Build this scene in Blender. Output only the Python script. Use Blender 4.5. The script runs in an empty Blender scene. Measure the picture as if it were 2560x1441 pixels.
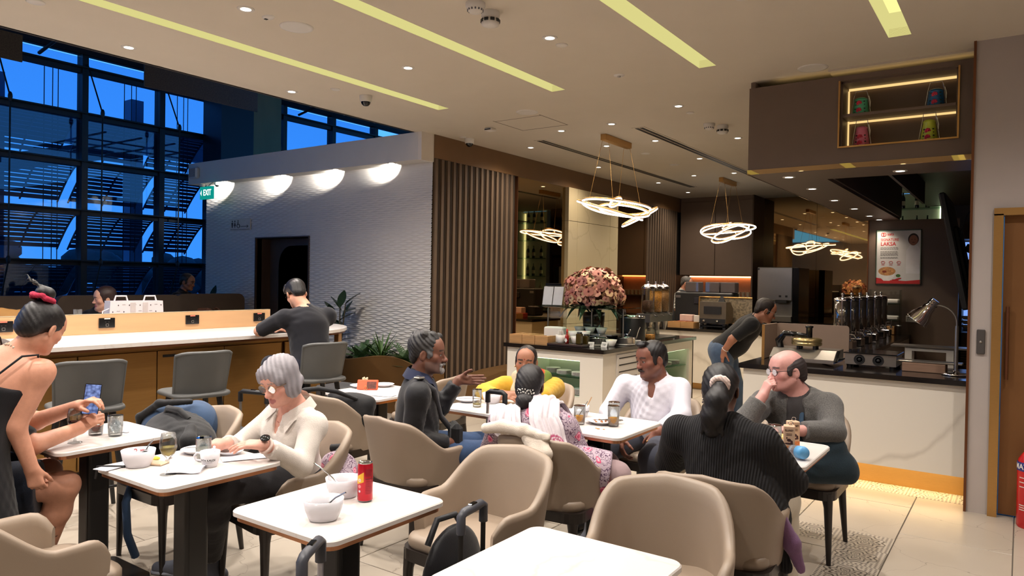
import bpy, bmesh, math, random
import numpy as np
from mathutils import Vector, Matrix, Euler
random.seed(7)
SC = bpy.context.scene
COL = SC.collection
PI = math.pi
R = math.radians
# ------------------------------------------------------------------ camera
cam_d = bpy.data.cameras.new('camera')
cam_d.sensor_width = 36.0
cam_d.lens = 1805.66 / 2560 * 36.0
cam_d.clip_start = 0.05
cam_d.clip_end = 600
cam = bpy.data.objects.new('camera', cam_d)
COL.objects.link(cam)
def _cam_axes(yaw, pitch, roll):
	f = Vector((-math.sin(yaw) * math.cos(pitch), math.cos(yaw) * math.cos(pitch), math.sin(pitch)))
	r0 = Vector((math.cos(yaw), math.sin(yaw), 0))
	u0 = r0.cross(f)
	r = r0 * math.cos(roll) + u0 * math.sin(roll)
	return r, r.cross(f), f
_r, _u, _f = _cam_axes(R(35.2043), R(-0.6787), R(0.9529))
_m = Matrix((( _r.x, _u.x, -_f.x, 0), (_r.y, _u.y, -_f.y, 0), (_r.z, _u.z, -_f.z, 1.58), (0, 0, 0, 1)))
cam.matrix_world = _m
SC.camera = cam
# ------------------------------------------------------------------ world: clear dusk sky
w = bpy.data.worlds.new('dusk_sky')
SC.world = w
w.use_nodes = True
nt = w.node_tree
nt.nodes.clear()
tc = nt.nodes.new('ShaderNodeTexCoord')
sx = nt.nodes.new('ShaderNodeSeparateXYZ')
rp = nt.nodes.new('ShaderNodeValToRGB')
bg = nt.nodes.new('ShaderNodeBackground')
ou = nt.nodes.new('ShaderNodeOutputWorld')
nt.links.new(tc.outputs['Generated'], sx.inputs[0])
nt.links.new(sx.outputs['Z'], rp.inputs[0])
nt.links.new(rp.outputs[0], bg.inputs[0])
nt.links.new(bg.outputs[0], ou.inputs[0])
rp.color_ramp.elements[0].position = 0.0
rp.color_ramp.elements[0].color = (0.085, 0.38, 0.95, 1)
rp.color_ramp.elements[1].position = 0.6
rp.color_ramp.elements[1].color = (0.035, 0.20, 0.68, 1)
bg.inputs[1].default_value = 1.35
# ------------------------------------------------------------------ exposure
SC.view_settings.view_transform = 'Standard'
SC.view_settings.look = 'None'
SC.view_settings.gamma = 1.0
SC.view_settings.use_curve_mapping = False
SC.view_settings.exposure = 0.35
SC.cycles.max_bounces = 7
SC.cycles.diffuse_bounces = 4
SC.cycles.glossy_bounces = 4
SC.cycles.transmission_bounces = 4
SC.cycles.transparent_max_bounces = 10
SC.cycles.caustics_reflective = False
SC.cycles.caustics_refractive = False
SC.cycles.sample_clamp_indirect = 4.0
SC.cycles.blur_glossy = 1.0
# ------------------------------------------------------------------ colours and materials
def lin(c):
	return tuple(((v / 255) / 12.92 if v / 255 <= 0.04045 else ((v / 255 + 0.055) / 1.055) ** 2.4) for v in c)
MATS = {}
def mat(name, rgb, rough=0.6, metal=0.0, var=0.06, scale=12.0, bump=0.0, bscale=200.0, spec=0.5, emit=0.0, coat=0.0, stretch=None, sheen=0.0):
	"""plain procedural surface: base colour with a little noise, optional fine bump"""
	if name in MATS:
		return MATS[name]
	m = bpy.data.materials.new(name)
	m.use_nodes = True
	n = m.node_tree.nodes
	L = m.node_tree.links
	b = n['Principled BSDF']
	b.inputs['Roughness'].default_value = rough
	b.inputs['Metallic'].default_value = metal
	b.inputs['Specular IOR Level'].default_value = spec
	if coat:
		b.inputs['Coat Weight'].default_value = coat
	if sheen:
		b.inputs['Sheen Weight'].default_value = sheen
	c = lin(rgb)
	if var > 0:
		t = n.new('ShaderNodeTexCoord')
		mp = n.new('ShaderNodeMapping')
		if stretch:
			mp.inputs['Scale'].default_value = stretch
		L.new(t.outputs['Object'], mp.inputs[0])
		ns = n.new('ShaderNodeTexNoise')
		ns.inputs['Scale'].default_value = scale
		ns.inputs['Detail'].default_value = 4
		L.new(mp.outputs[0], ns.inputs['Vector'])
		r = n.new('ShaderNodeValToRGB')
		r.color_ramp.elements[0].position = 0.3
		r.color_ramp.elements[1].position = 0.7
		r.color_ramp.elements[0].color = tuple(max(0, v * (1 - var)) for v in c) + (1,)
		r.color_ramp.elements[1].color = tuple(min(1, v * (1 + var)) for v in c) + (1,)
		L.new(ns.outputs['Fac'], r.inputs[0])
		L.new(r.outputs[0], b.inputs['Base Color'])
	else:
		b.inputs['Base Color'].default_value = c + (1,)
	if bump > 0:
		t2 = n.new('ShaderNodeTexCoord')
		n2 = n.new('ShaderNodeTexNoise')
		n2.inputs['Scale'].default_value = bscale
		n2.inputs['Detail'].default_value = 3
		L.new(t2.outputs['Object'], n2.inputs['Vector'])
		bp = n.new('ShaderNodeBump')
		bp.inputs['Strength'].default_value = bump
		bp.inputs['Distance'].default_value = 0.004
		L.new(n2.outputs['Fac'], bp.inputs['Height'])
		L.new(bp.outputs[0], b.inputs['Normal'])
	if emit:
		b.inputs['Emission Color'].default_value = c + (1,)
		b.inputs['Emission Strength'].default_value = emit
	MATS[name] = m
	return m
def marble(name, base, vein, scale=1.0, rough=0.2, thin=0.03, amount=1.0, seed=0.0):
	m = bpy.data.materials.new(name)
	m.use_nodes = True
	n = m.node_tree.nodes
	L = m.node_tree.links
	b = n['Principled BSDF']
	b.inputs['Roughness'].default_value = rough
	t = n.new('ShaderNodeTexCoord')
	mp = n.new('ShaderNodeMapping')
	mp.inputs['Location'].default_value = (seed, seed * 1.7, seed * 0.6)
	mp.inputs['Rotation'].default_value = (0.5, 0.35, 0.6)
	mp.inputs['Scale'].default_value = (scale, scale, scale)
	L.new(t.outputs['Object'], mp.inputs[0])
	warp = n.new('ShaderNodeTexNoise')
	warp.inputs['Scale'].default_value = 1.3
	warp.inputs['Detail'].default_value = 5
	L.new(mp.outputs[0], warp.inputs['Vector'])
	ad = n.new('ShaderNodeVectorMath')
	ad.operation = 'MULTIPLY_ADD'
	ad.inputs[1].default_value = (0.9, 0.9, 0.9)
	L.new(warp.outputs['Color'], ad.inputs[0])
	L.new(mp.outputs[0], ad.inputs[2])
	v = n.new('ShaderNodeTexVoronoi')
	v.feature = 'DISTANCE_TO_EDGE'
	v.inputs['Scale'].default_value = 0.9
	L.new(ad.outputs[0], v.inputs['Vector'])
	r = n.new('ShaderNodeValToRGB')
	r.color_ramp.elements[0].position = 0.0
	r.color_ramp.elements[0].color = (1, 1, 1, 1)
	r.color_ramp.elements[1].position = thin
	r.color_ramp.elements[1].color = (0, 0, 0, 1)
	L.new(v.outputs['Distance'], r.inputs[0])
	cl = n.new('ShaderNodeTexNoise')
	cl.inputs['Scale'].default_value = 2.2
	cl.inputs['Detail'].default_value = 6
	L.new(mp.outputs[0], cl.inputs['Vector'])
	mul = n.new('ShaderNodeMath')
	mul.operation = 'MULTIPLY'
	L.new(r.outputs[0], mul.inputs[0])
	L.new(cl.outputs['Fac'], mul.inputs[1])
	ma = n.new('ShaderNodeMath')
	ma.operation = 'MULTIPLY_ADD'
	ma.inputs[1].default_value = 0.18
	L.new(cl.outputs['Fac'], ma.inputs[0])
	L.new(mul.outputs[0], ma.inputs[2])
	mx = n.new('ShaderNodeMix')
	mx.data_type = 'RGBA'
	mx.inputs[6].default_value = lin(base) + (1,)
	mx.inputs[7].default_value = lin(vein) + (1,)
	am = n.new('ShaderNodeMath')
	am.operation = 'MULTIPLY'
	am.use_clamp = True
	am.inputs[1].default_value = amount
	L.new(ma.outputs[0], am.inputs[0])
	L.new(am.outputs[0], mx.inputs[0])
	L.new(mx.outputs[2], b.inputs['Base Color'])
	MATS[name] = m
	return m
def glassy(name, tint=(255, 255, 255), refl=0.08, rough=0.02, opacity=0.0):
	"""thin clear sheet or vessel: mostly see-through, with mirror reflection by fresnel"""
	m = bpy.data.materials.new(name)
	m.use_nodes = True
	n = m.node_tree.nodes
	L = m.node_tree.links
	n.clear()
	o = n.new('ShaderNodeOutputMaterial')
	tr = n.new('ShaderNodeBsdfTransparent')
	tr.inputs[0].default_value = lin(tint) + (1,)
	gl = n.new('ShaderNodeBsdfGlossy')
	gl.inputs['Roughness'].default_value = rough
	lw = n.new('ShaderNodeLayerWeight')
	lw.inputs[0].default_value = 0.25
	mth = n.new('ShaderNodeMath')
	mth.operation = 'MULTIPLY_ADD'
	mth.use_clamp = True
	mth.inputs[1].default_value = 0.7
	mth.inputs[2].default_value = refl
	L.new(lw.outputs['Fresnel'], mth.inputs[0])
	mx = n.new('ShaderNodeMixShader')
	L.new(mth.outputs[0], mx.inputs[0])
	L.new(tr.outputs[0], mx.inputs[1])
	L.new(gl.outputs[0], mx.inputs[2])
	last = mx
	if opacity > 0:
		df = n.new('ShaderNodeBsdfDiffuse')
		df.inputs[0].default_value = lin(tint) + (1,)
		m2 = n.new('ShaderNodeMixShader')
		m2.inputs[0].default_value = opacity
		L.new(mx.outputs[0], m2.inputs[1])
		L.new(df.outputs[0], m2.inputs[2])
		last = m2
	L.new(last.outputs[0], o.inputs[0])
	MATS[name] = m
	return m
def emitter(name, rgb, strength):
	m = bpy.data.materials.new(name)
	m.use_nodes = True
	n = m.node_tree.nodes
	n.clear()
	o = n.new('ShaderNodeOutputMaterial')
	e = n.new('ShaderNodeEmission')
	e.inputs[0].default_value = lin(rgb) + (1,)
	e.inputs[1].default_value = strength
	m.node_tree.links.new(e.outputs[0], o.inputs[0])
	MATS[name] = m
	return m
def vcol_mat(name, rough=0.5, bump=0.0, bscale=120, sss=0.0, spec=0.35, sheen=0.0):
	"""colour from the mesh's own colour attribute 'Col' with a fine noise"""
	m = bpy.data.materials.new(name)
	m.use_nodes = True
	n = m.node_tree.nodes
	L = m.node_tree.links
	b = n['Principled BSDF']
	b.inputs['Roughness'].default_value = rough
	b.inputs['Specular IOR Level'].default_value = spec
	a = n.new('ShaderNodeVertexColor')
	a.layer_name = 'Col'
	t = n.new('ShaderNodeTexCoord')
	ns = n.new('ShaderNodeTexNoise')
	ns.inputs['Scale'].default_value = 55
	ns.inputs['Detail'].default_value = 4
	L.new(t.outputs['Object'], ns.inputs['Vector'])
	mr = n.new('ShaderNodeMapRange')
	mr.inputs[3].default_value = 0.88
	mr.inputs[4].default_value = 1.12
	L.new(ns.outputs['Fac'], mr.inputs[0])
	mu = n.new('ShaderNodeVectorMath')
	mu.operation = 'SCALE'
	L.new(a.outputs['Color'], mu.inputs[0])
	L.new(mr.outputs[0], mu.inputs['Scale'])
	L.new(mu.outputs[0], b.inputs['Base Color'])
	if sheen:
		b.inputs['Sheen Weight'].default_value = sheen
	if bump:
		n2 = n.new('ShaderNodeTexNoise')
		n2.inputs['Scale'].default_value = bscale
		L.new(t.outputs['Object'], n2.inputs['Vector'])
		bp = n.new('ShaderNodeBump')
		bp.inputs['Strength'].default_value = bump
		bp.inputs['Distance'].default_value = 0.003
		L.new(n2.outputs['Fac'], bp.inputs['Height'])
		L.new(bp.outputs[0], b.inputs['Normal'])
	MATS[name] = m
	return m
# ------------------------------------------------------------------ object helpers
def link(o, parent=None):
	COL.objects.link(o)
	if parent is not None:
		o.parent = parent
	return o
def tag(o, label=None, cat=None, group=None, kind=None):
	if label: o['label'] = label
	if cat: o['category'] = cat
	if group: o['group'] = group
	if kind: o['kind'] = kind
	return o
def thing(name, label, cat, loc=(0, 0, 0), rz=0.0, group=None):
	o = bpy.data.objects.new(name, None)
	o.empty_display_size = 0.05
	link(o)
	o.location = loc
	o.rotation_euler = (0, 0, rz)
	return tag(o, label, cat, group)
def dup(root, label, loc=None, rz=None, group=None, cat=None):
	r = root.copy()
	COL.objects.link(r)
	if loc is not None: r.location = loc
	if rz is not None: r.rotation_euler = (0, 0, rz)
	r['label'] = label
	if group: r['group'] = group
	if cat: r['category'] = cat
	for ch in list(root.children):
		c = ch.copy()
		COL.objects.link(c)
		c.parent = r
		for g in list(ch.children):
			d = g.copy()
			COL.objects.link(d)
			d.parent = c
	return r
def structure(o):
	o['kind'] = 'structure'
	return o
class MB:
	"""collects shapes and links them as ONE mesh object"""
	def __init__(s):
		s.v = []
		s.f = []
		s.m = []
		s.sm = []
	def add(s, vs, fs, mi=0, smooth=False):
		b = len(s.v)
		s.v += [tuple(p) for p in vs]
		for f in fs:
			s.f.append(tuple(b + i for i in f))
			s.m.append(mi)
			s.sm.append(smooth)
		return s
	def box(s, x0, x1, y0, y1, z0, z1, mi=0):
		vs = [(x0, y0, z0), (x1, y0, z0), (x1, y1, z0), (x0, y1, z0), (x0, y0, z1), (x1, y0, z1), (x1, y1, z1), (x0, y1, z1)]
		return s.add(vs, [(0, 3, 2, 1), (4, 5, 6, 7), (0, 1, 5, 4), (1, 2, 6, 5), (2, 3, 7, 6), (3, 0, 4, 7)], mi)
	def bbox(s, c, size, b=0.01, mi=0, M=None):
		"""chamfered box: centre, size, bevel, optional matrix"""
		hx, hy, hz = size[0] / 2, size[1] / 2, size[2] / 2
		b = min(b, hx * 0.98, hy * 0.98, hz * 0.98)
		vs = []
		idx = {}
		for sx_ in (-1, 1):
			for sy_ in (-1, 1):
				for sz_ in (-1, 1):
					for ax in range(3):
						p = [sx_ * (hx - b), sy_ * (hy - b), sz_ * (hz - b)]
						p[ax] += (sx_, sy_, sz_)[ax] * b
						idx[(sx_, sy_, sz_, ax)] = len(vs)
						vs.append(p)
		fs = []
		for ax in range(3):
			o1, o2 = [(1, 2), (2, 0), (0, 1)][ax]
			for sg in (-1, 1):
				q = []
				for a, c2 in ((-1, -1), (1, -1), (1, 1), (-1, 1)):
					k = [0, 0, 0]
					k[ax] = sg; k[o1] = a; k[o2] = c2
					q.append(idx[(k[0], k[1], k[2], ax)])
				fs.append(q if sg > 0 else q[::-1])
		for ax in range(3):
			o1, o2 = [(1, 2), (2, 0), (0, 1)][ax]
			for a in (-1, 1):
				for c2 in (-1, 1):
					k0 = [0, 0, 0]; k1 = [0, 0, 0]
					k0[ax] = -1; k1[ax] = 1
					k0[o1] = k1[o1] = a; k0[o2] = k1[o2] = c2
					q = [idx[(*k0, o1)], idx[(*k1, o1)], idx[(*k1, o2)], idx[(*k0, o2)]]
					fs.append(q if a * c2 < 0 else q[::-1])
		for sx_ in (-1, 1):
			for sy_ in (-1, 1):
				for sz_ in (-1, 1):
					q = [idx[(sx_, sy_, sz_, i)] for i in range(3)]
					fs.append(q if sx_ * sy_ * sz_ > 0 else q[::-1])
		vs = [Vector(p) for p in vs]
		if M is not None:
			vs = [M @ p for p in vs]
		c = Vector(c)
		return s.add([p + c for p in vs], fs, mi, False)
	def prism(s, poly, z0, z1, mi=0, axis='z', smooth=False):
		"""extrude a 2D outline (counter-clockwise) along an axis"""
		n = len(poly)
		def P(a, b, c):
			return {'z': (a, b, c), 'y': (a, c, b), 'x': (c, a, b)}[axis]
		vs = [P(a, b, z0) for a, b in poly] + [P(a, b, z1) for a, b in poly]
		fs = [tuple(range(n - 1, -1, -1)), tuple(range(n, 2 * n))] + [(i, (i + 1) % n, n + (i + 1) % n, n + i) for i in range(n)]
		if axis == 'y':
			fs = [f[::-1] for f in fs]
		return s.add(vs, fs, mi, smooth)
	def tube(s, pts, r, n=8, mi=0, closed=False, cap=True):
		pts = [Vector(p) for p in pts]
		k = len(pts)
		rs = r if isinstance(r, (list, tuple)) else [r] * k
		tang = []
		for i in range(k):
			a = pts[(i - 1) % k] if (closed or i > 0) else pts[i]
			b = pts[(i + 1) % k] if (closed or i < k - 1) else pts[i]
			t = b - a
			tang.append(t.normalized() if t.length > 1e-9 else Vector((0, 0, 1)))
		up = Vector((0, 0, 1)) if abs(tang[0].z) < 0.9 else Vector((1, 0, 0))
		vs = []
		nrm = (up - tang[0] * up.dot(tang[0])).normalized()
		for i in range(k):
			nrm = nrm - tang[i] * nrm.dot(tang[i])
			if nrm.length < 1e-6:
				nrm = tang[i].orthogonal()
			nrm.normalize()
			bn = tang[i].cross(nrm)
			for j in range(n):
				a = 2 * PI * j / n
				vs.append(pts[i] + (nrm * math.cos(a) + bn * math.sin(a)) * rs[i])
		fs = []
		for i in range(k if closed else k - 1):
			i2 = (i + 1) % k
			for j in range(n):
				fs.append((i * n + j, i * n + (j + 1) % n, i2 * n + (j + 1) % n, i2 * n + j))
		s.add(vs, fs, mi, True)
		if cap and not closed:
			s.add(vs[:n], [tuple(range(n - 1, -1, -1))], mi)
			s.add(vs[-n:], [tuple(range(n))], mi)
		return s
	def lathe(s, prof, c=(0, 0, 0), n=24, mi=0, sx=1.0, sy=1.0, power=2.0, smooth=True):
		"""profile [(radius, z)] turned about z; sx, sy stretch; power>2 squares the section"""
		vs = []
		for r, z in prof:
			for j in range(n):
				a = 2 * PI * j / n
				ca, sa = math.cos(a), math.sin(a)
				if power != 2.0:
					q = (abs(ca) ** power + abs(sa) ** power) ** (-1 / power)
					ca, sa = ca * q, sa * q
				vs.append((c[0] + r * ca * sx, c[1] + r * sa * sy, c[2] + z))
		fs = []
		for i in range(len(prof) - 1):
			for j in range(n):
				fs.append((i * n + j, i * n + (j + 1) % n, (i + 1) * n + (j + 1) % n, (i + 1) * n + j))
		s.add(vs, fs, mi, smooth)
		if prof[0][0] > 1e-5: s.add(vs[:n], [tuple(range(n - 1, -1, -1))], mi)
		if prof[-1][0] > 1e-5: s.add(vs[-n:], [tuple(range(n))], mi)
		return s
	def ball(s, c, r, n=12, mi=0, M=None):
		r = r if isinstance(r, (tuple, list)) else (r, r, r)
		vs = []
		k = n // 2
		for i in range(k + 1):
			th = PI * i / k
			for j in range(n):
				a = 2 * PI * j / n
				p = Vector((r[0] * math.sin(th) * math.cos(a), r[1] * math.sin(th) * math.sin(a), -r[2] * math.cos(th)))
				if M is not None: p = M @ p
				vs.append(p + Vector(c))
		fs = [(i * n + j, i * n + (j + 1) % n, (i + 1) * n + (j + 1) % n, (i + 1) * n + j) for i in range(k) for j in range(n)]
		return s.add(vs, fs, mi, True)
	def grid(s, fn, nu, nv, mi=0, smooth=True, closed_u=False):
		vs = [fn(i / (nu if closed_u else nu - 1), j / (nv - 1)) for j in range(nv) for i in range(nu)]
		fs = []
		for j in range(nv - 1):
			for i in range(nu if closed_u else nu - 1):
				i2 = (i + 1) % nu
				fs.append((j * nu + i, j * nu + i2, (j + 1) * nu + i2, (j + 1) * nu + i))
		return s.add(vs, fs, mi, smooth)
	def xf(s, M):
		s.v = [tuple(M @ Vector(p)) for p in s.v]
		return s
	def mesh(s, name, mats):
		me = bpy.data.meshes.new(name)
		me.from_pydata(s.v, [], s.f)
		for m in (mats if isinstance(mats, (list, tuple)) else [mats]):
			me.materials.append(m)
		me.polygons.foreach_set('material_index', s.m)
		me.polygons.foreach_set('use_smooth', s.sm)
		me.update()
		return me
	def build(s, name, mats, parent=None, loc=None, rot=None):
		o = bpy.data.objects.new(name, s.mesh(name, mats))
		link(o, parent)
		if loc is not None: o.location = loc
		if rot is not None: o.rotation_euler = rot
		return o
def place(name, me, parent, loc, rot=None):
	o = bpy.data.objects.new(name, me)
	link(o, parent)
	o.location = loc
	if rot: o.rotation_euler = rot
	return o
def rrect(x0, x1, y0, y1, r, n=6):
	out = []
	for cx, cy, a0 in ((x1 - r, y0 + r, -PI / 2), (x1 - r, y1 - r, 0), (x0 + r, y1 - r, PI / 2), (x0 + r, y0 + r, PI)):
		for i in range(n + 1):
			a = a0 + PI / 2 * i / n
			out.append((cx + r * math.cos(a), cy + r * math.sin(a)))
	return out
def text_mesh(txt, size, depth=0.001, align='CENTER', bold=False):
	cu = bpy.data.curves.new('lettering', 'FONT')
	cu.body = txt
	cu.size = size
	cu.extrude = depth
	cu.align_x = align
	cu.align_y = 'CENTER'
	cu.resolution_u = 3
	if bold: cu.offset = size * 0.018
	o = bpy.data.objects.new('lettering', cu)
	COL.objects.link(o)
	dg = bpy.context.evaluated_depsgraph_get()
	me = bpy.data.meshes.new_from_object(o.evaluated_get(dg))
	bpy.data.objects.remove(o)
	bpy.data.curves.remove(cu)
	return me
def lettering(txt, size, m, parent, loc, rot=(0, 0, 0), depth=0.001, align='CENTER', bold=False, wrap=None, name='lettering', squash=1.0):
	"""flat raised letters; wrap=radius bends them round a vertical cylinder (text faces -Y)"""
	me = text_mesh(txt, size, depth, align, bold)
	me.materials.clear()
	me.materials.append(m)
	if squash != 1.0:
		for v in me.vertices: v.co.x *= squash
	if wrap:
		for v in me.vertices:
			a = v.co.x / wrap
			rr = wrap + v.co.z
			v.co = Vector((rr * math.sin(a), -rr * math.cos(a), v.co.y))
	o = place(name, me, parent, loc, rot)
	return o
def spot(name_parent, loc, power, size=R(100), blend=0.6, color=(1.0, 0.86, 0.68), target=None, radius=0.04):
	l = bpy.data.lights.new('lamp_light', 'SPOT')
	l.energy = power
	l.spot_size = size
	l.spot_blend = blend
	l.color = color
	l.shadow_soft_size = radius
	o = bpy.data.objects.new('lamp_light', l)
	link(o, name_parent)
	o.location = loc
	if target is not None:
		o.rotation_euler = (Vector(target) - Vector(loc)).to_track_quat('-Z', 'Y').to_euler()
	return o
# ------------------------------------------------------------------ materials of the room
M_ceil = mat('ceiling_paint', (206, 196, 180), 0.9, var=0.015, scale=3)
M_dark = mat('dark_soffit', (38, 34, 32), 0.8)
M_white = mat('white_plaster', (214, 209, 202), 0.75, var=0.02, scale=4)
M_brown = mat('brown_laminate', (106, 88, 76), 0.5, var=0.03, scale=6)
M_brown2 = mat('dark_brown_laminate', (74, 58, 47), 0.5, var=0.03, scale=6)
M_fascia = mat('fascia_bronze', (118, 88, 58), 0.45, var=0.03, scale=5)
M_gold = mat('brushed_gold', (196, 152, 92), 0.34, 0.85, var=0.05, scale=30, stretch=(1, 1, 20))
M_brass = mat('brass_panel', (150, 112, 62), 0.42, 0.75, var=0.05, scale=5, stretch=(1, 1, 25))
M_copper = mat('copper_trim', (120, 76, 50), 0.35, 0.7)
M_wallpaint = mat('wall_paint', (178, 168, 162), 0.8, var=0.02, scale=5)
M_marble = marble('white_marble', (226, 219, 206), (150, 138, 122), scale=0.45, rough=0.25, thin=0.022, amount=0.7)
M_tablem = marble('table_marble', (228, 222, 218), (196, 176, 156), scale=1.5, rough=0.22, thin=0.012, amount=0.45, seed=3)
M_cream = marble('cream_stone', (186, 172, 140), (150, 134, 100), scale=1.0, rough=0.35, thin=0.02, amount=0.8, seed=5)
M_granite = mat('black_granite', (26, 22, 21), 0.12, var=0.6, scale=60)
M_tile = marble('floor_stone', (188, 177, 162), (132, 120, 106), scale=1.6, rough=0.32, thin=0.003, amount=1.6, seed=8)
M_grout = mat('floor_grout', (96, 88, 80), 0.8)
M_mirror = mat('bronze_mirror', (176, 150, 112), 0.02, 1.0, var=0)
M_slat = mat('wood_slat', (104, 86, 70), 0.55, var=0.10, scale=9, stretch=(1, 1, 0.15))
M_slat2 = mat('slat_dark', (70, 58, 49), 0.5, var=0.1, scale=9, stretch=(1, 1, 0.15))
M_gap = mat('slat_gap', (22, 19, 18), 0.7)
M_steel = mat('brushed_steel', (168, 165, 160), 0.28, 0.9, var=0.05, scale=20, stretch=(1, 1, 12))
M_chrome = mat('polished_chrome', (215, 215, 218), 0.07, 1.0, var=0)
M_black = mat('matt_black', (20, 19, 20), 0.5, var=0.1)
M_blackgl = mat('gloss_black', (14, 14, 15), 0.12, var=0)
M_mull = mat('window_steel', (40, 44, 48), 0.5, 0.3)
M_strip = emitter('slot_back_glow', (244, 232, 148), 0.95)
M_strip2 = emitter('slot_side_glow', (226, 218, 140), 0.74)
M_lamp = emitter('lamp_lens', (255, 244, 226), 6.0)
M_led = emitter('warm_led', (255, 205, 120), 3.0)
M_ledw = emitter('cool_led', (232, 246, 205), 2.2)
M_tube = emitter('white_led_tube', (255, 246, 232), 6.0)
M_glass = glassy('clear_glass', (246, 250, 248), 0.03)
M_shelfg = glassy('green_glass', (205, 232, 220), 0.08)
M_pane = glassy('window_pane', (200, 222, 240), 0.05)
# ------------------------------------------------------------------ floor
f = structure(MB().box(-13, 1.4, -3.2, 15.6, -0.06, -0.004).build('floor', M_grout))
tile_a = MB().bbox((0, 0, -0.006), (0.594, 1.194, 0.012), 0.002).mesh('tile', M_tile)
M_pat = bpy.data.materials.new('patterned_tile')
M_pat.use_nodes = True
_n = M_pat.node_tree.nodes; _l = M_pat.node_tree.links
_t = _n.new('ShaderNodeTexCoord'); _s = _n.new('ShaderNodeSeparateXYZ'); _l.new(_t.outputs['Object'], _s.inputs[0])
def _mth(op, a, b=None, c=None):
	q = _n.new('ShaderNodeMath'); q.operation = op
	for i, v in enumerate((a, b, c)):
		if v is None: continue
		if isinstance(v, (int, float)): q.inputs[i].default_value = v
		else: _l.new(v, q.inputs[i])
	return q.outputs[0]
_ax = _mth('ABSOLUTE', _s.outputs['X']); _ay = _mth('ABSOLUTE', _s.outputs['Y'])
_rad = _mth('SQRT', _mth('ADD', _mth('MULTIPLY', _ax, _ax), _mth('MULTIPLY', _ay, _ay)))
_ang = _mth('ARCTAN2', _s.outputs['Y'], _s.outputs['X'])
_pet = _mth('MULTIPLY_ADD', _mth('SINE', _mth('MULTIPLY', _ang, 8.0)), 0.012, _rad)
_ring = _mth('GREATER_THAN', _mth('SINE', _mth('MULTIPLY', _pet, 190.0)), 0.35)
_lat = _mth('GREATER_THAN', _mth('MULTIPLY', _mth('SINE', _mth('MULTIPLY', _mth('ADD', _ax, _ay), 130.0)), _mth('SINE', _mth('MULTIPLY', _mth('SUBTRACT', _ax, _ay), 130.0))), 0.28)
_far = _mth('GREATER_THAN', _rad, 0.118)
_fac = _mth('ADD', _mth('MULTIPLY', _ring, _mth('SUBTRACT', 1.0, _far)), _mth('MULTIPLY', _lat, _far))
_mx = _n.new('ShaderNodeMix'); _mx.data_type = 'RGBA'
_mx.inputs[6].default_value = lin((196, 186, 172)) + (1,); _mx.inputs[7].default_value = lin((92, 84, 76)) + (1,)
_l.new(_fac, _mx.inputs[0]); _l.new(_mx.outputs[2], _n['Principled BSDF'].inputs['Base Color'])
_n['Principled BSDF'].inputs['Roughness'].default_value = 0.4
tile_p = MB().bbox((0, 0, -0.006), (0.296, 0.296, 0.012), 0.0015).mesh('tile', M_pat)
rt = random.Random(3)
for i in range(-11, 3):
	x = -0.31 + 0.6 * i
	off = 0.0 if i % 2 else 0.55
	for j in range(-1, 9):
		y = 0.44 + 1.2 * j + off
		if x < -6 and y > 7: continue
		o = place('tile', tile_a, f, (x, y, 0), (0, 0, PI * rt.randint(0, 1)))
for j in range(12):
	place('patterned_tile', tile_p, f, (-0.76, 4.9 - 0.3 * j, 0.0008), (0, 0, PI / 2 * rt.randint(0, 3)))
for j in range(1, 9):
	place('patterned_tile', tile_p, f, (-0.76 - 0.3 * j, 4.9, 0.0008), (0, 0, PI / 2 * rt.randint(0, 3)))
for j in range(8):
	place('patterned_tile', tile_p, f, (-2.05 + 0.3 * j + 0.02, 6.31, 0.0012), (0, 0, PI / 2 * rt.randint(0, 3)))
# ------------------------------------------------------------------ ceiling with four light slots
mb = MB()
STR = [(-4.91, -4.77), (-3.54, -3.40), (-2.15, -2.01), (-0.79, -0.65)]
Y0, Y1 = -1.6, 5.6
mb.box(-5.9, 1.4, -3.2, Y0, 3.3, 3.36)
mb.box(-5.9, 1.4, Y1, 6.45, 3.3, 3.36)
mb.box(-5.78, 1.4, 6.45, 15.2, 3.3, 3.36)
xs = [-5.9] + [v for p in STR for v in p] + [1.4]
for i in range(0, len(xs), 2):
	mb.box(xs[i], xs[i + 1], Y0, Y1, 3.3, 3.36)
ceil = structure(mb.build('ceiling', M_ceil))
structure(MB().box(-5.93, -5.88, -3.2, 6.3, 3.3, 5.3).build('trim_1', M_dark))
structure(MB().box(-13, -5.6, -3.2, 15, 5.32, 5.42).build('ceiling_atrium', M_dark))
which = ['nearest the window wall', 'second from the window wall', 'third from the window wall', 'farthest right, beside the shelf bulkhead']
for k, (a, b) in enumerate(STR):
	t = thing('strip_light', 'long pale yellow slot light let into the ceiling, ' + which[k], 'light', (0, 0, 3.3), 0, 'slot lights in the ceiling')
	MB().box(a + 0.001, b - 0.001, Y0, Y1, 0.17, 0.18).build('glowing_back', M_strip, t)  # recess back and sides emit, standing in for indirect cove light inside the slot
	MB().box(a - 0.008, a + 0.001, Y0, Y1, 0.001, 0.18).box(b - 0.001, b + 0.008, Y0, Y1, 0.001, 0.18).box(a, b, Y1, Y1 + 0.008, 0.001, 0.18).build('glowing_side', M_strip2, t)
# access hatch joint lines
t = tag(MB().box(-4.74, -4.13, 6.33, 6.34, 3.2985, 3.301).box(-4.74, -4.73, 6.3, 6.87, 3.2985, 3.301).box(-4.74, -4.13, 6.87, 6.88, 3.2985, 3.301).box(-4.14, -4.13, 6.3, 6.88, 3.2985, 3.301).build('access_hatch', mat('hatch_joint', (120, 110, 96), 0.9)), 'square ceiling access hatch outlined by fine joints', 'hatch')
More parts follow.
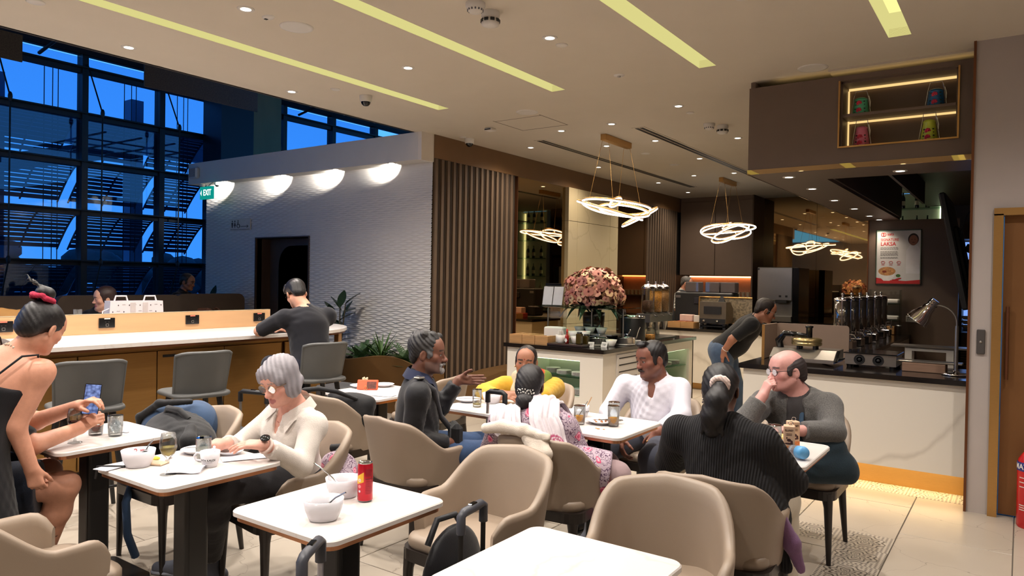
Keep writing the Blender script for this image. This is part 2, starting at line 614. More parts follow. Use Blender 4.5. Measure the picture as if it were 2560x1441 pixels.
# ------------------------------------------------------------------ wave wall (left), its band and its niche doorway
wl = structure(MB().box(-10.5, -9.2, 6.52, 6.6, 0, 3.0).box(-8.02, -5.9, 6.52, 6.6, 0, 3.0).box(-9.2, -8.02, 6.52, 6.6, 2.12, 3.0).build('wall_left', M_white))
S_, A_, LW_ = 0.0276, 0.0078, 0.20
def wave_panel(x0, x1, z0, z1):
	nx = max(4, int((x1 - x0) / 0.022) + 1)
	nz = int((z1 - z0) / 0.0042) + 1
	X = np.linspace(x0, x1, nx)[None, :].repeat(nz, 0)
	Z = np.linspace(z0, z1, nz)[:, None].repeat(nx, 1)
	sn = A_ * np.sin(2 * np.pi * X / LW_)
	n0 = np.floor(Z / S_)
	best = np.full(Z.shape, 9.0); lo = np.full(Z.shape, -9.0); hi = np.full(Z.shape, 9.0)
	for dn in (-1, 0, 1, 2):
		n = n0 + dn
		zn = n * S_ + np.where(n % 2 == 0, 1.0, -1.0) * sn
		d = Z - zn
		lo = np.where((d >= 0) & (-d > lo), -d, lo)
		hi = np.where((d < 0) & (-d < hi), -d, hi)
	tt = np.clip(-lo / (hi - lo + 1e-9), 0, 1)
	width = np.clip((hi - lo) / 0.043, 0.2, 1.0)
	ramp = np.clip((2.93 - Z) / 0.5, 0.12, 1.0)
	dep = 0.019 * ramp * width * np.where(tt < 0.86, (1 - tt / 0.86) ** 0.9, (tt - 0.86) / 0.14 * 0.9)
	Yv = 6.518 - dep - 0.003
	v = np.stack([X, Yv, Z], -1).reshape(-1, 3)
	idx = np.arange(nz * nx).reshape(nz, nx)
	q = np.stack([idx[:-1, :-1], idx[:-1, 1:], idx[1:, 1:], idx[1:, :-1]], -1).reshape(-1, 4)
	me = bpy.data.meshes.new('wave_panel')
	me.vertices.add(len(v)); me.vertices.foreach_set('co', v.ravel())
	me.loops.add(q.size); me.loops.foreach_set('vertex_index', q.ravel())
	me.polygons.add(len(q)); me.polygons.foreach_set('loop_start', np.arange(0, q.size, 4)); me.polygons.foreach_set('use_smooth', np.ones(len(q), bool))
	me.materials.append(M_white); me.update()
	link(bpy.data.objects.new('wave_panel', me), wl)
xs = [-10.5, -9.85, -9.2, -8.61, -8.02, -7.46, -6.9, -6.34, -5.785]
for a, b in zip(xs[:-1], xs[1:]):
	wave_panel(a, b, 2.12 if -9.3 < a < -8.1 else 0.3, 2.98)
structure(MB().box(-10.66, -5.83, 6.3, 6.62, 2.975, 3.298).build('trim_2', M_white))
structure(MB().box(-5.83, -5.775, 6.3, 6.52, 2.97, 3.3).build('trim_3', mat('lit_face_plaster', (226, 218, 208), 0.7, var=0.01)))  # return face of the band: same plaster, its brighter lighting put into the colour
# doorway: brown lining, arched brown screen and stone behind
nd = structure(MB().box(-9.215, -9.2, 6.49, 7.0, 0, 2.135).box(-8.02, -8.005, 6.49, 7.0, 0, 2.135).box(-9.2, -8.02, 6.49, 7.0, 2.12, 2.135).build('door_1', M_brown2))
arch = [(-9.2, 0), (-9.2, 2.12), (-8.02, 2.12), (-8.02, 0)]
pts = [(-9.0, 0), (-9.0, 1.72)]
for i in range(9):
	a = PI - PI / 2 * i / 8
	pts.append((-8.72 + 0.28 * math.cos(a), 1.72 + 0.30 * math.sin(a)))
for i in range(9):
	a = PI / 2 - PI / 2 * i / 8
	pts.append((-8.34 + 0.28 * math.cos(a), 1.72 + 0.30 * math.sin(a)))
pts += [(-8.06, 1.72), (-8.06, 0)]
bmq = bmesh.new()
ov = [bmq.verts.new((x, 6.75, z)) for x, z in arch + pts[::-1]]
bmq.faces.new(ov)
bmesh.ops.triangulate(bmq, faces=bmq.faces)
gx = bmesh.ops.extrude_face_region(bmq, geom=bmq.faces[:])
for v in [e for e in gx['geom'] if isinstance(e, bmesh.types.BMVert)]: v.co.y += 0.03
me = bpy.data.meshes.new('arch_screen'); bmq.to_mesh(me); bmq.free(); me.materials.append(M_brown2)
link(bpy.data.objects.new('arch_screen', me), nd)
for z0, z1 in ((0, 0.75), (0.755, 1.50), (1.505, 2.3)):
	MB().bbox((-8.75, 7.03, (z0 + z1) / 2), (1.5, 0.03, z1 - z0), 0.003).build('stone_panel', M_cream, nd)
# ------------------------------------------------------------------ slatted wall with mirrors and stone pier
ws = structure(MB().box(-6.0, -5.815, 6.52, 15.2, 0, 3.3).build('wall_slatted', M_gap))
MB().box(-5.815, -5.765, 6.52, 14.2, 3.02, 3.3).build('fascia', M_fascia, ws)
slat = MB().bbox((0, 0, 1.51), (0.05, 0.048, 3.02), 0.004).mesh('slat', M_slat)
slat2 = MB().bbox((0, 0, 1.51), (0.04, 0.012, 3.02), 0.003).mesh('slat', M_slat2)
for y0, y1 in ((6.55, 8.27), (12.58, 14.05)):
	y = y0 + 0.02
	while y < y1 - 0.03:
		place('slat', slat, ws, (-5.79, y, 0))
		for dy in (0.045, 0.068):
			if y + dy < y1: place('slat', slat2, ws, (-5.797, y + dy, 0))
		y += 0.112
MB().box(-5.815, -5.77, 8.275, 8.29, 0, 3.02).build('edge_trim', M_copper, ws)
MB().box(-5.815, -5.78, 8.29, 9.58, 0.02, 3.02).build('mirror_panel', M_mirror, ws)
MB().box(-5.815, -5.78, 11.27, 12.55, 0.02, 3.02).build('mirror_panel', M_mirror, ws)
for y0, y1 in ((9.59, 9.86), (9.865, 10.96), (10.965, 11.26)):
	for z0, z1 in ((0, 0.9), (0.905, 2.50), (2.505, 3.018)):
		MB().bbox((-5.77, (y0 + y1) / 2, (z0 + z1) / 2), (0.1, y1 - y0, z1 - z0), 0.003).build('stone_panel', M_cream, ws)
# ------------------------------------------------------------------ far wall with bronze mirror
wf = structure(MB().box(-6.0, 1.4, 15.25, 15.35, 0, 3.3).build('wall_front', M_brown2))
for x0, x1 in ((-4.27, -3.26), (-3.255, -2.22)):
	MB().box(x0, x1, 14.8, 14.83, 0.9, 3.298).build('mirror_panel', M_mirror, wf)
MB().box(-4.27, -2.22, 14.83, 14.9, 0, 3.298).build('mirror_backing', M_brown2, wf)
# back and side walls that close the room round the camera
wb = structure(MB().box(-9.0, 1.4, -3.3, -3.2, 0, 3.4).build('wall_back', M_wallpaint))
structure(MB().box(1.3, 1.4, -3.2, 6.1, 0, 3.3).build('wall_right', M_wallpaint))
pw = structure(MB().box(-0.29, -0.12, 6.0, 6.2, 0, 3.3).box(-0.12, 1.3, 6.0, 6.2, 2.09, 3.3).box(0.95, 1.3, 6.0, 6.2, 0, 2.09).build('wall_pier', M_wallpaint))
MB().box(-0.306, -0.29, 5.985, 6.2, 0, 3.3).build('edge_trim', M_copper, pw)
structure(MB().box(-0.29, -0.19, 6.2, 15.2, 0, 3.3).build('wall_side', M_brown2))
d2 = structure(MB().box(-0.105, 0.945, 6.04, 6.09, 0.012, 2.075).build('door_2', mat('bronze_door', (140, 98, 60), 0.4, 0.55, var=0.05, scale=6)))
MB().box(-0.165, -0.11, 5.97, 6.12, 0, 2.085).box(-0.165, 1.0, 5.97, 6.12, 2.075, 2.125).box(0.945, 1.0, 5.97, 6.12, 0, 2.085).build('door_frame', M_gold, d2)
MB().tube([(-0.075, 6.0, 0.95), (-0.075, 6.0, 1.45)], 0.011, 10).box(-0.08, -0.07, 6.0, 6.05, 0.98, 1.0).box(-0.08, -0.07, 6.0, 6.05, 1.4, 1.42).build('door_handle', M_copper, d2)
t = thing('access_panel', 'slim dark grey door entry button panel on pale pier', 'switch', (-0.225, 5.998, 1.2))
MB().bbox((0, -0.008, 0), (0.05, 0.016, 0.17), 0.004).build('plate', mat('grey_plastic', (70, 66, 64), 0.5), t)
MB().lathe([(0.009, 0), (0.009, 0.003), (0.0, 0.004)], n=14).xf(Matrix.Translation((0, -0.016, 0.0)) @ Matrix.Rotation(PI / 2, 4, 'X')).build('button', M_steel, t)
# ------------------------------------------------------------------ window wall (X = -12) with panes, louvres and ties
XW = -12.0
w1 = structure(MB().box(XW - 0.05, XW + 0.15, -3.2, 14.5, 0.0, 0.9).build('window_1', M_mull))
ys = [-0.83, 0.4, 1.63, 2.86, 4.1, 5.33, 6.56, 7.5, 8.55, 9.04, 10.28, 11.5, 12.7]
zs = [0.92, 1.72, 2.50, 3.26, 4.0, 4.70]
for y in ys:
	wdt = 0.5 if y == 7.5 else 0.09
	MB().box(XW - 0.08, XW + 0.10, y - 0.045, y - 0.045 + wdt, 0.9, 5.0).build('mullion', M_mull, w1)
for z in zs:
	MB().box(XW - 0.03, XW + 0.07, -3.2, 14.5, z - 0.035, z + 0.035).box(XW + 0.07, XW + 0.17, -3.2, 14.5, z + 0.03, z + 0.05).build('transom', M_mull, w1)
MB().box(XW - 0.05, XW + 0.05, -3.2, 14.5, 4.95, 5.35).build('transom', M_mull, w1)
zz = zs + [4.95]
for a, b in zip(ys[2:-2], ys[3:-1]):
	if a == 7.5: continue
	for c, d in zip(zz[:-1], zz[1:]):
		MB().box(XW - 0.006, XW + 0.006, a + 0.045, b - 0.045, c + 0.035, d - 0.035).build('pane', M_pane, w1)
M_lou = mat('louvre_perforated', (74, 88, 110), 0.6, var=0.05)
def louver(a, b, z):
	g = MB()
	n = 10
	for i in range(n):
		t0 = i / n; t1 = (i + 1) / n - 0.018
		P = lambda t: (XW - 0.12 - 0.62 * t ** 1.15, z - 0.02 - 0.52 * t ** 1.5)
		(xa, za), (xb, zb) = P(t0), P(t1)
		g.add([(xa, a, za), (xa, b, za), (xb, b, zb), (xb, a, zb)], [(0, 1, 2, 3)])
	for y in (a, (a + b) / 2, b):
		pp = [P(t / 6) for t in range(7)]
		g.tube([(x, y, zq - 0.01) for x, zq in pp], 0.014, 6)
	g.build('louvre', M_lou, w1)['kind'] = 'stuff'
for a, b in zip(ys[1:-2], ys[2:-1]):
	if a in (7.5, 8.55): continue
	for z in zs[1:5]:
		louver(a + 0.12, b - 0.04, z)
for y in ys[2:9]:
	MB().tube([(XW + 0.2, y + 0.03, 0.9), (XW + 0.5, y + 0.06, 1.72), (XW + 0.52, y + 0.06, 4.0), (XW + 0.12, y + 0.02, 4.8)], 0.011, 6).ball((XW + 0.52, y + 0.06, 4.0), (0.03, 0.03, 0.07)).ball((XW + 0.5, y + 0.06, 1.74), (0.03, 0.03, 0.06)).build('tie_rod', M_mull, w1)
	for dy in (-0.14, -0.22, -0.34):
		MB().tube([(XW - 0.5, y + dy, 0.5), (XW - 0.5, y + dy, 4.9)], 0.007, 5).build('cable', M_mull, w1)
structure(MB().box(XW + 0.2, XW + 0.5, -3.2, 14, 4.92, 5.3).build('trim_4', M_dark))
structure(MB().box(XW + 0.1, XW + 0.65, 7.3, 7.94, 0, 5.2).build('trim_5', mat('navy_column', (20, 28, 44), 0.5)))
wd = structure(MB().box(XW + 0.1, XW + 0.62, 7.95, 8.55, 0, 5.2).build('trim_6', mat('plywood_panel', (150, 116, 72), 0.55, var=0.08, scale=4, stretch=(1, 1, 0.2))))
for i, (y0, y1, z) in enumerate(((1.2, 3.0, 3.62), (4.2, 5.65, 3.66))):
	t = tag(MB().box(-8.02, -8.0, y0, y1, z, z + 0.26).build('perforated_baffle', mat('baffle_mesh', (52, 46, 38), 0.6, var=0.5, scale=70)), ['dark perforated metal baffle hanging at the upper left corner', 'long dark perforated metal baffle hanging beyond the ceiling edge'][i], 'baffle', 'perforated baffles above the lounge')
	t.rotation_euler = (0, 0, 0)
	MB().tube([(-8.01, y0 + 0.4, z + 0.25), (-8.01, y0 + 0.4, 5.32)], 0.006, 6).tube([(-8.01, y1 - 0.3, z + 0.25), (-8.01, y1 - 0.3, 5.32)], 0.006, 6).build('hanger', M_dark, t)
for y in (2.4, 4.6, 6.9, 9.2):
	structure(MB().tube([(XW + 0.3, y, 4.75), (-9.0, y + 0.1, 5.32)], 0.025, 6).build('trim_7', M_mull))
# suspended grid ceiling seen over the band, beyond the lounge ceiling edge
g = MB()
for y in (6.9, 7.6, 8.3, 9.0):
	g.box(-9.4, -6.2, y, y + 0.03, 4.3, 4.33)
for x in (-6.3, -7.0, -7.7, -8.4):
	g.box(x, x + 0.03, 6.9, 9.6, 4.3, 4.33)
structure(g.build('trim_8', mat('grid_bar', (150, 138, 118), 0.6)))
for k, (x, y) in enumerate(((-6.65, 7.25), (-6.65, 7.95), (-6.65, 8.65))):
	structure(MB().box(x - 0.32, x + 0.32, y - 0.3, y + 0.3, 4.33, 4.36).build('trim_9', mat('mesh_tile', (84, 76, 64), 0.7, var=0.3, scale=60)))
# steel canopy outside
M_can = mat('canopy_steel', (98, 112, 134), 0.6)
cn = thing('canopy', 'pale steel canopy frame outside the upper windows', 'canopy', (-14.5, 6, -6))
for z, x in ((10.25, 0), (9.95, 0.15)):
	MB().box(x - 0.1, x + 0.1, -9, 12, z, z + 0.26).build('beam', M_can, cn)
for y in (-2.5, -1.0, 1.4, 4.8):
	MB().box(-0.15, 0.15, y - 0.12, y + 0.12, 0, 11.0).build('post', M_can, cn)
MB().add([(0, -0.9, 9.6), (0, 1.4, 10.3), (0, 1.4, 9.9), (0, -0.9, 9.3)], [(0, 1, 2, 3)]).add([(0.02, -0.9, 9.6), (0.02, 1.4, 10.3), (0.02, 1.4, 9.9), (0.02, -0.9, 9.3)], [(3, 2, 1, 0)]).build('brace', M_can, cn)
# airfield and far trees
gd = structure(MB().box(-500, -14, -300, 500, -6.2, -6.0).build('ground', mat('airfield', (92, 112, 120), 0.9, var=0.25, scale=0.02, stretch=(6, 0.4, 1))))
for x, wid in ((-70, 1.2), (-95, 2.0), (-140, 2.5)):
	MB().box(x - wid, x + wid, -200, 300, -6.0, -5.97).build('paint_line', mat('taxi_line', (176, 184, 186), 0.9), gd)
M_leafd = mat('tree_leaf_dark', (44, 62, 60), 0.9, var=0.3, scale=0.3)
M_trunk = mat('tree_trunk', (60, 52, 46), 0.9)
rt = random.Random(11)
NT = 30
for k in range(NT):
	y = -30 + k * 9.2 + rt.uniform(-2, 2)
	h = 9 + 8 * abs(math.sin(k * 0.9 + 0.6)) * rt.uniform(0.7, 1.1)
	t = thing('tree', 'dark tree in the far treeline across the airfield seen through the windows', 'tree', (-230 + (k % 3) * 12, y + 25, -6), 0, 'far trees beyond the runway')
	c = MB()
	for q in range(10):
		rr = rt.uniform(3.0, 4.8)
		c.ball((rt.uniform(-1.2, 1.2), rt.uniform(-5, 5), max(rr, h - rr * rt.uniform(0.9, 2.0))), (rr, rr * 1.2, rr * 0.85), 10)
	c.build('crown', M_leafd, t)
	MB().tube([(0, 0, 0), (0, 0, h * 0.6)], 0.4, 6).build('trunk', M_trunk, t)
# ------------------------------------------------------------------ ceiling fittings
DL = [(-4.13, 2.82, 'left of the tables, beside the second slot light'), (-5.59, 2.81, 'nearest the window wall, at the left'), (-4.14, 4.34, 'midway between two slot lights'), (-2.77, 4.34, 'right of the second slot light'), (-5.6, 4.32, 'near the dome camera at the ceiling edge'),
	  (-2.77, 6.69, 'in front of the bulkhead, before the buffet'), (-3.7, 7.08, 'just right of the first chandelier bar'), (-4.36, 7.11, 'just left of the first chandelier bar'), (-5.25, 7.81, 'above the slatted wall'), (-3.68, 8.19, 'beside the long air slot, right of the chandelier'), (-4.35, 8.2, 'behind the first chandelier bar'),
	  (-4.34, 11.17, 'left of the second chandelier bar'), (-5.18, 11.69, 'farthest back, above the stone pier'), (-5.26, 9.67, 'above the bronze mirror'), (-2.78, 8.52, 'close to the bulkhead side'), (-3.7, 11.2, 'right of the second chandelier bar'), (-3.68, 9.67, 'between the two chandeliers'), (-2.78, 10.2, 'beside the bulkhead, far along'), (-5.24, 13.2, 'by the far brown cupboard'), (-1.4, 4.34, 'right of the third slot light'), (-1.4, 2.81, 'above the foreground, right'), (-2.77, 2.81, 'above the foreground table'), (-1.4, 0.9, 'above the camera side'), (-2.77, 0.9, 'above the near chairs'), (-4.13, 0.9, 'above the standing woman'), (0.4, 4.3, 'above the door'), (-5.59, 1.3, 'added out of view at the ceiling edge to fill the bar side'), (-5.59, -0.2, 'added out of view farther along the ceiling edge for fill'), (-4.13, -0.6, 'added behind the camera for fill, left'), (-1.4, -0.9, 'added behind the camera for fill, right')]  # last entries are unseen lamps added for more fill light at left and behind
dl_ring = MB().lathe([(0.034, -0.004), (0.052, -0.006), (0.055, 0.0)], n=20).lathe([(0.034, -0.004), (0.034, 0.03)], n=20).mesh('trim_ring', M_white)
dl_lens = MB().lathe([(0.0, -0.0045), (0.034, -0.0045)], n=16).mesh('lens', M_lamp)
FLOODC = (1.0, 0.87, 0.74)
for x, y, wh in DL:
	t = thing('downlight', 'small round recessed ceiling downlight ' + wh, 'downlight', (x, y, 3.3), 0, 'ceiling downlights')
	place('trim_ring', dl_ring, t, (0, 0, 0)); place('lens', dl_lens, t, (0, 0, 0))
	warm = (1.0, 0.85, 0.67) if y > 6.4 else (1.0, 0.92, 0.85)
	spot(t, (0, 0, -0.012), (250 if x < -5 else 135) if y < 6.4 else 78, R(150), 1.0, warm)
for i, x in enumerate((-9.73, -8.37, -7.31, -6.3)):
	t = thing('wall_washer', 'recessed downlight in the white band over the wave wall, ' + ['leftmost', 'second from left', 'second from right', 'rightmost'][i], 'downlight', (x, 6.345, 2.975), 0, 'wall washers over the wave wall')
	place('trim_ring', dl_ring, t, (0, 0, 0)); place('lens', dl_lens, t, (0, 0, 0))
	spot(t, (0, 0.0, -0.01), 230, R(80), 1.0, (1.0, 0.94, 0.86), target=(x, 6.40, 0.6), radius=0.02)
SOF = [(-1.67, 6.51), (-1.68, 7.41), (-1.70, 8.53), (-1.68, 9.57), (-1.68, 10.64), (-1.66, 11.3), (-0.82, 6.57)]
for i, (x, y) in enumerate(SOF):
	t = thing('soffit_downlight', 'recessed downlight in the brown bulkhead underside, ' + ['nearest, at the corner', 'second along the side', 'third along the side', 'fourth along the side', 'fifth along the side', 'last, beside the poster', 'under the lit shelves'][i], 'downlight', (x, y, 2.51), 0, 'bulkhead downlights')
	place('trim_ring', dl_ring, t, (0, 0, 0)); place('lens', dl_lens, t, (0, 0, 0))
	spot(t, (0, 0, -0.012), 14, R(110), 0.8, (1.0, 0.82, 0.62))
M_plas = mat('white_plastic', (218, 214, 208), 0.45, var=0.01)
M_grille = mat('speaker_grille', (150, 146, 142), 0.7, var=0.25, scale=140)
for x, y, wh in ((-4.13, 3.22, 'left, near the second slot light'), (-4.18, 6.14, 'in the middle, beside the access hatch'), (-1.39, 6.06, 'right, before the lit shelves')):
	t = thing('ceiling_speaker', 'round flush ceiling speaker with grey grille, ' + wh, 'speaker', (x, y, 3.3), 0, 'ceiling speakers')
	MB().lathe([(0.0, -0.006), (0.092, -0.006), (0.095, -0.003)], n=28).build('grille', M_grille, t)
	MB().lathe([(0.095, -0.007), (0.112, -0.005), (0.114, 0.0)], n=28).build('rim', M_plas, t)
for i, (x, y, r) in enumerate(((-5.17, 2.01, 0.055), (-5.18, 4.48, 0.045), (-2.78, 4.52, 0.045), (-2.78, 7.02, 0.04), (-4.16, 8.95, 0.06), (-4.19, 10.0, 0.07), (-5.58, 6.82, 0.045))):
	tag(MB().lathe([(0.0, -0.009), (r * 0.85, -0.008), (r, -0.003), (r, 0)], n=22).build('cover_plate', M_plas, None, (x, y, 3.3)), 'flat white round cover plate on ceiling, ' + ['at the far left corner', 'near the left slot light end', 'beside a downlight, right of centre', 'in front of the bulkhead', 'behind the first chandelier', 'between the two chandeliers', 'beside the dome camera over the fascia'][i], 'cover plate', 'ceiling cover plates')
def detector(name, x, y, label, tall):
	t = thing(name, label, 'detector', (x, y, 3.3))
	if tall:
		MB().lathe([(0.058, 0), (0.06, -0.03), (0.055, -0.034), (0.055, -0.055), (0.06, -0.057), (0.056, -0.085), (0.03, -0.095), (0, -0.096)][::-1], n=24).build('housing', M_plas, t)
		g = MB()
		for k in range(9):
			a = 2 * PI * k / 9
			g.bbox((0.057 * math.cos(a), 0.057 * math.sin(a), -0.06), (0.012, 0.028, 0.02), 0.002, 0, Matrix.Rotation(a, 4, 'Z'))
		g.build('vent_slot', M_black, t)
	else:
		MB().lathe([(0.0, -0.062), (0.035, -0.06), (0.05, -0.045), (0.056, -0.025), (0.062, -0.022), (0.062, 0)], n=24).build('housing', M_plas, t)
		g = MB()
		for k in range(14):
			a = 2 * PI * k / 14
			g.bbox((0.049 * math.cos(a), 0.049 * math.sin(a), -0.045), (0.006, 0.01, 0.012), 0.001, 0, Matrix.Rotation(a, 4, 'Z'))
		g.build('vent_slot', mat('vent_grey', (96, 96, 104), 0.7), t)
detector('smoke_detector', -2.82, 3.55, 'pale domed smoke detector cut by the top edge of picture', False)
detector('heat_detector', -2.83, 3.72, 'white drum shaped detector with black vents near top centre', True)
detector('smoke_detector', -2.80, 7.62, 'domed white smoke detector of the pair near the bulkhead', False)
detector('heat_detector', -2.70, 7.76, 'small drum detector of the pair near the bulkhead', True)
def dome_cam(x, y, z, label, s=1.0):
	t = thing('dome_camera', label, 'camera', (x, y, z))
	MB().lathe([(0.05 * s, -0.06 * s), (0.056 * s, -0.05 * s), (0.06 * s, 0)], n=22).build('housing', M_plas, t)
	MB().lathe([(0.0, -0.1 * s), (0.025 * s, -0.094 * s), (0.04 * s, -0.078 * s), (0.046 * s, -0.058 * s)], n=18).build('dome', M_blackgl, t)
dome_cam(-5.12, 4.8, 3.3, 'white ceiling dome camera beside the end of the left slot light')
dome_cam(-5.58, 6.95, 3.3, 'white ceiling dome camera above the bronze fascia corner')
dome_cam(-10.38, 6.36, 2.975, 'small white dome camera under band left of exit sign', 0.7)
dome_cam(-9.98, 6.36, 2.975, 'small white dome camera under band right of exit sign', 0.7)
t = thing('motion_sensor', 'flat square white sensor with dark slot on ceiling', 'sensor', (-4.99, 6.59, 3.3))
MB().bbox((0, 0, -0.015), (0.1, 0.1, 0.03), 0.006).build('housing', M_plas, t)
MB().box(-0.04, 0.04, -0.056, -0.05, -0.024, -0.012).build('slot', M_black, t)
t = thing('presence_sensor', 'small white oval ceiling sensor with dark window at left', 'sensor', (-4.13, 2.99, 3.3))
MB().lathe([(0.0, -0.012), (0.03, -0.01), (0.036, 0)], n=18, sx=1.4).build('housing', M_plas, t)
MB().box(-0.03, -0.01, -0.012, 0.008, -0.014, -0.01).build('window', M_black, t)
t = thing('twin_spot_cover', 'small white round twin sprinkler plate on ceiling right of centre', 'cover plate', (-2.78, 5.44, 3.3))
MB().lathe([(0.0, -0.008), (0.042, -0.007), (0.046, 0)], n=20).build('plate', M_plas, t)
MB().lathe([(0.0, -0.02), (0.012, -0.018), (0.014, -0.007)], n=12).build('sprinkler_cap', M_steel, t)
for x, y0, y1, lb in ((-4.88, 7.44, 12.53, 'long twin black air slot left of the chandeliers'), (-3.53, 7.38, 13.0, 'long twin black air slot right of the chandeliers')):
	t = thing('air_slot', lb, 'air vent', (x, 0, 3.3))
	MB().box(-0.075, 0.075, y0, y1, -0.004, 0.0).build('frame', M_ceil, t)
	MB().box(-0.05, -0.008, y0 + 0.03, y1 - 0.03, -0.006, -0.003).box(0.008, 0.05, y0 + 0.03, y1 - 0.03, -0.006, -0.003).build('slot', M_black, t)
# ------------------------------------------------------------------ chandeliers
def chandelier(y, z, label, ph, rz):
	t = thing('chandelier', label, 'chandelier', (-4.03, y, z), 0, 'looped LED chandeliers')
	h = 3.3 - z
	MB().bbox((0, 0, h - 0.035), (0.075, 0.68, 0.07), 0.004).build('canopy_box', M_gold, t)
	for sx_, sy_ in ((-0.03, -0.3), (0.03, -0.26), (-0.03, 0.26), (0.03, 0.3)):
		MB().tube([(sx_, sy_, h - 0.06), (sx_ * 5, sy_ * 1.35, 0.03)], 0.0022, 5).build('suspension_wire', M_gold, t)
	Rz = Matrix.Rotation(rz, 4, 'Z')
	def loop(fn, n=90):
		pts = [Rz @ Vector(fn(2 * PI * i / n)) for i in range(n)]
		MB().tube(pts, 0.0105, 8, closed=True).build('light_tube', M_tube, t)
		MB().tube([p + Vector((0, 0, 0.016)) for p in pts], 0.0095, 6, closed=True).build('tube_channel', M_gold, t)
	loop(lambda a: (0.36 * math.sin(a) + 0.02, 0.56 * math.cos(a), 0.03 + 0.045 * math.cos(a) * -1 + 0.012 * math.sin(2 * a)))
	loop(lambda a: (0.34 * math.sin(a + 0.4), -0.14 + 0.32 * math.cos(a), -0.02 - 0.11 * math.sin(a + 0.5 + ph)))
	loop(lambda a: (0.38 * math.sin(a) + 0.05, 0.12 + 0.26 * math.cos(a + 0.5), 0.0 + 0.11 * math.cos(a + 0.9 + ph)))
	loop(lambda a: (0.22 * math.sin(a) + 0.16, 0.34 + 0.15 * math.cos(a), -0.07 + 0.11 * math.sin(a + 0.6)))
	loop(lambda a: (0.06 * math.sin(a), 0.0 + 0.10 * math.cos(a), 0.09 + 0.05 * math.sin(a)))
chandelier(7.85, 2.44, 'nearer chandelier of knotted white light loops over the buffet', 0.0, 0.0)
chandelier(11.9, 2.44, 'farther chandelier of knotted white light loops near the cupboards', 1.9, 0.9)
# ------------------------------------------------------------------ bulkhead with lit shelves over the service counter
bk = thing('bulkhead', 'dark brown box bulkhead with lit display shelves over the counter', 'bulkhead', (0, 0, 0))
X0, X1, YF = -1.93, -0.305, 6.2
NX0, NX1, NZ0, NZ1 = -1.21, -0.41, 2.68, 3.20
MB().box(X0, NX0, YF, YF + 0.04, 2.54, 3.24).build('front_panel', M_brown, bk)
MB().box(NX1, X1, YF, YF + 0.04, 2.54, 3.24).build('front_panel', M_brown, bk)
MB().box(NX0, NX1, YF, YF + 0.04, 2.54, NZ0).build('front_panel', M_brown, bk)
MB().box(NX0, NX1, YF, YF + 0.04, NZ1, 3.24).build('front_panel', M_brown, bk)
MB().box(X0, X0 + 0.04, YF + 0.04, 11.46, 2.54, 3.298).build('side_panel', M_brown, bk)
MB().box(X0, -1.42, YF, 11.46, 2.51, 2.54).build('soffit_panel', M_brown, bk)
MB().box(-1.42, X1, YF, 6.8, 2.51, 2.54).build('soffit_panel', M_brown, bk)
MB().box(-1.42, -1.40, 6.8, 11.46, 2.54, 3.02).box(-1.40, X1, 6.78, 6.8, 2.54, 3.02).build('recess_side', M_brown, bk)
MB().box(-1.42, X1, 6.78, 15, 3.02, 3.04).build('recess_top', M_brown, bk)
MB().box(-1.15, -1.12, 6.8, 11.46, 2.72, 3.02).build('recess_rib', M_brown2, bk)
MB().box(X0 - 0.004, X1, YF - 0.006, YF, 2.505, 2.545).box(X0 - 0.006, X0, YF, 11.46, 2.505, 2.545).build('mirror_edge', M_mirror, bk)
# niche
MB().box(NX0 - 0.012, NX0, YF - 0.012, YF + 0.01, NZ0, NZ1).box(NX1, NX1 + 0.012, YF - 0.012, YF + 0.01, NZ0, NZ1).box(NX0 - 0.012, NX1 + 0.012, YF - 0.012, YF + 0.01, NZ0 - 0.012, NZ0).build('niche_trim', M_gold, bk)
MB().box(NX0, NX1, YF + 0.26, YF + 0.28, NZ0, NZ1).build('niche_back', M_brown, bk)
MB().box(NX0, NX0 + 0.012, YF + 0.04, YF + 0.26, NZ0, NZ1).box(NX1 - 0.012, NX1, YF + 0.04, YF + 0.26, NZ0, NZ1).box(NX0, NX1, YF + 0.04, YF + 0.26, NZ1 - 0.012, NZ1).box(NX0, NX1, YF + 0.04, YF + 0.26, NZ0 - 0.01, NZ0 + 0.004).build('niche_lining', M_brown, bk)
MB().bbox(((NX0 + NX1) / 2, YF + 0.13, 2.93), (NX1 - NX0 - 0.024, 0.2, 0.022), 0.002).build('shelf', M_brown, bk)
MB().box(NX0 + 0.02, NX1 - 0.02, YF + 0.232, YF + 0.252, NZ1 - 0.03, NZ1 - 0.014).box(NX0 + 0.02, NX1 - 0.02, YF + 0.232, YF + 0.252, 2.902, 2.916).box(NX0 + 0.02, NX1 - 0.02, YF + 0.238, YF + 0.254, NZ0 + 0.004, NZ0 + 0.014).box(NX0 + 0.02, NX1 - 0.02, YF + 0.238, YF + 0.254, 2.942, 2.952).box(NX0 + 0.014, NX0 + 0.024, YF + 0.24, YF + 0.255, NZ0 + 0.02, NZ1 - 0.03).build('led_strip', emitter('shelf_led', (255, 214, 140), 0.8), bk)
MB().box(X0 + 0.2, X1, YF + 0.05, YF + 0.09, 3.225, 3.24).build('cove_led', MATS['shelf_led'], bk)
structure(MB().box(-1.3, X1, YF - 0.02, YF + 0.30, 3.285, 3.3).build('trim_10', M_ceil))
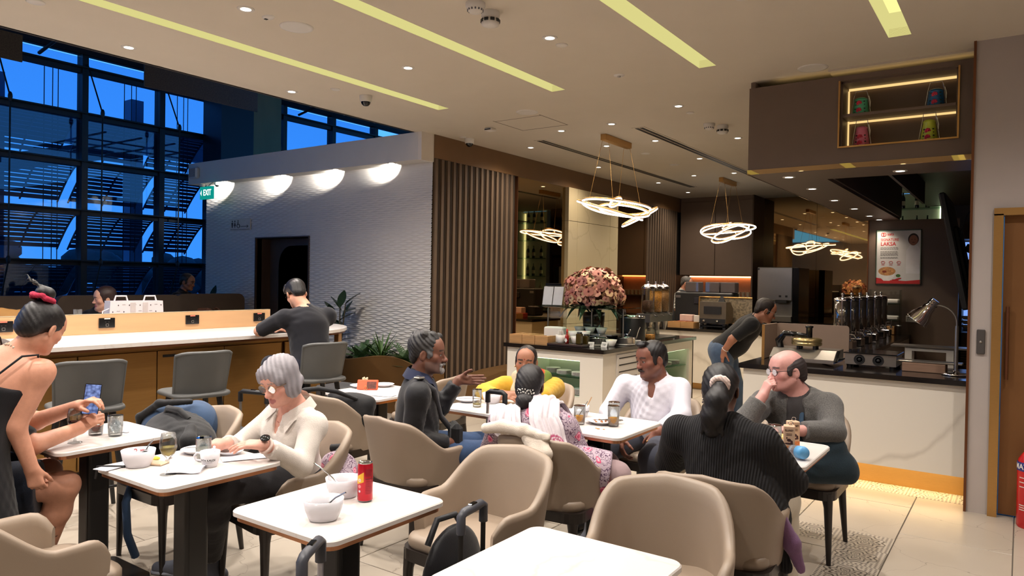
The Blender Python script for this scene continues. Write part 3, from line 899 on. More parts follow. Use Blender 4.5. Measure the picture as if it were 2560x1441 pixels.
# tiffin carriers
def tiffin(x, z, rgb, label, n):
	t = thing('tiffin_carrier', label, 'tiffin carrier', (x, YF + 0.13, z), 0, 'painted tiffin carriers on the lit shelves')
	body = mat('enamel_' + label.split()[0], rgb, 0.25, var=0.04, scale=30)
	rose = mat('rose_paint', (205, 40, 70), 0.4, var=0.25, scale=90)
	leaf = mat('leaf_paint_dark', (24, 44, 30), 0.5)
	hs = [0.05, 0.05, 0.045][:n] if n == 3 else [0.06, 0.055]
	zz_, r = 0.0, 0.062
	for k, h in enumerate(hs):
		r2 = r - 0.007
		MB().lathe([(r * 0.98, zz_), (r, zz_ + 0.004), (r2, zz_ + h - 0.004), (r2 + 0.002, zz_ + h)], n=22).build('tin', body, t)
		if k < 2:
			g = MB()
			for q in range(7):
				an = 2 * PI * q / 7
				g.ball((0.013 * math.cos(an) - 0.006, -r2 - 0.001, zz_ + h / 2 + 0.013 * math.sin(an)), (0.009, 0.004, 0.009), 8)
			g.ball((-0.006, -r2 - 0.003, zz_ + h / 2), (0.009, 0.004, 0.009), 8)
			g.build('painted_rose', rose, t)
			g = MB()
			for sx_ in (-1, 1):
				for dz in (-0.013, 0.012):
					a = sx_ * 0.62
					g.ball((math.sin(a) * (r2 + 0.002), -math.cos(a) * (r2 + 0.002), zz_ + h / 2 + dz), (0.009, 0.005, 0.006), 6)
			g.build('painted_leaf', leaf, t)
		zz_ += h; r = r2
	MB().lathe([(r + 0.002, zz_), (r + 0.001, zz_ + 0.01), (r * 0.7, zz_ + 0.02), (0, zz_ + 0.022)], n=22).build('lid', body, t)
	MB().tube([(-0.072, 0, 0.0), (-r - 0.006, 0, zz_ + 0.02), (-0.04, 0, zz_ + 0.075), (0.04, 0, zz_ + 0.075), (r + 0.006, 0, zz_ + 0.02), (0.072, 0, 0.0)], 0.003, 6).build('carry_frame', M_chrome, t)
	MB().tube([(r + 0.01, -0.01, zz_ + 0.03), (r + 0.022, -0.012, zz_ - 0.02), (r + 0.02, -0.012, zz_ - 0.06)], 0.004, 6).build('clasp', M_chrome, t)
tiffin(-1.08, 2.941, (84, 172, 128), 'mint green tiffin carrier with red roses on upper shelf left', 2)
tiffin(-0.56, 2.941, (36, 96, 140), 'blue tiffin carrier with red roses on upper shelf right', 2)
tiffin(-1.07, 2.684, (220, 120, 142), 'pink tiffin carrier with red roses on lower shelf left', 3)
tiffin(-0.60, 2.684, (196, 208, 70), 'yellow green tiffin carrier with red roses on lower shelf right', 3)
# ------------------------------------------------------------------ service counter (front run and side run)
sc = thing('service_counter', 'white veined marble service counter at right with glowing gold plinth', 'counter', (0, 0, 0))
MB().box(-1.93, -0.30, 6.19, 6.23, 0.19, 0.86).build('front_panel', M_marble, sc)
MB().box(-1.93, -1.90, 6.23, 11.44, 0.19, 0.86).build('side_panel', M_marble, sc)
MB().box(-1.30, -1.27, 7.0, 11.44, 0.1, 0.86).build('inner_panel', M_white, sc)
MB().box(-1.9, -0.30, 6.42, 6.44, 0, 0.19).box(-1.72, -1.70, 6.44, 11.4, 0, 0.19).build('plinth', M_gold, sc)
MB().box(-1.9, -0.31, 6.30, 6.33, 0.175, 0.188).build('plinth_led', M_led, sc)
MB().box(-1.9, -0.30, 6.23, 6.9, 0.19, 0.2).build('bottom_panel', M_white, sc)
g = MB()
for j, y in enumerate((7.5, 8.6, 9.7, 10.6)):
	for k in range(6):
		g.bbox((-1.266, y, 0.45 + 0.05 * k), (0.01, 0.4, 0.018), 0.003)
g.build('louvre', M_black, sc)
tag(MB().prism([(-1.96, 6.15), (-0.30, 6.15), (-0.30, 7.02), (-1.25, 7.02), (-1.25, 11.46), (-1.96, 11.46)], 0.86, 0.90).build('worktop', M_granite), 'polished black stone worktop on the right hand marble counter', 'worktop')
l = bpy.data.lights.new('plinth_glow', 'AREA'); l.shape = 'RECTANGLE'; l.size = 1.55; l.size_y = 0.03; l.energy = 5; l.color = (1.0, 0.74, 0.36)
o = link(bpy.data.objects.new('plinth_glow', l), sc); o.location = (-1.1, 6.32, 0.17)
l = bpy.data.lights.new('side_plinth_glow', 'AREA'); l.shape = 'RECTANGLE'; l.size = 0.03; l.size_y = 4.5; l.energy = 9; l.color = (1.0, 0.74, 0.36)
o = link(bpy.data.objects.new('side_plinth_glow', l), sc); o.location = (-1.80, 8.9, 0.17)
# ------------------------------------------------------------------ poster wall with its poster, shelf and socket
pwl = structure(MB().box(-1.81, -0.70, 11.46, 11.6, 0, 2.51).build('wall_poster', M_brown))
MB().box(-1.825, -1.81, 11.45, 11.6, 0, 2.51).build('edge_trim', M_copper, pwl)
MB().box(-0.70, -0.29, 12.3, 12.4, 0, 2.51).build('return_wall', M_brown2, pwl)
M_red = mat('poster_red', (206, 48, 50), 0.5)
M_ink = mat('poster_ink', (110, 108, 108), 0.6)
po = thing('poster', 'framed white poster with red heading on the brown wall', 'poster', (-1.43, 11.455, 1.985))
MB().bbox((0, -0.006, 0), (0.56, 0.012, 0.76), 0.004).build('backing', mat('poster_paper', (224, 222, 222), 0.45, var=0.02), po)
fr = MB()
for a, b, c, d in ((-0.285, -0.272, -0.385, 0.385), (0.272, 0.285, -0.385, 0.385), (-0.285, 0.285, -0.385, -0.372), (-0.285, 0.285, 0.372, 0.385)):
	fr.box(a, b, -0.02, 0, c, d)
fr.build('acrylic_frame', M_shelfg, po)
RX = (PI / 2, 0, 0)
lettering('sats', 0.055, M_red, po, (-0.10, -0.0125, 0.325), RX, 0.0006, bold=True)
g = MB()
for a in (0, 1):
	g.tube([(-0.20 + 0.022 * a + 0.018 * math.cos(q * PI / 8), -0.0135, 0.32 + 0.024 * math.sin(q * PI / 8)) for q in range(16)], 0.004, 5, closed=True)
g.build('ring_logo', M_red, po)
lettering('SIGNATURE', 0.052, M_red, po, (-0.225, -0.0125, 0.245), RX, 0.0006, 'LEFT', True, squash=0.83)
lettering('LAKSA', 0.075, M_red, po, (-0.225, -0.0125, 0.185), RX, 0.0006, 'LEFT', True, squash=0.88)
g = MB()
rt = random.Random(2)
for z in (0.135, 0.122, 0.109, 0.08, 0.068, 0.056, 0.044, 0.032, 0.02, -0.005, -0.015):
	x = -0.225
	while x < -0.01:
		wv = rt.uniform(0.012, 0.035)
		g.box(x, min(x + wv, 0.0), -0.0132, -0.0122, z - 0.0028, z + 0.0028); x += wv + 0.006
g.build('small_print', M_ink, po)
g = MB()
for x in (-0.19, -0.09, 0.01):
	g.tube([(x + 0.024 * math.cos(q * PI / 7), -0.0132, -0.075 + 0.018 * math.sin(q * PI / 7)) for q in range(14)], 0.0025, 4, closed=True)
	g.box(x - 0.02, x + 0.02, -0.0132, -0.0122, -0.115, -0.11)
g.build('step_icon', M_red, po)
# printed portrait: hair, face, white jacket as flat layered print
def disc(cx, cz, rx, rz, y=-0.0125, n=24, rot=0.0):
	pts = [(cx + rx * math.cos(2 * PI * i / n) * math.cos(rot) - rz * math.sin(2 * PI * i / n) * math.sin(rot), y, cz + rx * math.cos(2 * PI * i / n) * math.sin(rot) + rz * math.sin(2 * PI * i / n) * math.cos(rot)) for i in range(n)]
	return MB().add(pts, [tuple(range(n))])
disc(0.185, 0.25, 0.066, 0.082).build('printed_hair', mat('print_hair', (44, 32, 30), 0.5), po)
disc(0.185, 0.235, 0.054, 0.072, -0.0128).build('printed_face', mat('print_face', (150, 98, 76), 0.5), po)
g = disc(0.167, 0.245, 0.008, 0.004, -0.0131); g2 = disc(0.203, 0.245, 0.008, 0.004, -0.0131); g.add(g2.v, g2.f); g2 = disc(0.185, 0.205, 0.018, 0.004, -0.0131); g.add(g2.v, g2.f)
g.build('printed_features', mat('print_dark', (60, 34, 30), 0.5), po)
MB().add([(0.10, -0.0123, -0.23), (0.275, -0.0123, -0.23), (0.275, -0.0123, 0.10), (0.235, -0.0123, 0.165), (0.14, -0.0123, 0.165), (0.10, -0.0123, 0.09)], [(0, 1, 2, 3, 4, 5)]).build('printed_jacket', mat('print_white', (236, 234, 238), 0.5, var=0.03), po)
MB().add([(-0.28, -0.0125, -0.38), (0.28, -0.0125, -0.38), (0.28, -0.0125, -0.315), (0.1, -0.0125, -0.335), (-0.1, -0.0125, -0.325), (-0.28, -0.0125, -0.29)], [(0, 1, 2, 3, 4, 5)]).build('printed_tablecloth', M_red, po)
MB().add([(-0.245, -0.0128, -0.205), (-0.23, -0.0128, -0.28), (-0.18, -0.0128, -0.335), (-0.10, -0.0128, -0.335), (-0.05, -0.0128, -0.28), (-0.03, -0.0128, -0.205)], [(0, 1, 2, 3, 4, 5)]).build('printed_bowl', mat('print_bowl', (240, 238, 236), 0.5), po)
disc(-0.138, -0.2, 0.11, 0.062, -0.0131).build('printed_soup', mat('print_soup', (206, 150, 96), 0.5, var=0.35, scale=40), po)
disc(-0.17, -0.205, 0.028, 0.016, -0.0134).build('printed_prawn', mat('print_prawn', (140, 60, 34), 0.5), po)
disc(0.005, -0.262, 0.03, 0.022, -0.0131).build('printed_herb', mat('print_herb', (70, 110, 50), 0.5), po)
g = disc(0.0, -0.31, 0.05, 0.012, -0.0133, rot=0.3); g2 = disc(-0.03, -0.325, 0.045, 0.011, -0.0134, rot=-0.1); g.add(g2.v, g2.f)
g.build('printed_chilli', mat('print_chilli', (190, 30, 34), 0.5), po)
t = thing('wall_socket', 'white double wall socket on brown wall under poster', 'socket', (-1.24, 11.455, 1.12))
MB().bbox((0, -0.008, 0), (0.15, 0.014, 0.088), 0.004).build('plate', M_plas, t)
g = MB()
for x in (-0.045, 0.045):
	g.box(x - 0.004, x + 0.004, -0.017, -0.014, 0.012, 0.028).box(x - 0.016, x - 0.008, -0.017, -0.014, -0.012, -0.006).box(x + 0.008, x + 0.016, -0.017, -0.014, -0.012, -0.006)
g.box(-0.006, 0.006, -0.018, -0.014, 0.0, 0.02)
g.build('pin_hole', M_black, t)
for k, (x, z) in enumerate(((-0.68, 0.42), (-0.55, 0.42))):
	t = thing('low_socket', 'small white socket low on the back wall, ' + ['left one', 'right one'][k], 'socket', (x - 0.1, 11.455, z), 0, 'low sockets')
	MB().bbox((0, -0.008, 0), (0.085, 0.014, 0.085), 0.004).build('plate', M_plas, t)
	MB().box(-0.004, 0.004, -0.018, -0.014, 0.01, 0.025).box(-0.02, -0.01, -0.018, -0.014, -0.015, -0.009).box(0.01, 0.02, -0.018, -0.014, -0.015, -0.009).build('pin_hole', M_black, t)
# display fridge beyond the poster wall
fg = thing('display_fridge', 'tall display fridge with cold blue lit shelves at far right', 'fridge', (-0.5, 11.7, 0))
MB().box(-0.2, 0.2, 0.45, 0.5, 0, 2.3).box(-0.2, -0.17, 0, 0.45, 0, 2.3).box(0.17, 0.2, 0, 0.45, 0, 2.3).box(-0.2, 0.2, 0, 0.5, 2.24, 2.3).box(-0.2, 0.2, 0, 0.5, 0, 0.95).build('cabinet', M_brown2, fg)
MB().box(-0.17, 0.17, 0.43, 0.449, 1.0, 2.22).build('lit_back', emitter('fridge_glow', (120, 160, 235), 0.9), fg)
for z in (1.15, 1.4, 1.65, 1.9):
	MB().box(-0.17, 0.17, 0.03, 0.42, z, z + 0.012).build('shelf', M_shelfg, fg)
g = MB()
for k in range(9): g.bbox((0, -0.012, 0.5 + k * 0.035), (0.34, 0.012, 0.014), 0.002)
g.build('vent_slat', M_brown, fg)
for i in range(3):
	for z in (1.0, 1.062, 1.124):
		tag(MB().lathe([(0.03, 0), (0.055, 0.03), (0.06, 0.052), (0.054, 0.05), (0.03, 0.008)], n=14).build('fridge_bowl', M_plas, None, (-0.62 + 0.12 * i, 11.85, z + (0 if z < 1.15 else 0.0))), 'small white bowl in the display fridge, ' + ['left', 'middle', 'right'][i] + ' column, ' + {1.0: 'lowest', 1.062: 'middle', 1.124: 'top'}[z], 'bowl', 'white bowls stacked in the display fridge')
# television on the side wall, seen from its edge
tv = thing('television', 'black flat television tilted off the right wall, seen edge on', 'television', (-0.47, 7.5, 1.88))
Mt = Matrix.Rotation(R(-11), 4, 'Y')
MB().bbox((0, 0, 0), (0.05, 0.95, 1.0), 0.012, 0, Mt).build('case', M_black, tv)
MB().bbox((-0.0262, 0, 0), (0.002, 0.91, 0.94), 0.0005, 0, Mt).build('screen', M_blackgl, tv)
MB().bbox((0.045, 0, -0.05), (0.05, 0.5, 0.55), 0.015, 0, Mt).build('back_cover', M_black, tv)
MB().tube([(0.06, 0, 0.05), (0.12, 0, 0.02), (0.175, 0, 0.02)], 0.035, 10).box(0.155, 0.178, -0.12, 0.12, -0.2, 0.25).tube([(0.06, 0.1, -0.1), (0.17, 0.1, 0.05)], 0.012, 6).build('wall_bracket', M_black, tv)
MB().tube([(0.03, -0.3, 0.1), (0.08, -0.32, 0.3), (0.17, -0.33, 0.46)], 0.004, 5).build('cable', M_black, tv)
# fire extinguisher
fe = thing('fire_extinguisher', 'red fire extinguisher with blue band by the bronze door', 'fire extinguisher', (0.075, 5.86, 0.0))
MB().lathe([(0.068, 0.0), (0.075, 0.012), (0.076, 0.40), (0.07, 0.45), (0.045, 0.49), (0.025, 0.51), (0.022, 0.535)], n=28).build('cylinder', mat('extinguisher_red', (184, 22, 26), 0.25, var=0.03), fe)
MB().lathe([(0.0765, 0.375), (0.0768, 0.43), (0.0755, 0.432)], n=28).build('blue_band', mat('band_blue', (34, 40, 110), 0.4), fe)
lettering('MAT', 0.05, M_plas, fe, (0, 0, 0.403), (0, 0, R(-48)), 0.0006, wrap=0.077, bold=True)
g = MB()
for z in (0.33, 0.30, 0.27, 0.15, 0.135, 0.12):
	for k in range(9):
		a = -PI / 2 - 0.9 + k * 0.11
		g.add([(0.0768 * math.cos(a), 0.0768 * math.sin(a), z), (0.0768 * math.cos(a + 0.085), 0.0768 * math.sin(a + 0.085), z), (0.0768 * math.cos(a + 0.085), 0.0768 * math.sin(a + 0.085), z + 0.006), (0.0768 * math.cos(a), 0.0768 * math.sin(a), z + 0.006)], [(0, 1, 2, 3)])
g.build('label_print', M_plas, fe)
MB().tube([(0, 0, 0.53), (0, 0, 0.58)], 0.018, 10).tube([(-0.01, 0, 0.57), (0.03, -0.05, 0.6), (0.06, -0.11, 0.6)], 0.009, 6).tube([(-0.01, 0, 0.585), (0.03, -0.05, 0.63), (0.05, -0.11, 0.65)], 0.009, 6).build('valve', M_steel, fe)
MB().tube([(0.0, 0.02, 0.56), (0.07, 0.05, 0.55), (0.1, 0.03, 0.4), (0.09, 0.0, 0.2), (0.085, -0.01, 0.1)], 0.011, 8).build('hose', M_black, fe)
# ------------------------------------------------------------------ buffet island
bi = thing('buffet_island', 'white marble buffet island with lit plate shelves by the slatted wall', 'counter', (0, 0, 0))
IX0, IX1, IY0, IY1 = -4.52, -3.36, 6.34, 8.74
def panel_x(x0, x1, y0, y1, z0, z1, hx0, hx1, hz0, hz1, par, m):
	MB().box(x0, hx0, y0, y1, z0, z1).box(hx1, x1, y0, y1, z0, z1).box(hx0, hx1, y0, y1, z0, hz0).box(hx0, hx1, y0, y1, hz1, z1).build('front_panel', m, par)
def panel_y(x0, x1, y0, y1, z0, z1, hy0, hy1, hz0, hz1, par, m):
	MB().box(x0, x1, y0, hy0, z0, z1).box(x0, x1, hy1, y1, z0, z1).box(x0, x1, hy0, hy1, z0, hz0).box(x0, x1, hy0, hy1, hz1, z1).build('side_panel', m, par)
panel_x(IX0, IX1, IY0, IY0 + 0.03, 0.08, 0.86, -4.22, -3.62, 0.40, 0.77, bi, M_marble)
panel_y(IX1 - 0.03, IX1, IY0 + 0.03, IY1, 0.08, 0.86, 7.60, 8.60, 0.36, 0.76, bi, M_marble)
MB().box(IX0, IX0 + 0.03, IY0 + 0.03, IY1, 0.08, 0.86).build('side_panel', M_marble, bi)
MB().box(IX0, IX1, IY1 - 0.03, IY1, 0.08, 0.86).build('back_panel', M_marble, bi)
MB().box(IX0 + 0.06, IX1 - 0.06, IY0 + 0.08, IY1 - 0.06, 0, 0.08).build('plinth', M_gold, bi)
M_niche = mat('niche_lining', (214, 220, 200), 0.6, var=0.01)
MB().box(-4.22, -3.62, 6.72, 6.74, 0.38, 0.79).box(-4.24, -4.22, 6.37, 6.74, 0.38, 0.79).box(-3.62, -3.60, 6.37, 6.74, 0.38, 0.79).box(-4.22, -3.62, 6.37, 6.74, 0.385, 0.40).box(-4.22, -3.62, 6.37, 6.74, 0.775, 0.79).build('niche_lining', M_niche, bi)
MB().box(-4.2, -3.64, 6.69, 6.715, 0.755, 0.772).box(-4.2, -3.64, 6.39, 6.41, 0.758, 0.772).build('niche_led', M_ledw, bi)
MB().box(-4.215, -3.625, 6.38, 6.72, 0.583, 0.593).build('glass_shelf', M_shelfg, bi)
MB().box(-3.76, -3.74, 7.58, 8.62, 0.34, 0.78).box(-3.74, -3.39, 7.58, 7.60, 0.34, 0.78).box(-3.74, -3.39, 8.60, 8.62, 0.34, 0.78).box(-3.74, -3.39, 7.6, 8.6, 0.345, 0.36).box(-3.74, -3.39, 7.6, 8.6, 0.765, 0.78).build('niche_lining', M_niche, bi)
MB().box(-3.735, -3.71, 7.64, 8.56, 0.745, 0.76).box(-3.42, -3.40, 7.64, 8.56, 0.748, 0.762).build('niche_led', M_ledw, bi)
MB().box(-3.735, -3.395, 7.61, 8.59, 0.553, 0.563).build('glass_shelf', M_shelfg, bi)
dw = MB().bbox((-3.352, 6.87, 0.6), (0.016, 0.5, 0.46), 0.003).build('drawer', M_white, bi)
g = MB()
for k, z in enumerate((0.79, 0.72, 0.65, 0.58, 0.51)):
	g.box(-3.3445, -3.342, 6.66, 7.08, z - 0.006, z + 0.006)
g.build('slot', M_black, dw)
tag(MB().prism(rrect(-4.55, -3.33, 6.30, 8.77, 0.01, 2), 0.86, 0.90).build('worktop', M_granite), 'polished black stone worktop on the buffet island', 'worktop')
# plates: every plate of every stack
plate_me = MB().lathe([(0.0, 0.002), (0.04, 0.0), (0.045, 0.002), (0.078, 0.011), (0.08, 0.013), (0.076, 0.013), (0.046, 0.006), (0.0, 0.005)], n=18).mesh('plate', M_plas)
plate_sm = MB().lathe([(0.0, 0.002), (0.03, 0.0), (0.056, 0.009), (0.058, 0.012), (0.054, 0.011), (0.03, 0.005), (0.0, 0.004)], n=16).mesh('saucer', M_plas)
ORD = ['lowest', 'second', 'third', 'fourth', 'fifth', 'sixth', 'seventh']
stacks = [(-3.90, 6.50, 0.594, 5, plate_me, 'upper front shelf, middle stack'), (-3.76, 6.56, 0.594, 3, plate_sm, 'upper front shelf, low stack'), (-3.70, 6.47, 0.594, 5, plate_me, 'upper front shelf, right stack'), (-4.07, 6.56, 0.594, 6, plate_me, 'upper front shelf, left stack'),
		  (-3.84, 6.50, 0.402, 5, plate_me, 'lower front shelf, middle stack'), (-3.70, 6.48, 0.402, 7, plate_me, 'lower front shelf, right stack'), (-4.05, 6.55, 0.402, 6, plate_me, 'lower front shelf, left stack'),
		  (-3.50, 7.72, 0.564, 3, plate_sm, 'island side shelf, nearest stack'), (-3.50, 7.90, 0.564, 4, plate_sm, 'island side shelf, second stack'), (-3.50, 8.06, 0.564, 2, plate_sm, 'island side shelf, low stack'), (-3.52, 8.24, 0.564, 5, plate_me, 'island side shelf, fourth stack'), (-3.50, 8.44, 0.564, 6, plate_me, 'island side shelf, farthest stack'), (-3.5, 8.0, 0.362, 4, plate_me, 'island lower side shelf')]
for x, y, z, n, me, wh in stacks:
	for k in range(n):
		o = place('plate', me, None, (x, y, z + 0.0085 * k))
		tag(o, 'white plate, ' + ORD[k] + ' from the bottom, on ' + wh.replace(',', ''), 'plate', 'plates on ' + wh)
# glass sneeze guard
sg = thing('sneeze_guard', 'clear glass food guard standing on the buffet island', 'food guard', (0, 0, 0.9))
MB().box(-4.40, -3.42, 6.55, 7.3, 0.385, 0.395).build('glass_top', M_shelfg, sg)
MB().box(-4.40, -3.42, 6.94, 6.948, 0.16, 0.385).build('glass_screen', M_glass, sg)
for x in (-4.38, -3.82, -3.44):
	MB().tube([(x, 6.93, 0.0), (x, 6.93, 0.385)], 0.007, 8).build('post', M_steel, sg)
# wooden cutlery boxes
M_wood = mat('pale_oak', (178, 134, 84), 0.5, var=0.15, scale=6, stretch=(1, 8, 8))
for k in range(3):
	x = -4.45 + 0.165 * k
	t = thing('wooden_box', 'oak cutlery box on the island, ' + ['left', 'middle', 'right'][k] + ' of the row of three', 'box', (x, 6.52, 0.9), 0, 'oak cutlery boxes')
	g = MB().box(-0.08, 0.08, -0.13, -0.118, 0, 0.09).box(-0.08, 0.08, 0.118, 0.13, 0, 0.09).box(-0.08, -0.068, -0.118, 0.118, 0, 0.09).box(0.068, 0.08, -0.118, 0.118, 0, 0.09).box(-0.068, 0.068, -0.118, 0.118, 0, 0.01).build('case', M_wood, t)
	MB().box(-0.068, -0.02, -0.11, 0.11, 0.08, 0.088).box(0.02, 0.068, -0.11, 0.11, 0.08, 0.088).build('slotted_lid', M_wood, t)
# white bowls and condiments
def bowl(x, y, z, r, h, label, group=None, fill=None, frgb=(200, 200, 200), m=None):
	t = thing('bowl', label, 'bowl', (x, y, z), 0, group)
	MB().lathe([(0, 0.004), (r * 0.55, 0.0), (r * 0.62, 0.004), (r, h), (r * 0.95, h), (r * 0.56, 0.012), (0, 0.010)], n=24).build('shell', m or M_plas, t)
	if fill:
		q = MB()
		rr_ = random.Random(int(abs(x * 1000)))
		q.lathe([(0, h * 0.86), (r * 0.6, h * 0.84), (r * 0.86, h * 0.74)], n=18)
		for _ in range(14):
			a, d = rr_.uniform(0, 6.28), r * 0.75 * math.sqrt(rr_.random())
			q.ball((d * math.cos(a), d * math.sin(a), h * 0.86), r * 0.15, 6)
		q.build(fill, mat('fill_' + fill, frgb, 0.55, var=0.3, scale=90), t)
	return t
rs = thing('riser', 'low dark bowl riser with steel shelves on the buffet island', 'riser', (-3.83, 6.95, 0.9))
MB().box(-0.2, 0.32, -0.14, 0.14, 0.10, 0.112).build('shelf', M_steel, rs)
MB().box(-0.16, 0.26, -0.1, 0.1, 0.0, 0.02).build('base', M_black, rs)
for x in (-0.15, 0.06, 0.25):
	MB().box(x - 0.015, x + 0.015, -0.1, 0.1, 0.02, 0.10).build('bracket', M_black, rs)
for k, x in enumerate((-3.95, -3.82, -3.68)):
	bowl(x, 6.90, 1.012, 0.062, 0.065, 'small flared white bowl on the riser, ' + ['left', 'middle', 'right'][k], 'white bowls on the riser', 'dip', [(226, 220, 200), (200, 190, 160), (180, 170, 90)][k])
	MB().tube([(x + 0.02, 6.9, 1.06), (x + 0.075, 6.93, 1.10)], 0.004, 6).ball((x + 0.015, 6.9, 1.055), (0.018, 0.012, 0.006), 8)
bk2 = tag(MB().bbox((0, 0, 0.09), (0.22, 0.12, 0.18), 0.012).bbox((0, 0, 0.181), (0.13, 0.02, 0.006), 0.002, 0).build('napkin_box', M_plas, None, (-4.08, 6.60, 0.9)), 'white napkin box beside the oak cutlery boxes', 'box')
bk2.rotation_euler = (0, 0, 0.2)
t = bowl(-3.92, 6.46, 0.925, 0.058, 0.085, 'white cup bowl full of paper sugar sticks at the counter edge', None)
for k in range(16):
	a = k * 2.4; d = 0.004 + 0.034 * (k / 16)
	MB().bbox((0, 0, 0.05), (0.012, 0.003, 0.07), 0.001, 0, Matrix.Rotation(0.35 * math.cos(a), 4, 'X') @ Matrix.Rotation(a, 4, 'Z')).build('sugar_stick', M_plas, t, (d * math.cos(a), d * math.sin(a), 0.045))
tr = tag(MB().bbox((0, 0, 0.0125), (0.42, 0.2, 0.025), 0.005).build('condiment_tray', mat('dark_wood', (50, 34, 28), 0.4), None, (-3.83, 6.47, 0.9)), 'dark low condiment tray at the island front edge', 'tray')
bowl(-3.78, 6.52, 0.925, 0.055, 0.075, 'white bowl behind the sauce bottle on the tray', None)
bowl(-3.73, 6.62, 0.975, 0.062, 0.075, 'white bowl heaped with red fruit behind the sauce bottle', None, 'red_fruit', (200, 24, 36))
tag(MB().bbox((-3.73, 6.62, 0.9375), (0.13, 0.13, 0.075), 0.006).build('glass_block', M_glass), 'clear acrylic block under the red fruit bowl', 'stand')
bowl(-3.88, 6.66, 0.97, 0.062, 0.07, 'white bowl of wrapped creamers beside the napkin box', None, 'creamer', (232, 230, 226))
tag(MB().bbox((-3.88, 6.66, 0.935), (0.13, 0.13, 0.07), 0.006).build('glass_block', M_glass), 'clear acrylic block under the creamer bowl', 'stand')
t = thing('sauce_bottle', 'small red hot sauce bottle with white diamond label', 'bottle', (-3.83, 6.43, 0.925))
MB().lathe([(0.0, 0), (0.02, 0.002), (0.021, 0.075), (0.012, 0.095), (0.008, 0.10), (0.008, 0.125)], n=14).build('body', mat('sauce_red', (150, 26, 20), 0.15), t)
MB().lathe([(0.009, 0.124), (0.0095, 0.15), (0.0, 0.151)], n=12).build('cap', mat('cap_red', (190, 40, 36), 0.4), t)
MB().add([(0, -0.0222, 0.01), (0.017, -0.0222, 0.036), (0, -0.0222, 0.062), (-0.017, -0.0222, 0.036)], [(0, 1, 2, 3)]).build('label', M_plas, t)
for k, (x, y) in enumerate(((-3.70, 6.46), (-3.67, 6.55))):
	t = thing('oil_jar', 'small dark glass oil jar at the tray end, ' + ['front', 'rear'][k], 'jar', (x, y, 0.925 if k == 0 else 0.9), 0, 'oil jars')
	MB().bbox((0, 0, 0.055), (0.06, 0.06, 0.11), 0.008).build('jar_body', mat('olive_glass', (70, 58, 24), 0.15), t)
	MB().lathe([(0.026, 0.11), (0.026, 0.125), (0.0, 0.126)], n=14).build('lid', M_black, t)
# shallow pan on induction ring, ladle, soup kettle
def chafing(x, y, r, label):
	t = thing('round_pan', label, 'pan', (x, y, 0.9))
	MB().lathe([(0.0, 0.0), (r * 1.15, 0.0), (r * 1.2, 0.008), (r * 1.05, 0.014)], n=32).build('base_ring', M_steel, t)
	MB().lathe([(r * 0.98, 0.014), (r, 0.02), (r, 0.075), (r * 1.03, 0.08), (r * 0.98, 0.08), (r * 0.95, 0.03), (0, 0.026)], n=32).build('pan', M_steel, t)
	MB().lathe([(r * 1.0, 0.081), (r * 0.9, 0.09), (r * 0.3, 0.098), (0, 0.1)], n=32).build('lid', M_chrome, t)
	MB().tube([(-0.02, 0, 0.098), (-0.015, 0, 0.115), (0.015, 0, 0.115), (0.02, 0, 0.098)], 0.004, 6).build('knob', M_chrome, t)
	return t
chafing(-3.66, 6.78, 0.115, 'round lidded steel pan with a price tent before it')
t = chafing(-3.45, 7.02, 0.10, 'second steel pan behind the small white bowl')
MB().tube([(0.03, -0.04, 0.09), (0.09, -0.08, 0.17)], 0.006, 6).build('ladle', M_steel, t)
bowl(-3.48, 6.74, 0.9, 0.06, 0.07, 'white bowl of yellow rice before the black kettle', None, 'rice', (226, 214, 140))
t = thing('soup_kettle', 'tall black soup kettle with steel lid and ladle on the island', 'kettle', (-3.50, 7.28, 0.9))
MB().lathe([(0.13, 0.0), (0.135, 0.01), (0.135, 0.27), (0.13, 0.28)], n=32).build('body', M_black, t)
MB().lathe([(0.135, 0.278), (0.138, 0.285), (0.13, 0.30), (0.05, 0.315), (0, 0.317)], n=32).build('lid', M_chrome, t)
MB().tube([(-0.12, -0.02, 0.29), (-0.19, -0.02, 0.33)], 0.007, 8).build('handle', M_chrome, t)
MB().lathe([(0.013, 0), (0.015, 0.006), (0, 0.008)], n=12).xf(Matrix.Translation((0.0, -0.134, 0.05)) @ Matrix.Rotation(PI / 2, 4, 'X')).build('dial', M_steel, t)
MB().tube([(0.10, -0.12, 0.06), (0.14, -0.14, 0.16), (0.16, -0.15, 0.19)], 0.006, 6).build('ladle', M_chrome, t)
for k, (x, y, rz, wh) in enumerate(((-3.62, 6.55, 0.3, 'before the lidded pan'), (-3.50, 6.64, -0.2, 'beside the rice bowl'), (-3.38, 7.15, 0.4, 'behind the white shirt man'))):
	t = thing('price_tent', 'small white tent card ' + wh, 'card', (x, y, 0.9), rz, 'tent cards on the island')
	MB().add([(-0.04, -0.02, 0), (0.04, -0.02, 0), (0.04, 0, 0.05), (-0.04, 0, 0.05), (0.04, 0.02, 0), (-0.04, 0.02, 0)], [(0, 1, 2, 3), (3, 2, 4, 5)]).build('card', M_plas, t)
	MB().box(-0.025, 0.025, -0.0125, -0.0115, 0.028, 0.032).box(-0.02, 0.02, -0.016, -0.0145, 0.016, 0.019).build('print', M_ink, t)
t = thing('pump_bottle', 'steel soap style pump bottle among the bowls', 'bottle', (-3.80, 7.08, 0.9))
MB().lathe([(0.026, 0), (0.027, 0.18), (0.012, 0.2), (0.012, 0.215)], n=16).build('body', M_steel, t)
MB().tube([(0, 0, 0.21), (0, 0, 0.25), (-0.035, 0, 0.255)], 0.006, 6).build('pump', M_chrome, t)
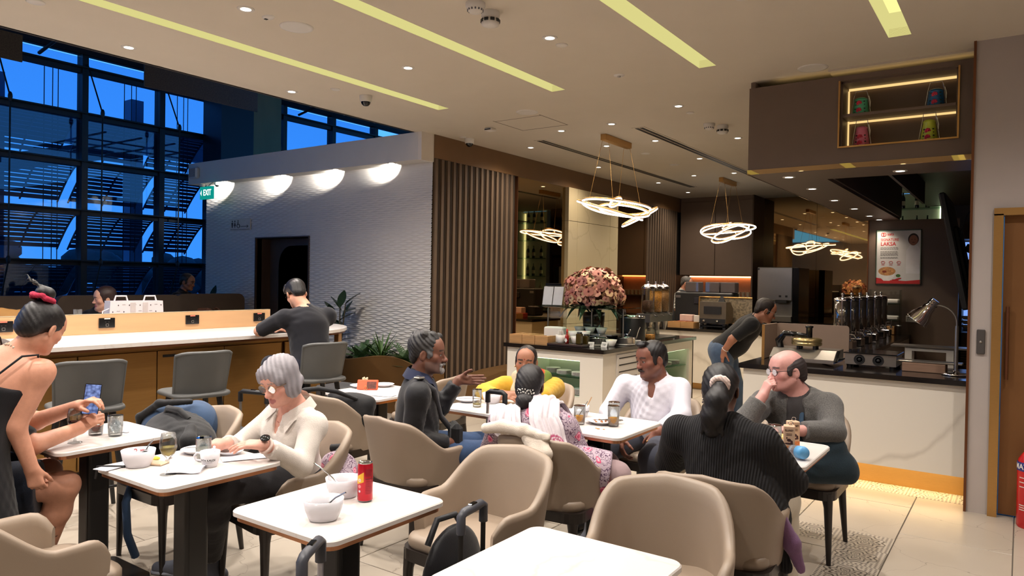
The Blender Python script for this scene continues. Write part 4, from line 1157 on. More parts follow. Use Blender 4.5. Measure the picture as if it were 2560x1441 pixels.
tag(MB().lathe([(0, 0.002), (0.045, 0), (0.05, 0.01), (0.05, 0.16), (0.046, 0.16), (0.046, 0.01), (0, 0.008)], n=20).build('glass_jar', M_glass, None, (-3.98, 7.06, 0.9)), 'tall empty glass jar behind the riser bowls', 'jar')
t = thing('cookie_jar', 'lidded glass jar of biscuits beside the cereal stand', 'jar', (-3.44, 7.62, 0.9))
MB().lathe([(0, 0.002), (0.06, 0), (0.065, 0.01), (0.065, 0.13), (0.05, 0.15)], n=20).build('glass', M_glass, t)
MB().lathe([(0.0, 0.01), (0.055, 0.012), (0.055, 0.08), (0.0, 0.085)], n=14).build('biscuits', mat('biscuit', (206, 140, 60), 0.7, var=0.4, scale=60), t)
MB().lathe([(0.054, 0.15), (0.05, 0.165), (0.012, 0.175), (0.012, 0.19), (0, 0.195)], n=18).build('lid', M_glass, t)
# cereal dispensers
cd = thing('cereal_stand', 'brushed steel stand carrying three cereal dispensers', 'stand', (-3.62, 8.2, 0.9))
MB().box(-0.12, 0.12, -0.33, 0.33, 0.0, 0.012).box(-0.12, -0.108, -0.33, 0.33, 0.012, 0.30).build('frame', M_steel, cd)
MB().box(-0.12, 0.06, -0.33, 0.33, 0.20, 0.30).build('head_box', M_steel, cd)
for y in (-0.22, 0.0, 0.22):
	MB().lathe([(0.045, 0.2), (0.02, 0.1), (0.018, 0.09)], c=(0.0, y, 0), n=14).build('chute', M_steel, cd)
M_flake = [mat('muesli', (96, 64, 44), 0.8, var=0.5, scale=90), mat('corn_flakes', (206, 140, 56), 0.8, var=0.45, scale=80), mat('oat_rings', (150, 108, 62), 0.8, var=0.5, scale=100)]
for k, y in enumerate((-0.22, 0.0, 0.22)):
	t = thing('cereal_dispenser', ['clear cereal tube holding dark muesli, leftmost of three', 'clear cereal tube full of corn flakes, middle of three', 'clear cereal tube full of oat rings, rightmost of three'][k], 'dispenser', (-3.64, 8.2 + y, 1.2), 0, 'cereal dispensers')
	MB().lathe([(0.05, 0.0), (0.078, 0.02), (0.078, 0.30), (0.074, 0.31)], n=22).build('tube', M_glass, t)
	MB().lathe([(0, 0.012), (0.045, 0.01), (0.073, 0.026), (0.073, [0.14, 0.26, 0.27][k]), (0.05, [0.155, 0.27, 0.28][k]), (0, [0.16, 0.275, 0.285][k])], n=18).build('cereal', M_flake[k], t)
	MB().lathe([(0.08, 0.3), (0.08, 0.315), (0.05, 0.345), (0.012, 0.352), (0.012, 0.37), (0.018, 0.38), (0, 0.385)], n=22).build('lid', M_chrome, t)
	MB().tube([(0.03, 0, 0.01), (0.11, 0, -0.03), (0.125, 0, -0.02)], 0.008, 6).build('turn_handle', M_steel, t)
# orchid arrangement
fa = thing('orchid_arrangement', 'large dome of dusty pink silk orchids in a dark vase', 'flowers', (-3.90, 7.12, 0.9))
MB().lathe([(0.09, 0), (0.10, 0.01), (0.12, 0.22), (0.125, 0.33), (0.115, 0.33), (0.09, 0.03), (0, 0.02)], n=24).build('vase', mat('vase_dark', (54, 48, 44), 0.3), fa)
M_pet = [mat('petal_pink', (206, 150, 130), 0.7, var=0.15, scale=40), mat('petal_cream', (216, 180, 140), 0.7, var=0.15, scale=40), mat('petal_mauve', (178, 116, 104), 0.7, var=0.18, scale=40)]
M_lip = mat('orchid_lip', (120, 44, 50), 0.6)
def bloom(m):
	g = MB()
	for k, (a, L_, wd) in enumerate(((90, 0.04, 0.022), (215, 0.04, 0.02), (325, 0.04, 0.02), (165, 0.044, 0.034), (15, 0.044, 0.034))):
		ca, sa = math.cos(R(a)), math.sin(R(a))
		pts = []
		for t, w_, d in ((0.05, 0.25, 0.0), (0.5, 1.0, 0.008), (1.0, 0.35, 0.0)):
			for s_ in (-1, 1):
				u, v = L_ * t, wd * w_ * s_
				pts.append((u * ca - v * sa, u * sa + v * ca, d + 0.002 * (k > 2)))
		g.add(pts, [(0, 1, 3, 2), (2, 3, 5, 4)], 0, True)
	g.ball((0, -0.004, 0.008), (0.009, 0.011, 0.012), 6, 1)
	return g.mesh('bloom', [m, M_lip])
bl = [bloom(m) for m in M_pet]
rf = random.Random(5)
nb = 0
for k in range(250):
	u = rf.random(); a = rf.uniform(0, 2 * PI)
	el = math.asin(min(1, max(-0.45, 1.45 * u - 0.45)))
	rad = 0.335 * rf.uniform(0.80, 1.04)
	d = Vector((math.cos(el) * math.cos(a), math.cos(el) * math.sin(a), math.sin(el)))
	p = Vector((d.x * rad * 1.0, d.y * rad * 1.0, 0.545 + d.z * rad * 0.82))
	if p.z < 0.4 and math.hypot(p.x, p.y) < 0.2: continue
	o = bpy.data.objects.new('bloom', rf.choice(bl)); link(o, fa)
	q = d.to_track_quat('Z', 'Y') @ Euler((rf.uniform(-0.5, 0.5), rf.uniform(-0.5, 0.5), rf.uniform(0, 6.28))).to_quaternion()
	o.rotation_mode = 'QUATERNION'; o.rotation_quaternion = q; o.location = p
	o.scale = (rf.uniform(0.9, 1.35),) * 3
M_ol = mat('orchid_leaf', (40, 58, 36), 0.4, var=0.2)
for k in range(11):
	a = 2 * PI * k / 11 + 0.3
	L_ = 0.24 + 0.07 * (k % 3)
	g = MB()
	def lf(u, v, a=a, L_=L_):
		w_ = 0.045 * math.sin(PI * min(1, v * 0.93 + 0.05)) * (u - 0.5) * 2
		r_ = 0.06 + L_ * v
		z = 0.33 + 0.12 * math.sin(v * 2.4) - 0.16 * v * v
		return (r_ * math.cos(a) - w_ * math.sin(a), r_ * math.sin(a) + w_ * math.cos(a), z + abs(u - 0.5) * 0.02)
	g.grid(lf, 3, 7).build('leaf', M_ol, fa)
g = MB()
for k in range(26):
	a = rf.uniform(0, 6.28); el = rf.uniform(0.1, 1.4)
	d = Vector((math.cos(el) * math.cos(a), math.cos(el) * math.sin(a), math.sin(el)))
	g.tube([(0, 0, 0.3), (d.x * 0.12, d.y * 0.12, 0.44 + d.z * 0.08), (d.x * 0.32, d.y * 0.32, 0.545 + d.z * 0.27)], 0.004, 5)
o = g.build('stems', mat('stem_brown', (80, 60, 44), 0.7), fa); o['kind'] = 'stuff'
MB().ball((0, 0, 0.53), (0.22, 0.22, 0.17), 14).build('inner_foliage', mat('inner_foliage', (92, 64, 54), 0.9, var=0.5, scale=30), fa)
# menu stand and black screen left of the flowers
t = thing('menu_stand', 'tilted clear menu stand with two white pages left of flowers', 'sign', (-4.27, 6.85, 1.295), 0.15)
Mq = Matrix.Rotation(R(-14), 4, 'X')
for x in (-0.062, 0.062):
	MB().bbox((x, 0, 0.11), (0.115, 0.006, 0.21), 0.002, 0, Mq).build('page', mat('menu_page', (186, 186, 190), 0.4), t)
MB().bbox((0, 0.008, 0.112), (0.26, 0.006, 0.235), 0.002, 0, Mq).bbox((0, 0.03, 0.004), (0.26, 0.1, 0.006), 0.002).build('holder', M_glass, t)
t = thing('monitor', 'black screen standing behind the menu stand', 'screen', (-4.36, 7.0, 1.295), 0.1)
MB().bbox((0, 0, 0.13), (0.2, 0.02, 0.24), 0.006).build('panel', M_blackgl, t)
MB().bbox((0, 0.02, 0.006), (0.12, 0.1, 0.012), 0.004).build('foot', M_black, t)
# ------------------------------------------------------------------ coffee counter with toaster, machine, boxes; far cupboards; ice machine
cc = thing('coffee_counter', 'white marble coffee counter beyond the island', 'counter', (0, 0, 0))
MB().box(-4.75, -1.98, 10.26, 10.29, 0.1, 0.86).build('front_panel', M_marble, cc)
MB().box(-4.75, -4.72, 10.29, 11.1, 0.1, 0.86).build('side_panel', M_marble, cc)
MB().box(-4.7, -1.98, 10.35, 11.1, 0.0, 0.1).build('plinth', M_gold, cc)
MB().box(-2.9, -2.2, 10.252, 10.262, 0.36, 0.76).build('lit_shelf_back', M_niche, cc)
MB().box(-2.9, -2.2, 10.235, 10.252, 0.745, 0.757).build('niche_led', M_ledw, cc)
tag(MB().box(-4.78, -1.96, 10.22, 11.14, 0.86, 0.90).build('worktop', M_granite), 'polished black stone worktop on the coffee counter', 'worktop')
M_patt = mat('scale_pattern', (120, 108, 88), 0.5, var=0.55, scale=38)
t = thing('curved_screen', 'waist high curved screen with scale pattern and gold edge', 'screen', (0, 0, 0.9))
def scr(u, v):
	a = PI + 0.1 - u * 1.5
	if u < 0.5:
		a = PI - (u / 0.5) * (PI / 2)
		x, y = -3.86 + 0.14 * math.cos(a), 10.62 + 0.14 * math.sin(a) * 0.9
	else:
		x, y = -3.86 + (u - 0.5) / 0.5 * 0.62, 10.62 + 0.126
	return (x, y, v * 0.46)
MB().grid(scr, 24, 2).build('panel', M_patt, t)
MB().tube([scr(i / 23, 1.0) for i in range(24)], 0.012, 6).tube([scr(0, 0), scr(0, 1)], 0.012, 6).build('edge', M_gold, t)
t = thing('conveyor_toaster', 'grey bronze toaster with dark slot and two dials', 'toaster', (-3.70, 10.52, 0.9))
M_toast = mat('toaster_bronze', (112, 100, 82), 0.35, 0.6)
MB().prism([(-0.16, 0.08), (0.16, 0.08), (0.16, 0.30), (0.02, 0.40), (-0.16, 0.40)][::1], -0.2, 0.2, axis='x').xf(Matrix.Rotation(0, 4, 'Z')).build('body', M_toast, t)
MB().box(-0.13, 0.13, -0.172, -0.158, 0.22, 0.33).build('toast_slot', M_black, t)
MB().box(-0.19, 0.19, -0.172, -0.158, 0.085, 0.15).build('control_panel', M_black, t)
for x in (-0.12, 0.08):
	MB().lathe([(0.02, 0), (0.018, 0.02), (0, 0.022)], n=14).xf(Matrix.Translation((x, -0.172, 0.117)) @ Matrix.Rotation(PI / 2, 4, 'X')).build('dial', M_chrome, t)
for x in (-0.17, 0.17):
	for y in (-0.13, 0.13):
		MB().box(x - 0.02, x + 0.02, y - 0.02, y + 0.02, 0, 0.08).build('foot', M_black, t)
MB().box(-0.19, 0.19, -0.15, 0.13, 0.03, 0.045).build('crumb_tray', M_black, t)
t = thing('pointed_sign', 'small black pointed sign on top of the toaster', 'sign', (-3.62, 10.52, 1.3))
MB().add([(-0.05, -0.02, 0), (0.05, -0.02, 0), (0.018, 0, 0.085), (-0.018, 0, 0.085), (-0.05, 0.02, 0), (0.05, 0.02, 0)], [(0, 1, 2, 3), (1, 5, 2), (5, 4, 3, 2), (4, 0, 3), (0, 4, 5, 1)]).build('body', M_black, t)
t = thing('coffee_machine', 'wide black coffee machine with spouts and glass hoppers behind the toaster', 'coffee machine', (-4.0, 10.92, 0.9))
MB().bbox((0, 0, 0.28), (0.92, 0.3, 0.50), 0.02).build('body', M_black, t)
for x in (-0.1, 0.02, 0.24, 0.36):
	MB().bbox((x, -0.155, 0.40), (0.08, 0.03, 0.10), 0.006).build('panel_window', mat('dark_screen', (40, 38, 40), 0.2), t)
for x in (-0.2, 0.12, 0.36):
	MB().bbox((x, 0, 0.61), (0.22, 0.2, 0.16), 0.01).build('hopper', glassy('smoked_glass', (150, 140, 140), 0.08, opacity=0.35), t)
MB().box(-0.44, -0.36, -0.16, -0.152, 0.44, 0.48).build('badge_plate', M_steel, t)
MB().box(-0.05, 0.4, -0.22, -0.15, 0.03, 0.06).build('drip_tray', M_steel, t)
for k in range(2):
	tag(MB().box(-0.1, 0.1, -0.12, 0.12, 0, 0.01).box(-0.1, 0.1, -0.12, -0.108, 0.01, 0.085).box(-0.1, 0.1, 0.108, 0.12, 0.01, 0.085).box(-0.1, -0.09, -0.108, 0.108, 0.01, 0.085).box(0.09, 0.1, -0.108, 0.108, 0.01, 0.085).build('wooden_tray_box', M_wood, None, (-4.27 + 0.205 * k, 10.42, 0.9)), 'open oak box on the coffee counter, ' + ['left', 'right'][k] + ' of two', 'box', 'oak boxes on the coffee counter')
tag(MB().bbox((0, 0, 0.05), (0.2, 0.14, 0.1), 0.006).build('cup_carton', mat('carton_pink', (214, 180, 170), 0.6), None, (-4.2, 10.66, 0.985)), 'pale pink carton stacked behind the oak boxes', 'box')
tag(MB().bbox((0, 0, 0.0425), (0.24, 0.16, 0.085), 0.006).build('red_carton', mat('carton_red', (170, 60, 52), 0.6), None, (-4.22, 10.66, 0.9)), 'red carton under the pale pink carton', 'box')
tag(MB().bbox((0, 0, 0.09), (0.1, 0.08, 0.18), 0.006).build('paper_pack', M_plas, None, (-4.02, 10.62, 0.9)), 'white upright paper pack beside the curved screen', 'box')
bowl(-3.38, 10.6, 0.9, 0.1, 0.09, 'dark basket of bread rolls right of the toaster', None, 'bread', (206, 150, 80), mat('basket', (120, 84, 48), 0.7))
# far cupboards
cb = thing('wall_cupboard', 'tall brown two door cupboard at the far corner', 'cupboard', (0, 0, 0))
MB().box(-5.75, -4.28, 14.12, 14.8, 1.72, 3.298).build('carcass', M_brown, cb)
for x0, x1 in ((-5.74, -5.02), (-5.01, -4.285)):
	MB().bbox(((x0 + x1) / 2, 14.11, 2.47), (x1 - x0, 0.02, 1.48), 0.003).build('door', M_brown, cb)
MB().box(-4.29, -4.26, 14.1, 14.8, 0.0, 3.298).build('end_panel', M_brown2, cb)
MB().box(-5.7, -4.3, 14.6, 14.62, 0.9, 1.72).build('back_panel', mat('warm_back', (196, 140, 110), 0.5), cb)
MB().box(-5.7, -4.3, 14.54, 14.58, 1.69, 1.715).build('under_led', emitter('amber_led', (255, 180, 120), 5.0), cb)
MB().box(-5.7, -4.3, 14.3, 14.6, 1.28, 1.30).build('shelf', M_brown2, cb)
MB().box(-5.75, -4.3, 14.0, 14.6, 0.0, 0.86).build('base_unit', M_brown2, cb)
MB().box(-5.77, -4.28, 13.96, 14.6, 0.86, 0.9).build('worktop', M_granite, cb)
M_cup = mat('paper_cup', (206, 186, 160), 0.6, var=0.25, scale=30)
cup_me = MB().lathe([(0.03, 0), (0.04, 0.1), (0.042, 0.103), (0.038, 0.1), (0.0, 0.01)], n=12).mesh('cup', M_cup)
for k in range(8):
	tag(place('paper_cup', cup_me, None, (-4.98 + 0.09 * k, 14.42, 1.30)), 'patterned paper cup on the far lit shelf, place ' + ['one', 'two', 'three', 'four', 'five', 'six', 'seven', 'eight'][k] + ' from left', 'cup', 'paper cups on the far lit shelf')
# back counter and ice machine
bc = thing('back_counter', 'dark topped counter below the far bronze mirror', 'counter', (0, 0, 0))
MB().box(-4.2, -2.25, 13.5, 14.75, 0, 0.86).build('body', M_white, bc)
MB().box(-4.22, -2.23, 13.46, 14.78, 0.86, 0.90).build('top', M_granite, bc)
im = thing('ice_machine', 'large square stainless ice machine with black side', 'ice machine', (-3.65, 13.65, 0.9))
MB().bbox((0, 0, 0.68), (0.62, 0.5, 0.60), 0.012).build('hood', M_steel, im)
MB().box(0.31, 0.42, -0.24, 0.5, 0.0, 0.97).build('side_panel', M_blackgl, im)
MB().bbox((0, 0.06, 0.24), (0.6, 0.36, 0.30), 0.01).build('recess_panel', M_steel, im)
MB().bbox((0, -0.03, 0.05), (0.62, 0.5, 0.10), 0.008).build('drip_base', M_steel, im)
MB().bbox((0.12, -0.2, 0.36), (0.2, 0.1, 0.06), 0.01).build('spout', M_black, im)
for x in (0.1, 0.21):
	MB().box(x - 0.02, x + 0.02, -0.2535, -0.25, 0.44, 0.475).build('button', M_black, im)
MB().box(-0.3, -0.27, -0.2535, -0.25, 0.93, 0.96).build('maker_plate', M_black, im)
# wine shelf that shows in the bronze mirror
wsf = thing('wine_shelf', 'lit glass wine shelf seen reflected in the bronze mirror', 'shelf', (-1.62, 15.0, 0))
MB().box(-0.42, 0.42, 0.2, 0.22, 0.9, 3.29).box(-0.44, -0.42, -0.1, 0.22, 0.9, 3.29).box(0.42, 0.44, -0.1, 0.22, 0.9, 3.29).build('case', M_niche, wsf)
MB().box(-0.40, -0.38, 0.17, 0.19, 1.0, 3.25).box(0.38, 0.40, 0.17, 0.19, 1.0, 3.25).build('led', M_ledw, wsf)
WZ = [1.22, 1.68, 2.12, 2.56, 3.0]
for z in WZ:
	MB().box(-0.41, 0.41, -0.1, 0.19, z - 0.012, z).build('glass_shelf', M_shelfg, wsf)
bot_me = {}
for nm, rgb, lab in (('green', (30, 44, 26), (214, 206, 180)), ('dark', (26, 20, 20), (196, 190, 170)), ('clear', (150, 140, 110), (210, 205, 190))):
	mm = mat('bottle_' + nm, rgb, 0.1, var=0)
	bot_me[nm] = (MB().lathe([(0.0, 0.0), (0.038, 0.0), (0.04, 0.01), (0.04, 0.19), (0.03, 0.225), (0.014, 0.25), (0.014, 0.305), (0.016, 0.31), (0, 0.312)], n=16).mesh('glass', mm), MB().lathe([(0.0405, 0.06), (0.0405, 0.14)], n=16).mesh('label', mat('wine_label_' + nm, lab, 0.6)))
rowname = ['lowest', 'second', 'third', 'fourth', 'top']
for i, z in enumerate(WZ):
	for j, x in enumerate((-0.2, 0.03, 0.2)):
		t = thing('wine_bottle', ['left', 'middle', 'right'][j] + ' bottle on the ' + rowname[i] + ' shelf of the mirrored wine case', 'bottle', (-1.62 + x, 15.04, z), 0, 'bottles in the mirrored wine case')
		a, b = bot_me[('clear', 'green', 'dark', 'green', 'dark')[i]]
		place('glass', a, t, (0, 0, 0)); place('label', b, t, (0, 0, 0))
# ------------------------------------------------------------------ things on the service counter
ln = thing('corner_screen', 'low brown laminate corner screen round the waffle iron', 'screen', (0, 0, 0.9))
MB().bbox((-1.90, 6.86, 0.155), (0.02, 0.42, 0.31), 0.004).build('panel', mat('screen_laminate', (150, 128, 112), 0.5, var=0.02), ln)
MB().prism(rrect(-1.905, -1.26, 0.0, 0.31, 0.03, 4), 7.06, 7.08, axis='y').build('panel', mat('screen_laminate', (150, 128, 112), 0.5), ln)
MB().box(-1.912, -1.888, 6.645, 6.652, 0, 0.31).build('edge', M_gold, ln)
wi = thing('waffle_iron', 'steel waffle iron with round plates and black lever', 'waffle iron', (-1.52, 6.62, 0.9))
MB().prism([(-0.2, 0.02), (0.2, 0.02), (0.2, 0.12), (-0.08, 0.12), (-0.2, 0.05)], -0.26, 0.26, axis='x').build('base', M_steel, wi)
MB().bbox((0.2, -0.09, 0.075), (0.16, 0.14, 0.012), 0.003, 0, Matrix.Rotation(R(38), 4, 'X')).build('control_panel', M_blackgl, wi)
MB().lathe([(0.115, 0.15), (0.125, 0.155), (0.125, 0.175), (0.118, 0.18), (0.125, 0.185), (0.125, 0.205), (0.1, 0.215), (0.0, 0.217)], n=32).build('baking_plate', mat('brass_ring', (190, 170, 120), 0.25, 0.85), wi)
for x, y in ((-0.05, -0.08), (0.08, -0.07), (-0.06, 0.07), (0.07, 0.07)):
	MB().lathe([(0.014, 0.118), (0.014, 0.155)], c=(x, y, 0), n=10).build('foot', M_black, wi)
MB().tube([(-0.22, 0.02, 0.10), (-0.235, 0.0, 0.18), (-0.18, -0.02, 0.245), (-0.06, -0.01, 0.24), (0.03, 0, 0.225)], [0.03, 0.034, 0.028, 0.022, 0.018], 10).build('lever_arm', M_blackgl, wi)
MB().lathe([(0.026, 0.215), (0.026, 0.30), (0.033, 0.305), (0.033, 0.318), (0, 0.322)], c=(0.02, 0, 0), n=16).build('grip', M_blackgl, wi)
hb = thing('induction_hob', 'steel double fan induction hob with black glass top', 'hob', (-1.0, 6.68, 0.9))
MB().box(-0.19, 0.19, -0.17, 0.2, 0.025, 0.115).build('case', M_steel, hb)
MB().bbox((0, 0.01, 0.12), (0.40, 0.4, 0.01), 0.003).build('glass_top', M_blackgl, hb)
for x in (-0.08, 0.06):
	MB().lathe([(0.042, 0), (0.042, 0.004), (0.036, 0.004), (0.036, 0.002)], n=22).lathe([(0.028, 0.001), (0.028, 0.004), (0.022, 0.004), (0.022, 0.002)], n=18).lathe([(0.014, 0.002), (0.014, 0.006), (0, 0.006)], n=14).xf(Matrix.Translation((x, -0.171, 0.068)) @ Matrix.Rotation(PI / 2, 4, 'X')).build('fan_grille', M_black, hb)
for x in (-0.16, 0.16):
	for y in (-0.13, 0.16):
		MB().lathe([(0.022, 0), (0.026, 0.025)], c=(x, y, 0), n=10).build('foot', M_black, hb)
MB().tube([(-0.2, -0.05, 0.06), (-0.24, -0.1, 0.05), (-0.3, -0.1, 0.02), (-0.4, 0.0, 0.006)], 0.008, 6).build('cable', M_black, hb)
tt = thing('food_display_block', 'pale wooden block with stainless tray by the heat lamp', 'display block', (-0.62, 6.62, 0.9))
MB().bbox((0, 0, 0.035), (0.30, 0.2, 0.07), 0.004).build('block', mat('ash_wood', (150, 118, 96), 0.5, var=0.12, scale=5, stretch=(1, 9, 9)), tt)
MB().bbox((0, -0.02, 0.079), (0.52, 0.14, 0.014), 0.004).build('tray', M_steel, tt)
t2 = thing('tray_table', 'white frame side table with stainless tray behind the counter', 'table', (-0.70, 7.9, 0))
MB().box(-0.32, 0.32, -0.12, 0.12, 1.0, 1.014).build('tray', M_steel, t2)
MB().box(-0.2, 0.2, -0.1, 0.1, 0.965, 1.0).build('rail', M_white, t2)
for x in (-0.17, 0.17):
	for y in (-0.08, 0.08):
		MB().box(x - 0.03, x + 0.03, y - 0.02, y + 0.02, 0, 0.965).build('leg', M_white, t2)
hl = thing('heat_lamp', 'chrome gooseneck heat lamp standing on counter end', 'lamp', (-0.40, 6.5, 0.9))
MB().lathe([(0.0, 0.0), (0.095, 0.0), (0.1, 0.008), (0.09, 0.016), (0.03, 0.02), (0.018, 0.035)], n=32).build('base', M_chrome, hl)
MB().tube([(0, 0, 0.02), (0, 0, 0.36), (0, 0, 0.38)], [0.0135, 0.0135, 0.012], 14).build('post', M_steel, hl)
arc = [(0, 0, 0.38)] + [(-0.14 + 0.14 * math.cos(a), 0, 0.40 + 0.135 * math.sin(a)) for a in [PI / 2 * i / 8 for i in range(9)]]
MB().tube(arc, 0.007, 8).build('gooseneck', M_steel, hl)
Mh = Matrix.Translation((-0.18, 0, 0.525)) @ Matrix.Rotation(R(38), 4, 'Y')
MB().lathe([(0.028, 0.06), (0.036, 0.055), (0.036, 0.0), (0.044, -0.005), (0.047, -0.04), (0.052, -0.05), (0.075, -0.10), (0.084, -0.145), (0.088, -0.15), (0.08, -0.145), (0.04, -0.05), (0, -0.04)], n=30).xf(Mh).build('shade', M_chrome, hl)
g = MB()
for k in range(8):
	a = 2 * PI * k / 8
	for z in (0.02, 0.042):
		g.ball((0.0365 * math.cos(a), 0.0365 * math.sin(a), z), (0.005, 0.005, 0.006), 6)
g.xf(Mh).build('vent_hole', M_black, hl)
# beverage urns in a row
def urn(x, y, label):
	t = thing('drink_urn', label, 'urn', (x, y, 0.9), 0, 'chrome drink urns on the side counter')
	MB().bbox((0, 0, 0.045), (0.26, 0.2, 0.09), 0.01).build('base', M_chrome, t)
	MB().lathe([(0.075, 0.16), (0.082, 0.17), (0.082, 0.50), (0.07, 0.51)], n=20, power=3.0).build('tank', mat('clear_tank', (150, 145, 140), 0.06, 0.9, var=0), t)
	for sy_ in (-0.075, 0.075):
		MB().tube([(0.01, sy_, 0.08), (0.01, sy_, 0.52)], 0.011, 8).build('side_post', M_chrome, t)
	MB().lathe([(0.085, 0.51), (0.085, 0.535), (0.06, 0.545), (0.012, 0.55), (0.012, 0.57), (0.02, 0.585), (0, 0.6)], n=20, power=3.0).build('lid', M_chrome, t)
	MB().tube([(0.05, 0, 0.16), (0.12, 0, 0.15), (0.14, 0, 0.11)], 0.014, 8).tube([(0.13, 0, 0.15), (0.135, 0, 0.21)], 0.007, 6).build('tap', M_chrome, t)
	MB().bbox((0.02, 0, 0.12), (0.12, 0.15, 0.06), 0.02).build('tap_housing', M_chrome, t)
for k, y in enumerate((8.35, 8.85, 9.35, 9.85, 10.45, 10.9)):
	urn(-1.56, y, 'chrome drink urn on the side counter, ' + ['nearest', 'second', 'third', 'fourth', 'fifth', 'farthest'][k] + ' of six')
t = thing('acrylic_cup_tower', 'clear acrylic tower with white cup lids near the poster', 'stand', (-1.62, 11.28, 0.9))
MB().box(-0.13, -0.12, -0.09, 0.09, 0, 0.62).box(0.25, 0.26, -0.09, 0.09, 0, 0.62).box(-0.13, 0.26, -0.09, 0.09, 0.615, 0.625).box(-0.13, 0.26, 0.08, 0.09, 0, 0.62).build('case', M_glass, t)
for z in (0.2, 0.43):
	MB().box(-0.12, 0.25, -0.09, 0.08, z - 0.01, z).build('shelf', M_shelfg, t)
	MB().bbox((0.07, 0, z + 0.035), (0.34, 0.15, 0.06), 0.015).build('lid_stack', M_plas, t)
MB().bbox((0.1, 0, 0.06), (0.2, 0.15, 0.12), 0.01).build('tea_box', M_wood, t)
# ------------------------------------------------------------------ high bar with partition
M_lwood = mat('bar_wood', (190, 150, 108), 0.5, var=0.07, scale=3, stretch=(4, 0.5, 6))
ba = thing('bar', 'long high bar with brass front and rounded end by the windows', 'bar', (0, 0, 0))
def stadium(cx, cy, r, y0, n=14):
	pts = [(cx - r, y0), (cx + r, y0)]
	for i in range(n + 1):
		a = PI * i / n
		pts.append((cx + r * math.cos(a), cy + r * math.sin(a)))
	return pts
MB().prism(stadium(-6.5, 4.5, 0.75, -2.0), 0.08, 1.0).build('body', M_brass, ba)
MB().prism(stadium(-6.5, 4.5, 0.70, -2.0), 0.0, 0.08).build('plinth', M_dark, ba)
y = -1.7
k = 0
for a in (-1.10, -0.495, 0.11, 0.715, 1.32, 1.925, 2.53, 3.135, 3.74):
	p = MB().bbox((-5.738, a + 0.3025, 0.52), (0.02, 0.597, 0.86), 0.003).build('brass_panel', M_brass, ba)
	if abs(a - 3.135) < 0.01 or abs(a + 0.495) < 0.01:
		MB().bbox((-5.727, a + 0.10, 0.905), (0.006, 0.11, 0.022), 0.002).build('finger_slot', M_black, p)
MB().bbox((-5.725, 4.62, 0.52), (0.02, 0.5, 0.86), 0.003).build('end_panel', M_brass, ba)
MB().bbox((-6.0, 5.27, 0.5), (0.07, 0.05, 1.0), 0.004).build('end_post', M_lwood, ba)
MB().prism(stadium(-6.5, 4.5, 0.985, -2.0, 20), 1.0, 1.02).build('bar_edge', M_copper, ba)
MB().prism(stadium(-6.5, 4.5, 1.0, -2.0, 20), 1.02, 1.05).build('bar_top', M_tablem, ba)
pt = MB().bbox((-6.5, 1.38, 1.135), (0.05, 6.76, 0.17), 0.003).build('partition', M_lwood, ba)
MB().bbox((-6.5, 1.38, 1.2215), (0.052, 6.76, 0.004), 0.001).build('capping', M_cream, ba)
for k, y in enumerate((0.8, 1.55, 2.31, 3.09, 3.88, 4.62)):
	t = thing('power_socket', 'black power socket on the bar partition, ' + ['out of sight at the left', 'second', 'at the left picture edge', 'with white sticker below the woman', 'with red sticker left of the bar man', 'behind the bar man'][k], 'socket', (-6.474, y, 1.145), 0, 'bar sockets') if k > 1 else None
	if t is None: continue
	MB().bbox((0.004, 0, 0), (0.012, 0.135, 0.085), 0.003).build('plate', M_blackgl, t)
	MB().box(0.0105, 0.012, -0.025, 0.025, 0.032, 0.042).build('sticker', mat('sticker_white', (220, 210, 200), 0.5) if k == 3 else mat('sticker_red', (220, 110, 90), 0.5), t)
	g = MB()
	for a, b, c, d in ((-0.012, 0.012, -0.03, -0.027), (-0.012, 0.012, -0.01, -0.007), (-0.012, -0.009, -0.03, -0.007), (0.009, 0.012, -0.03, -0.007)):
		g.box(0.0105, 0.0118, a, b, c, d)
	g.build('switch_outline', M_steel, t)
	MB().box(0.0105, 0.0115, -0.02, -0.008, 0.005, 0.01).box(0.0105, 0.0115, 0.008, 0.02, 0.005, 0.01).build('pin_hole', M_black, t)
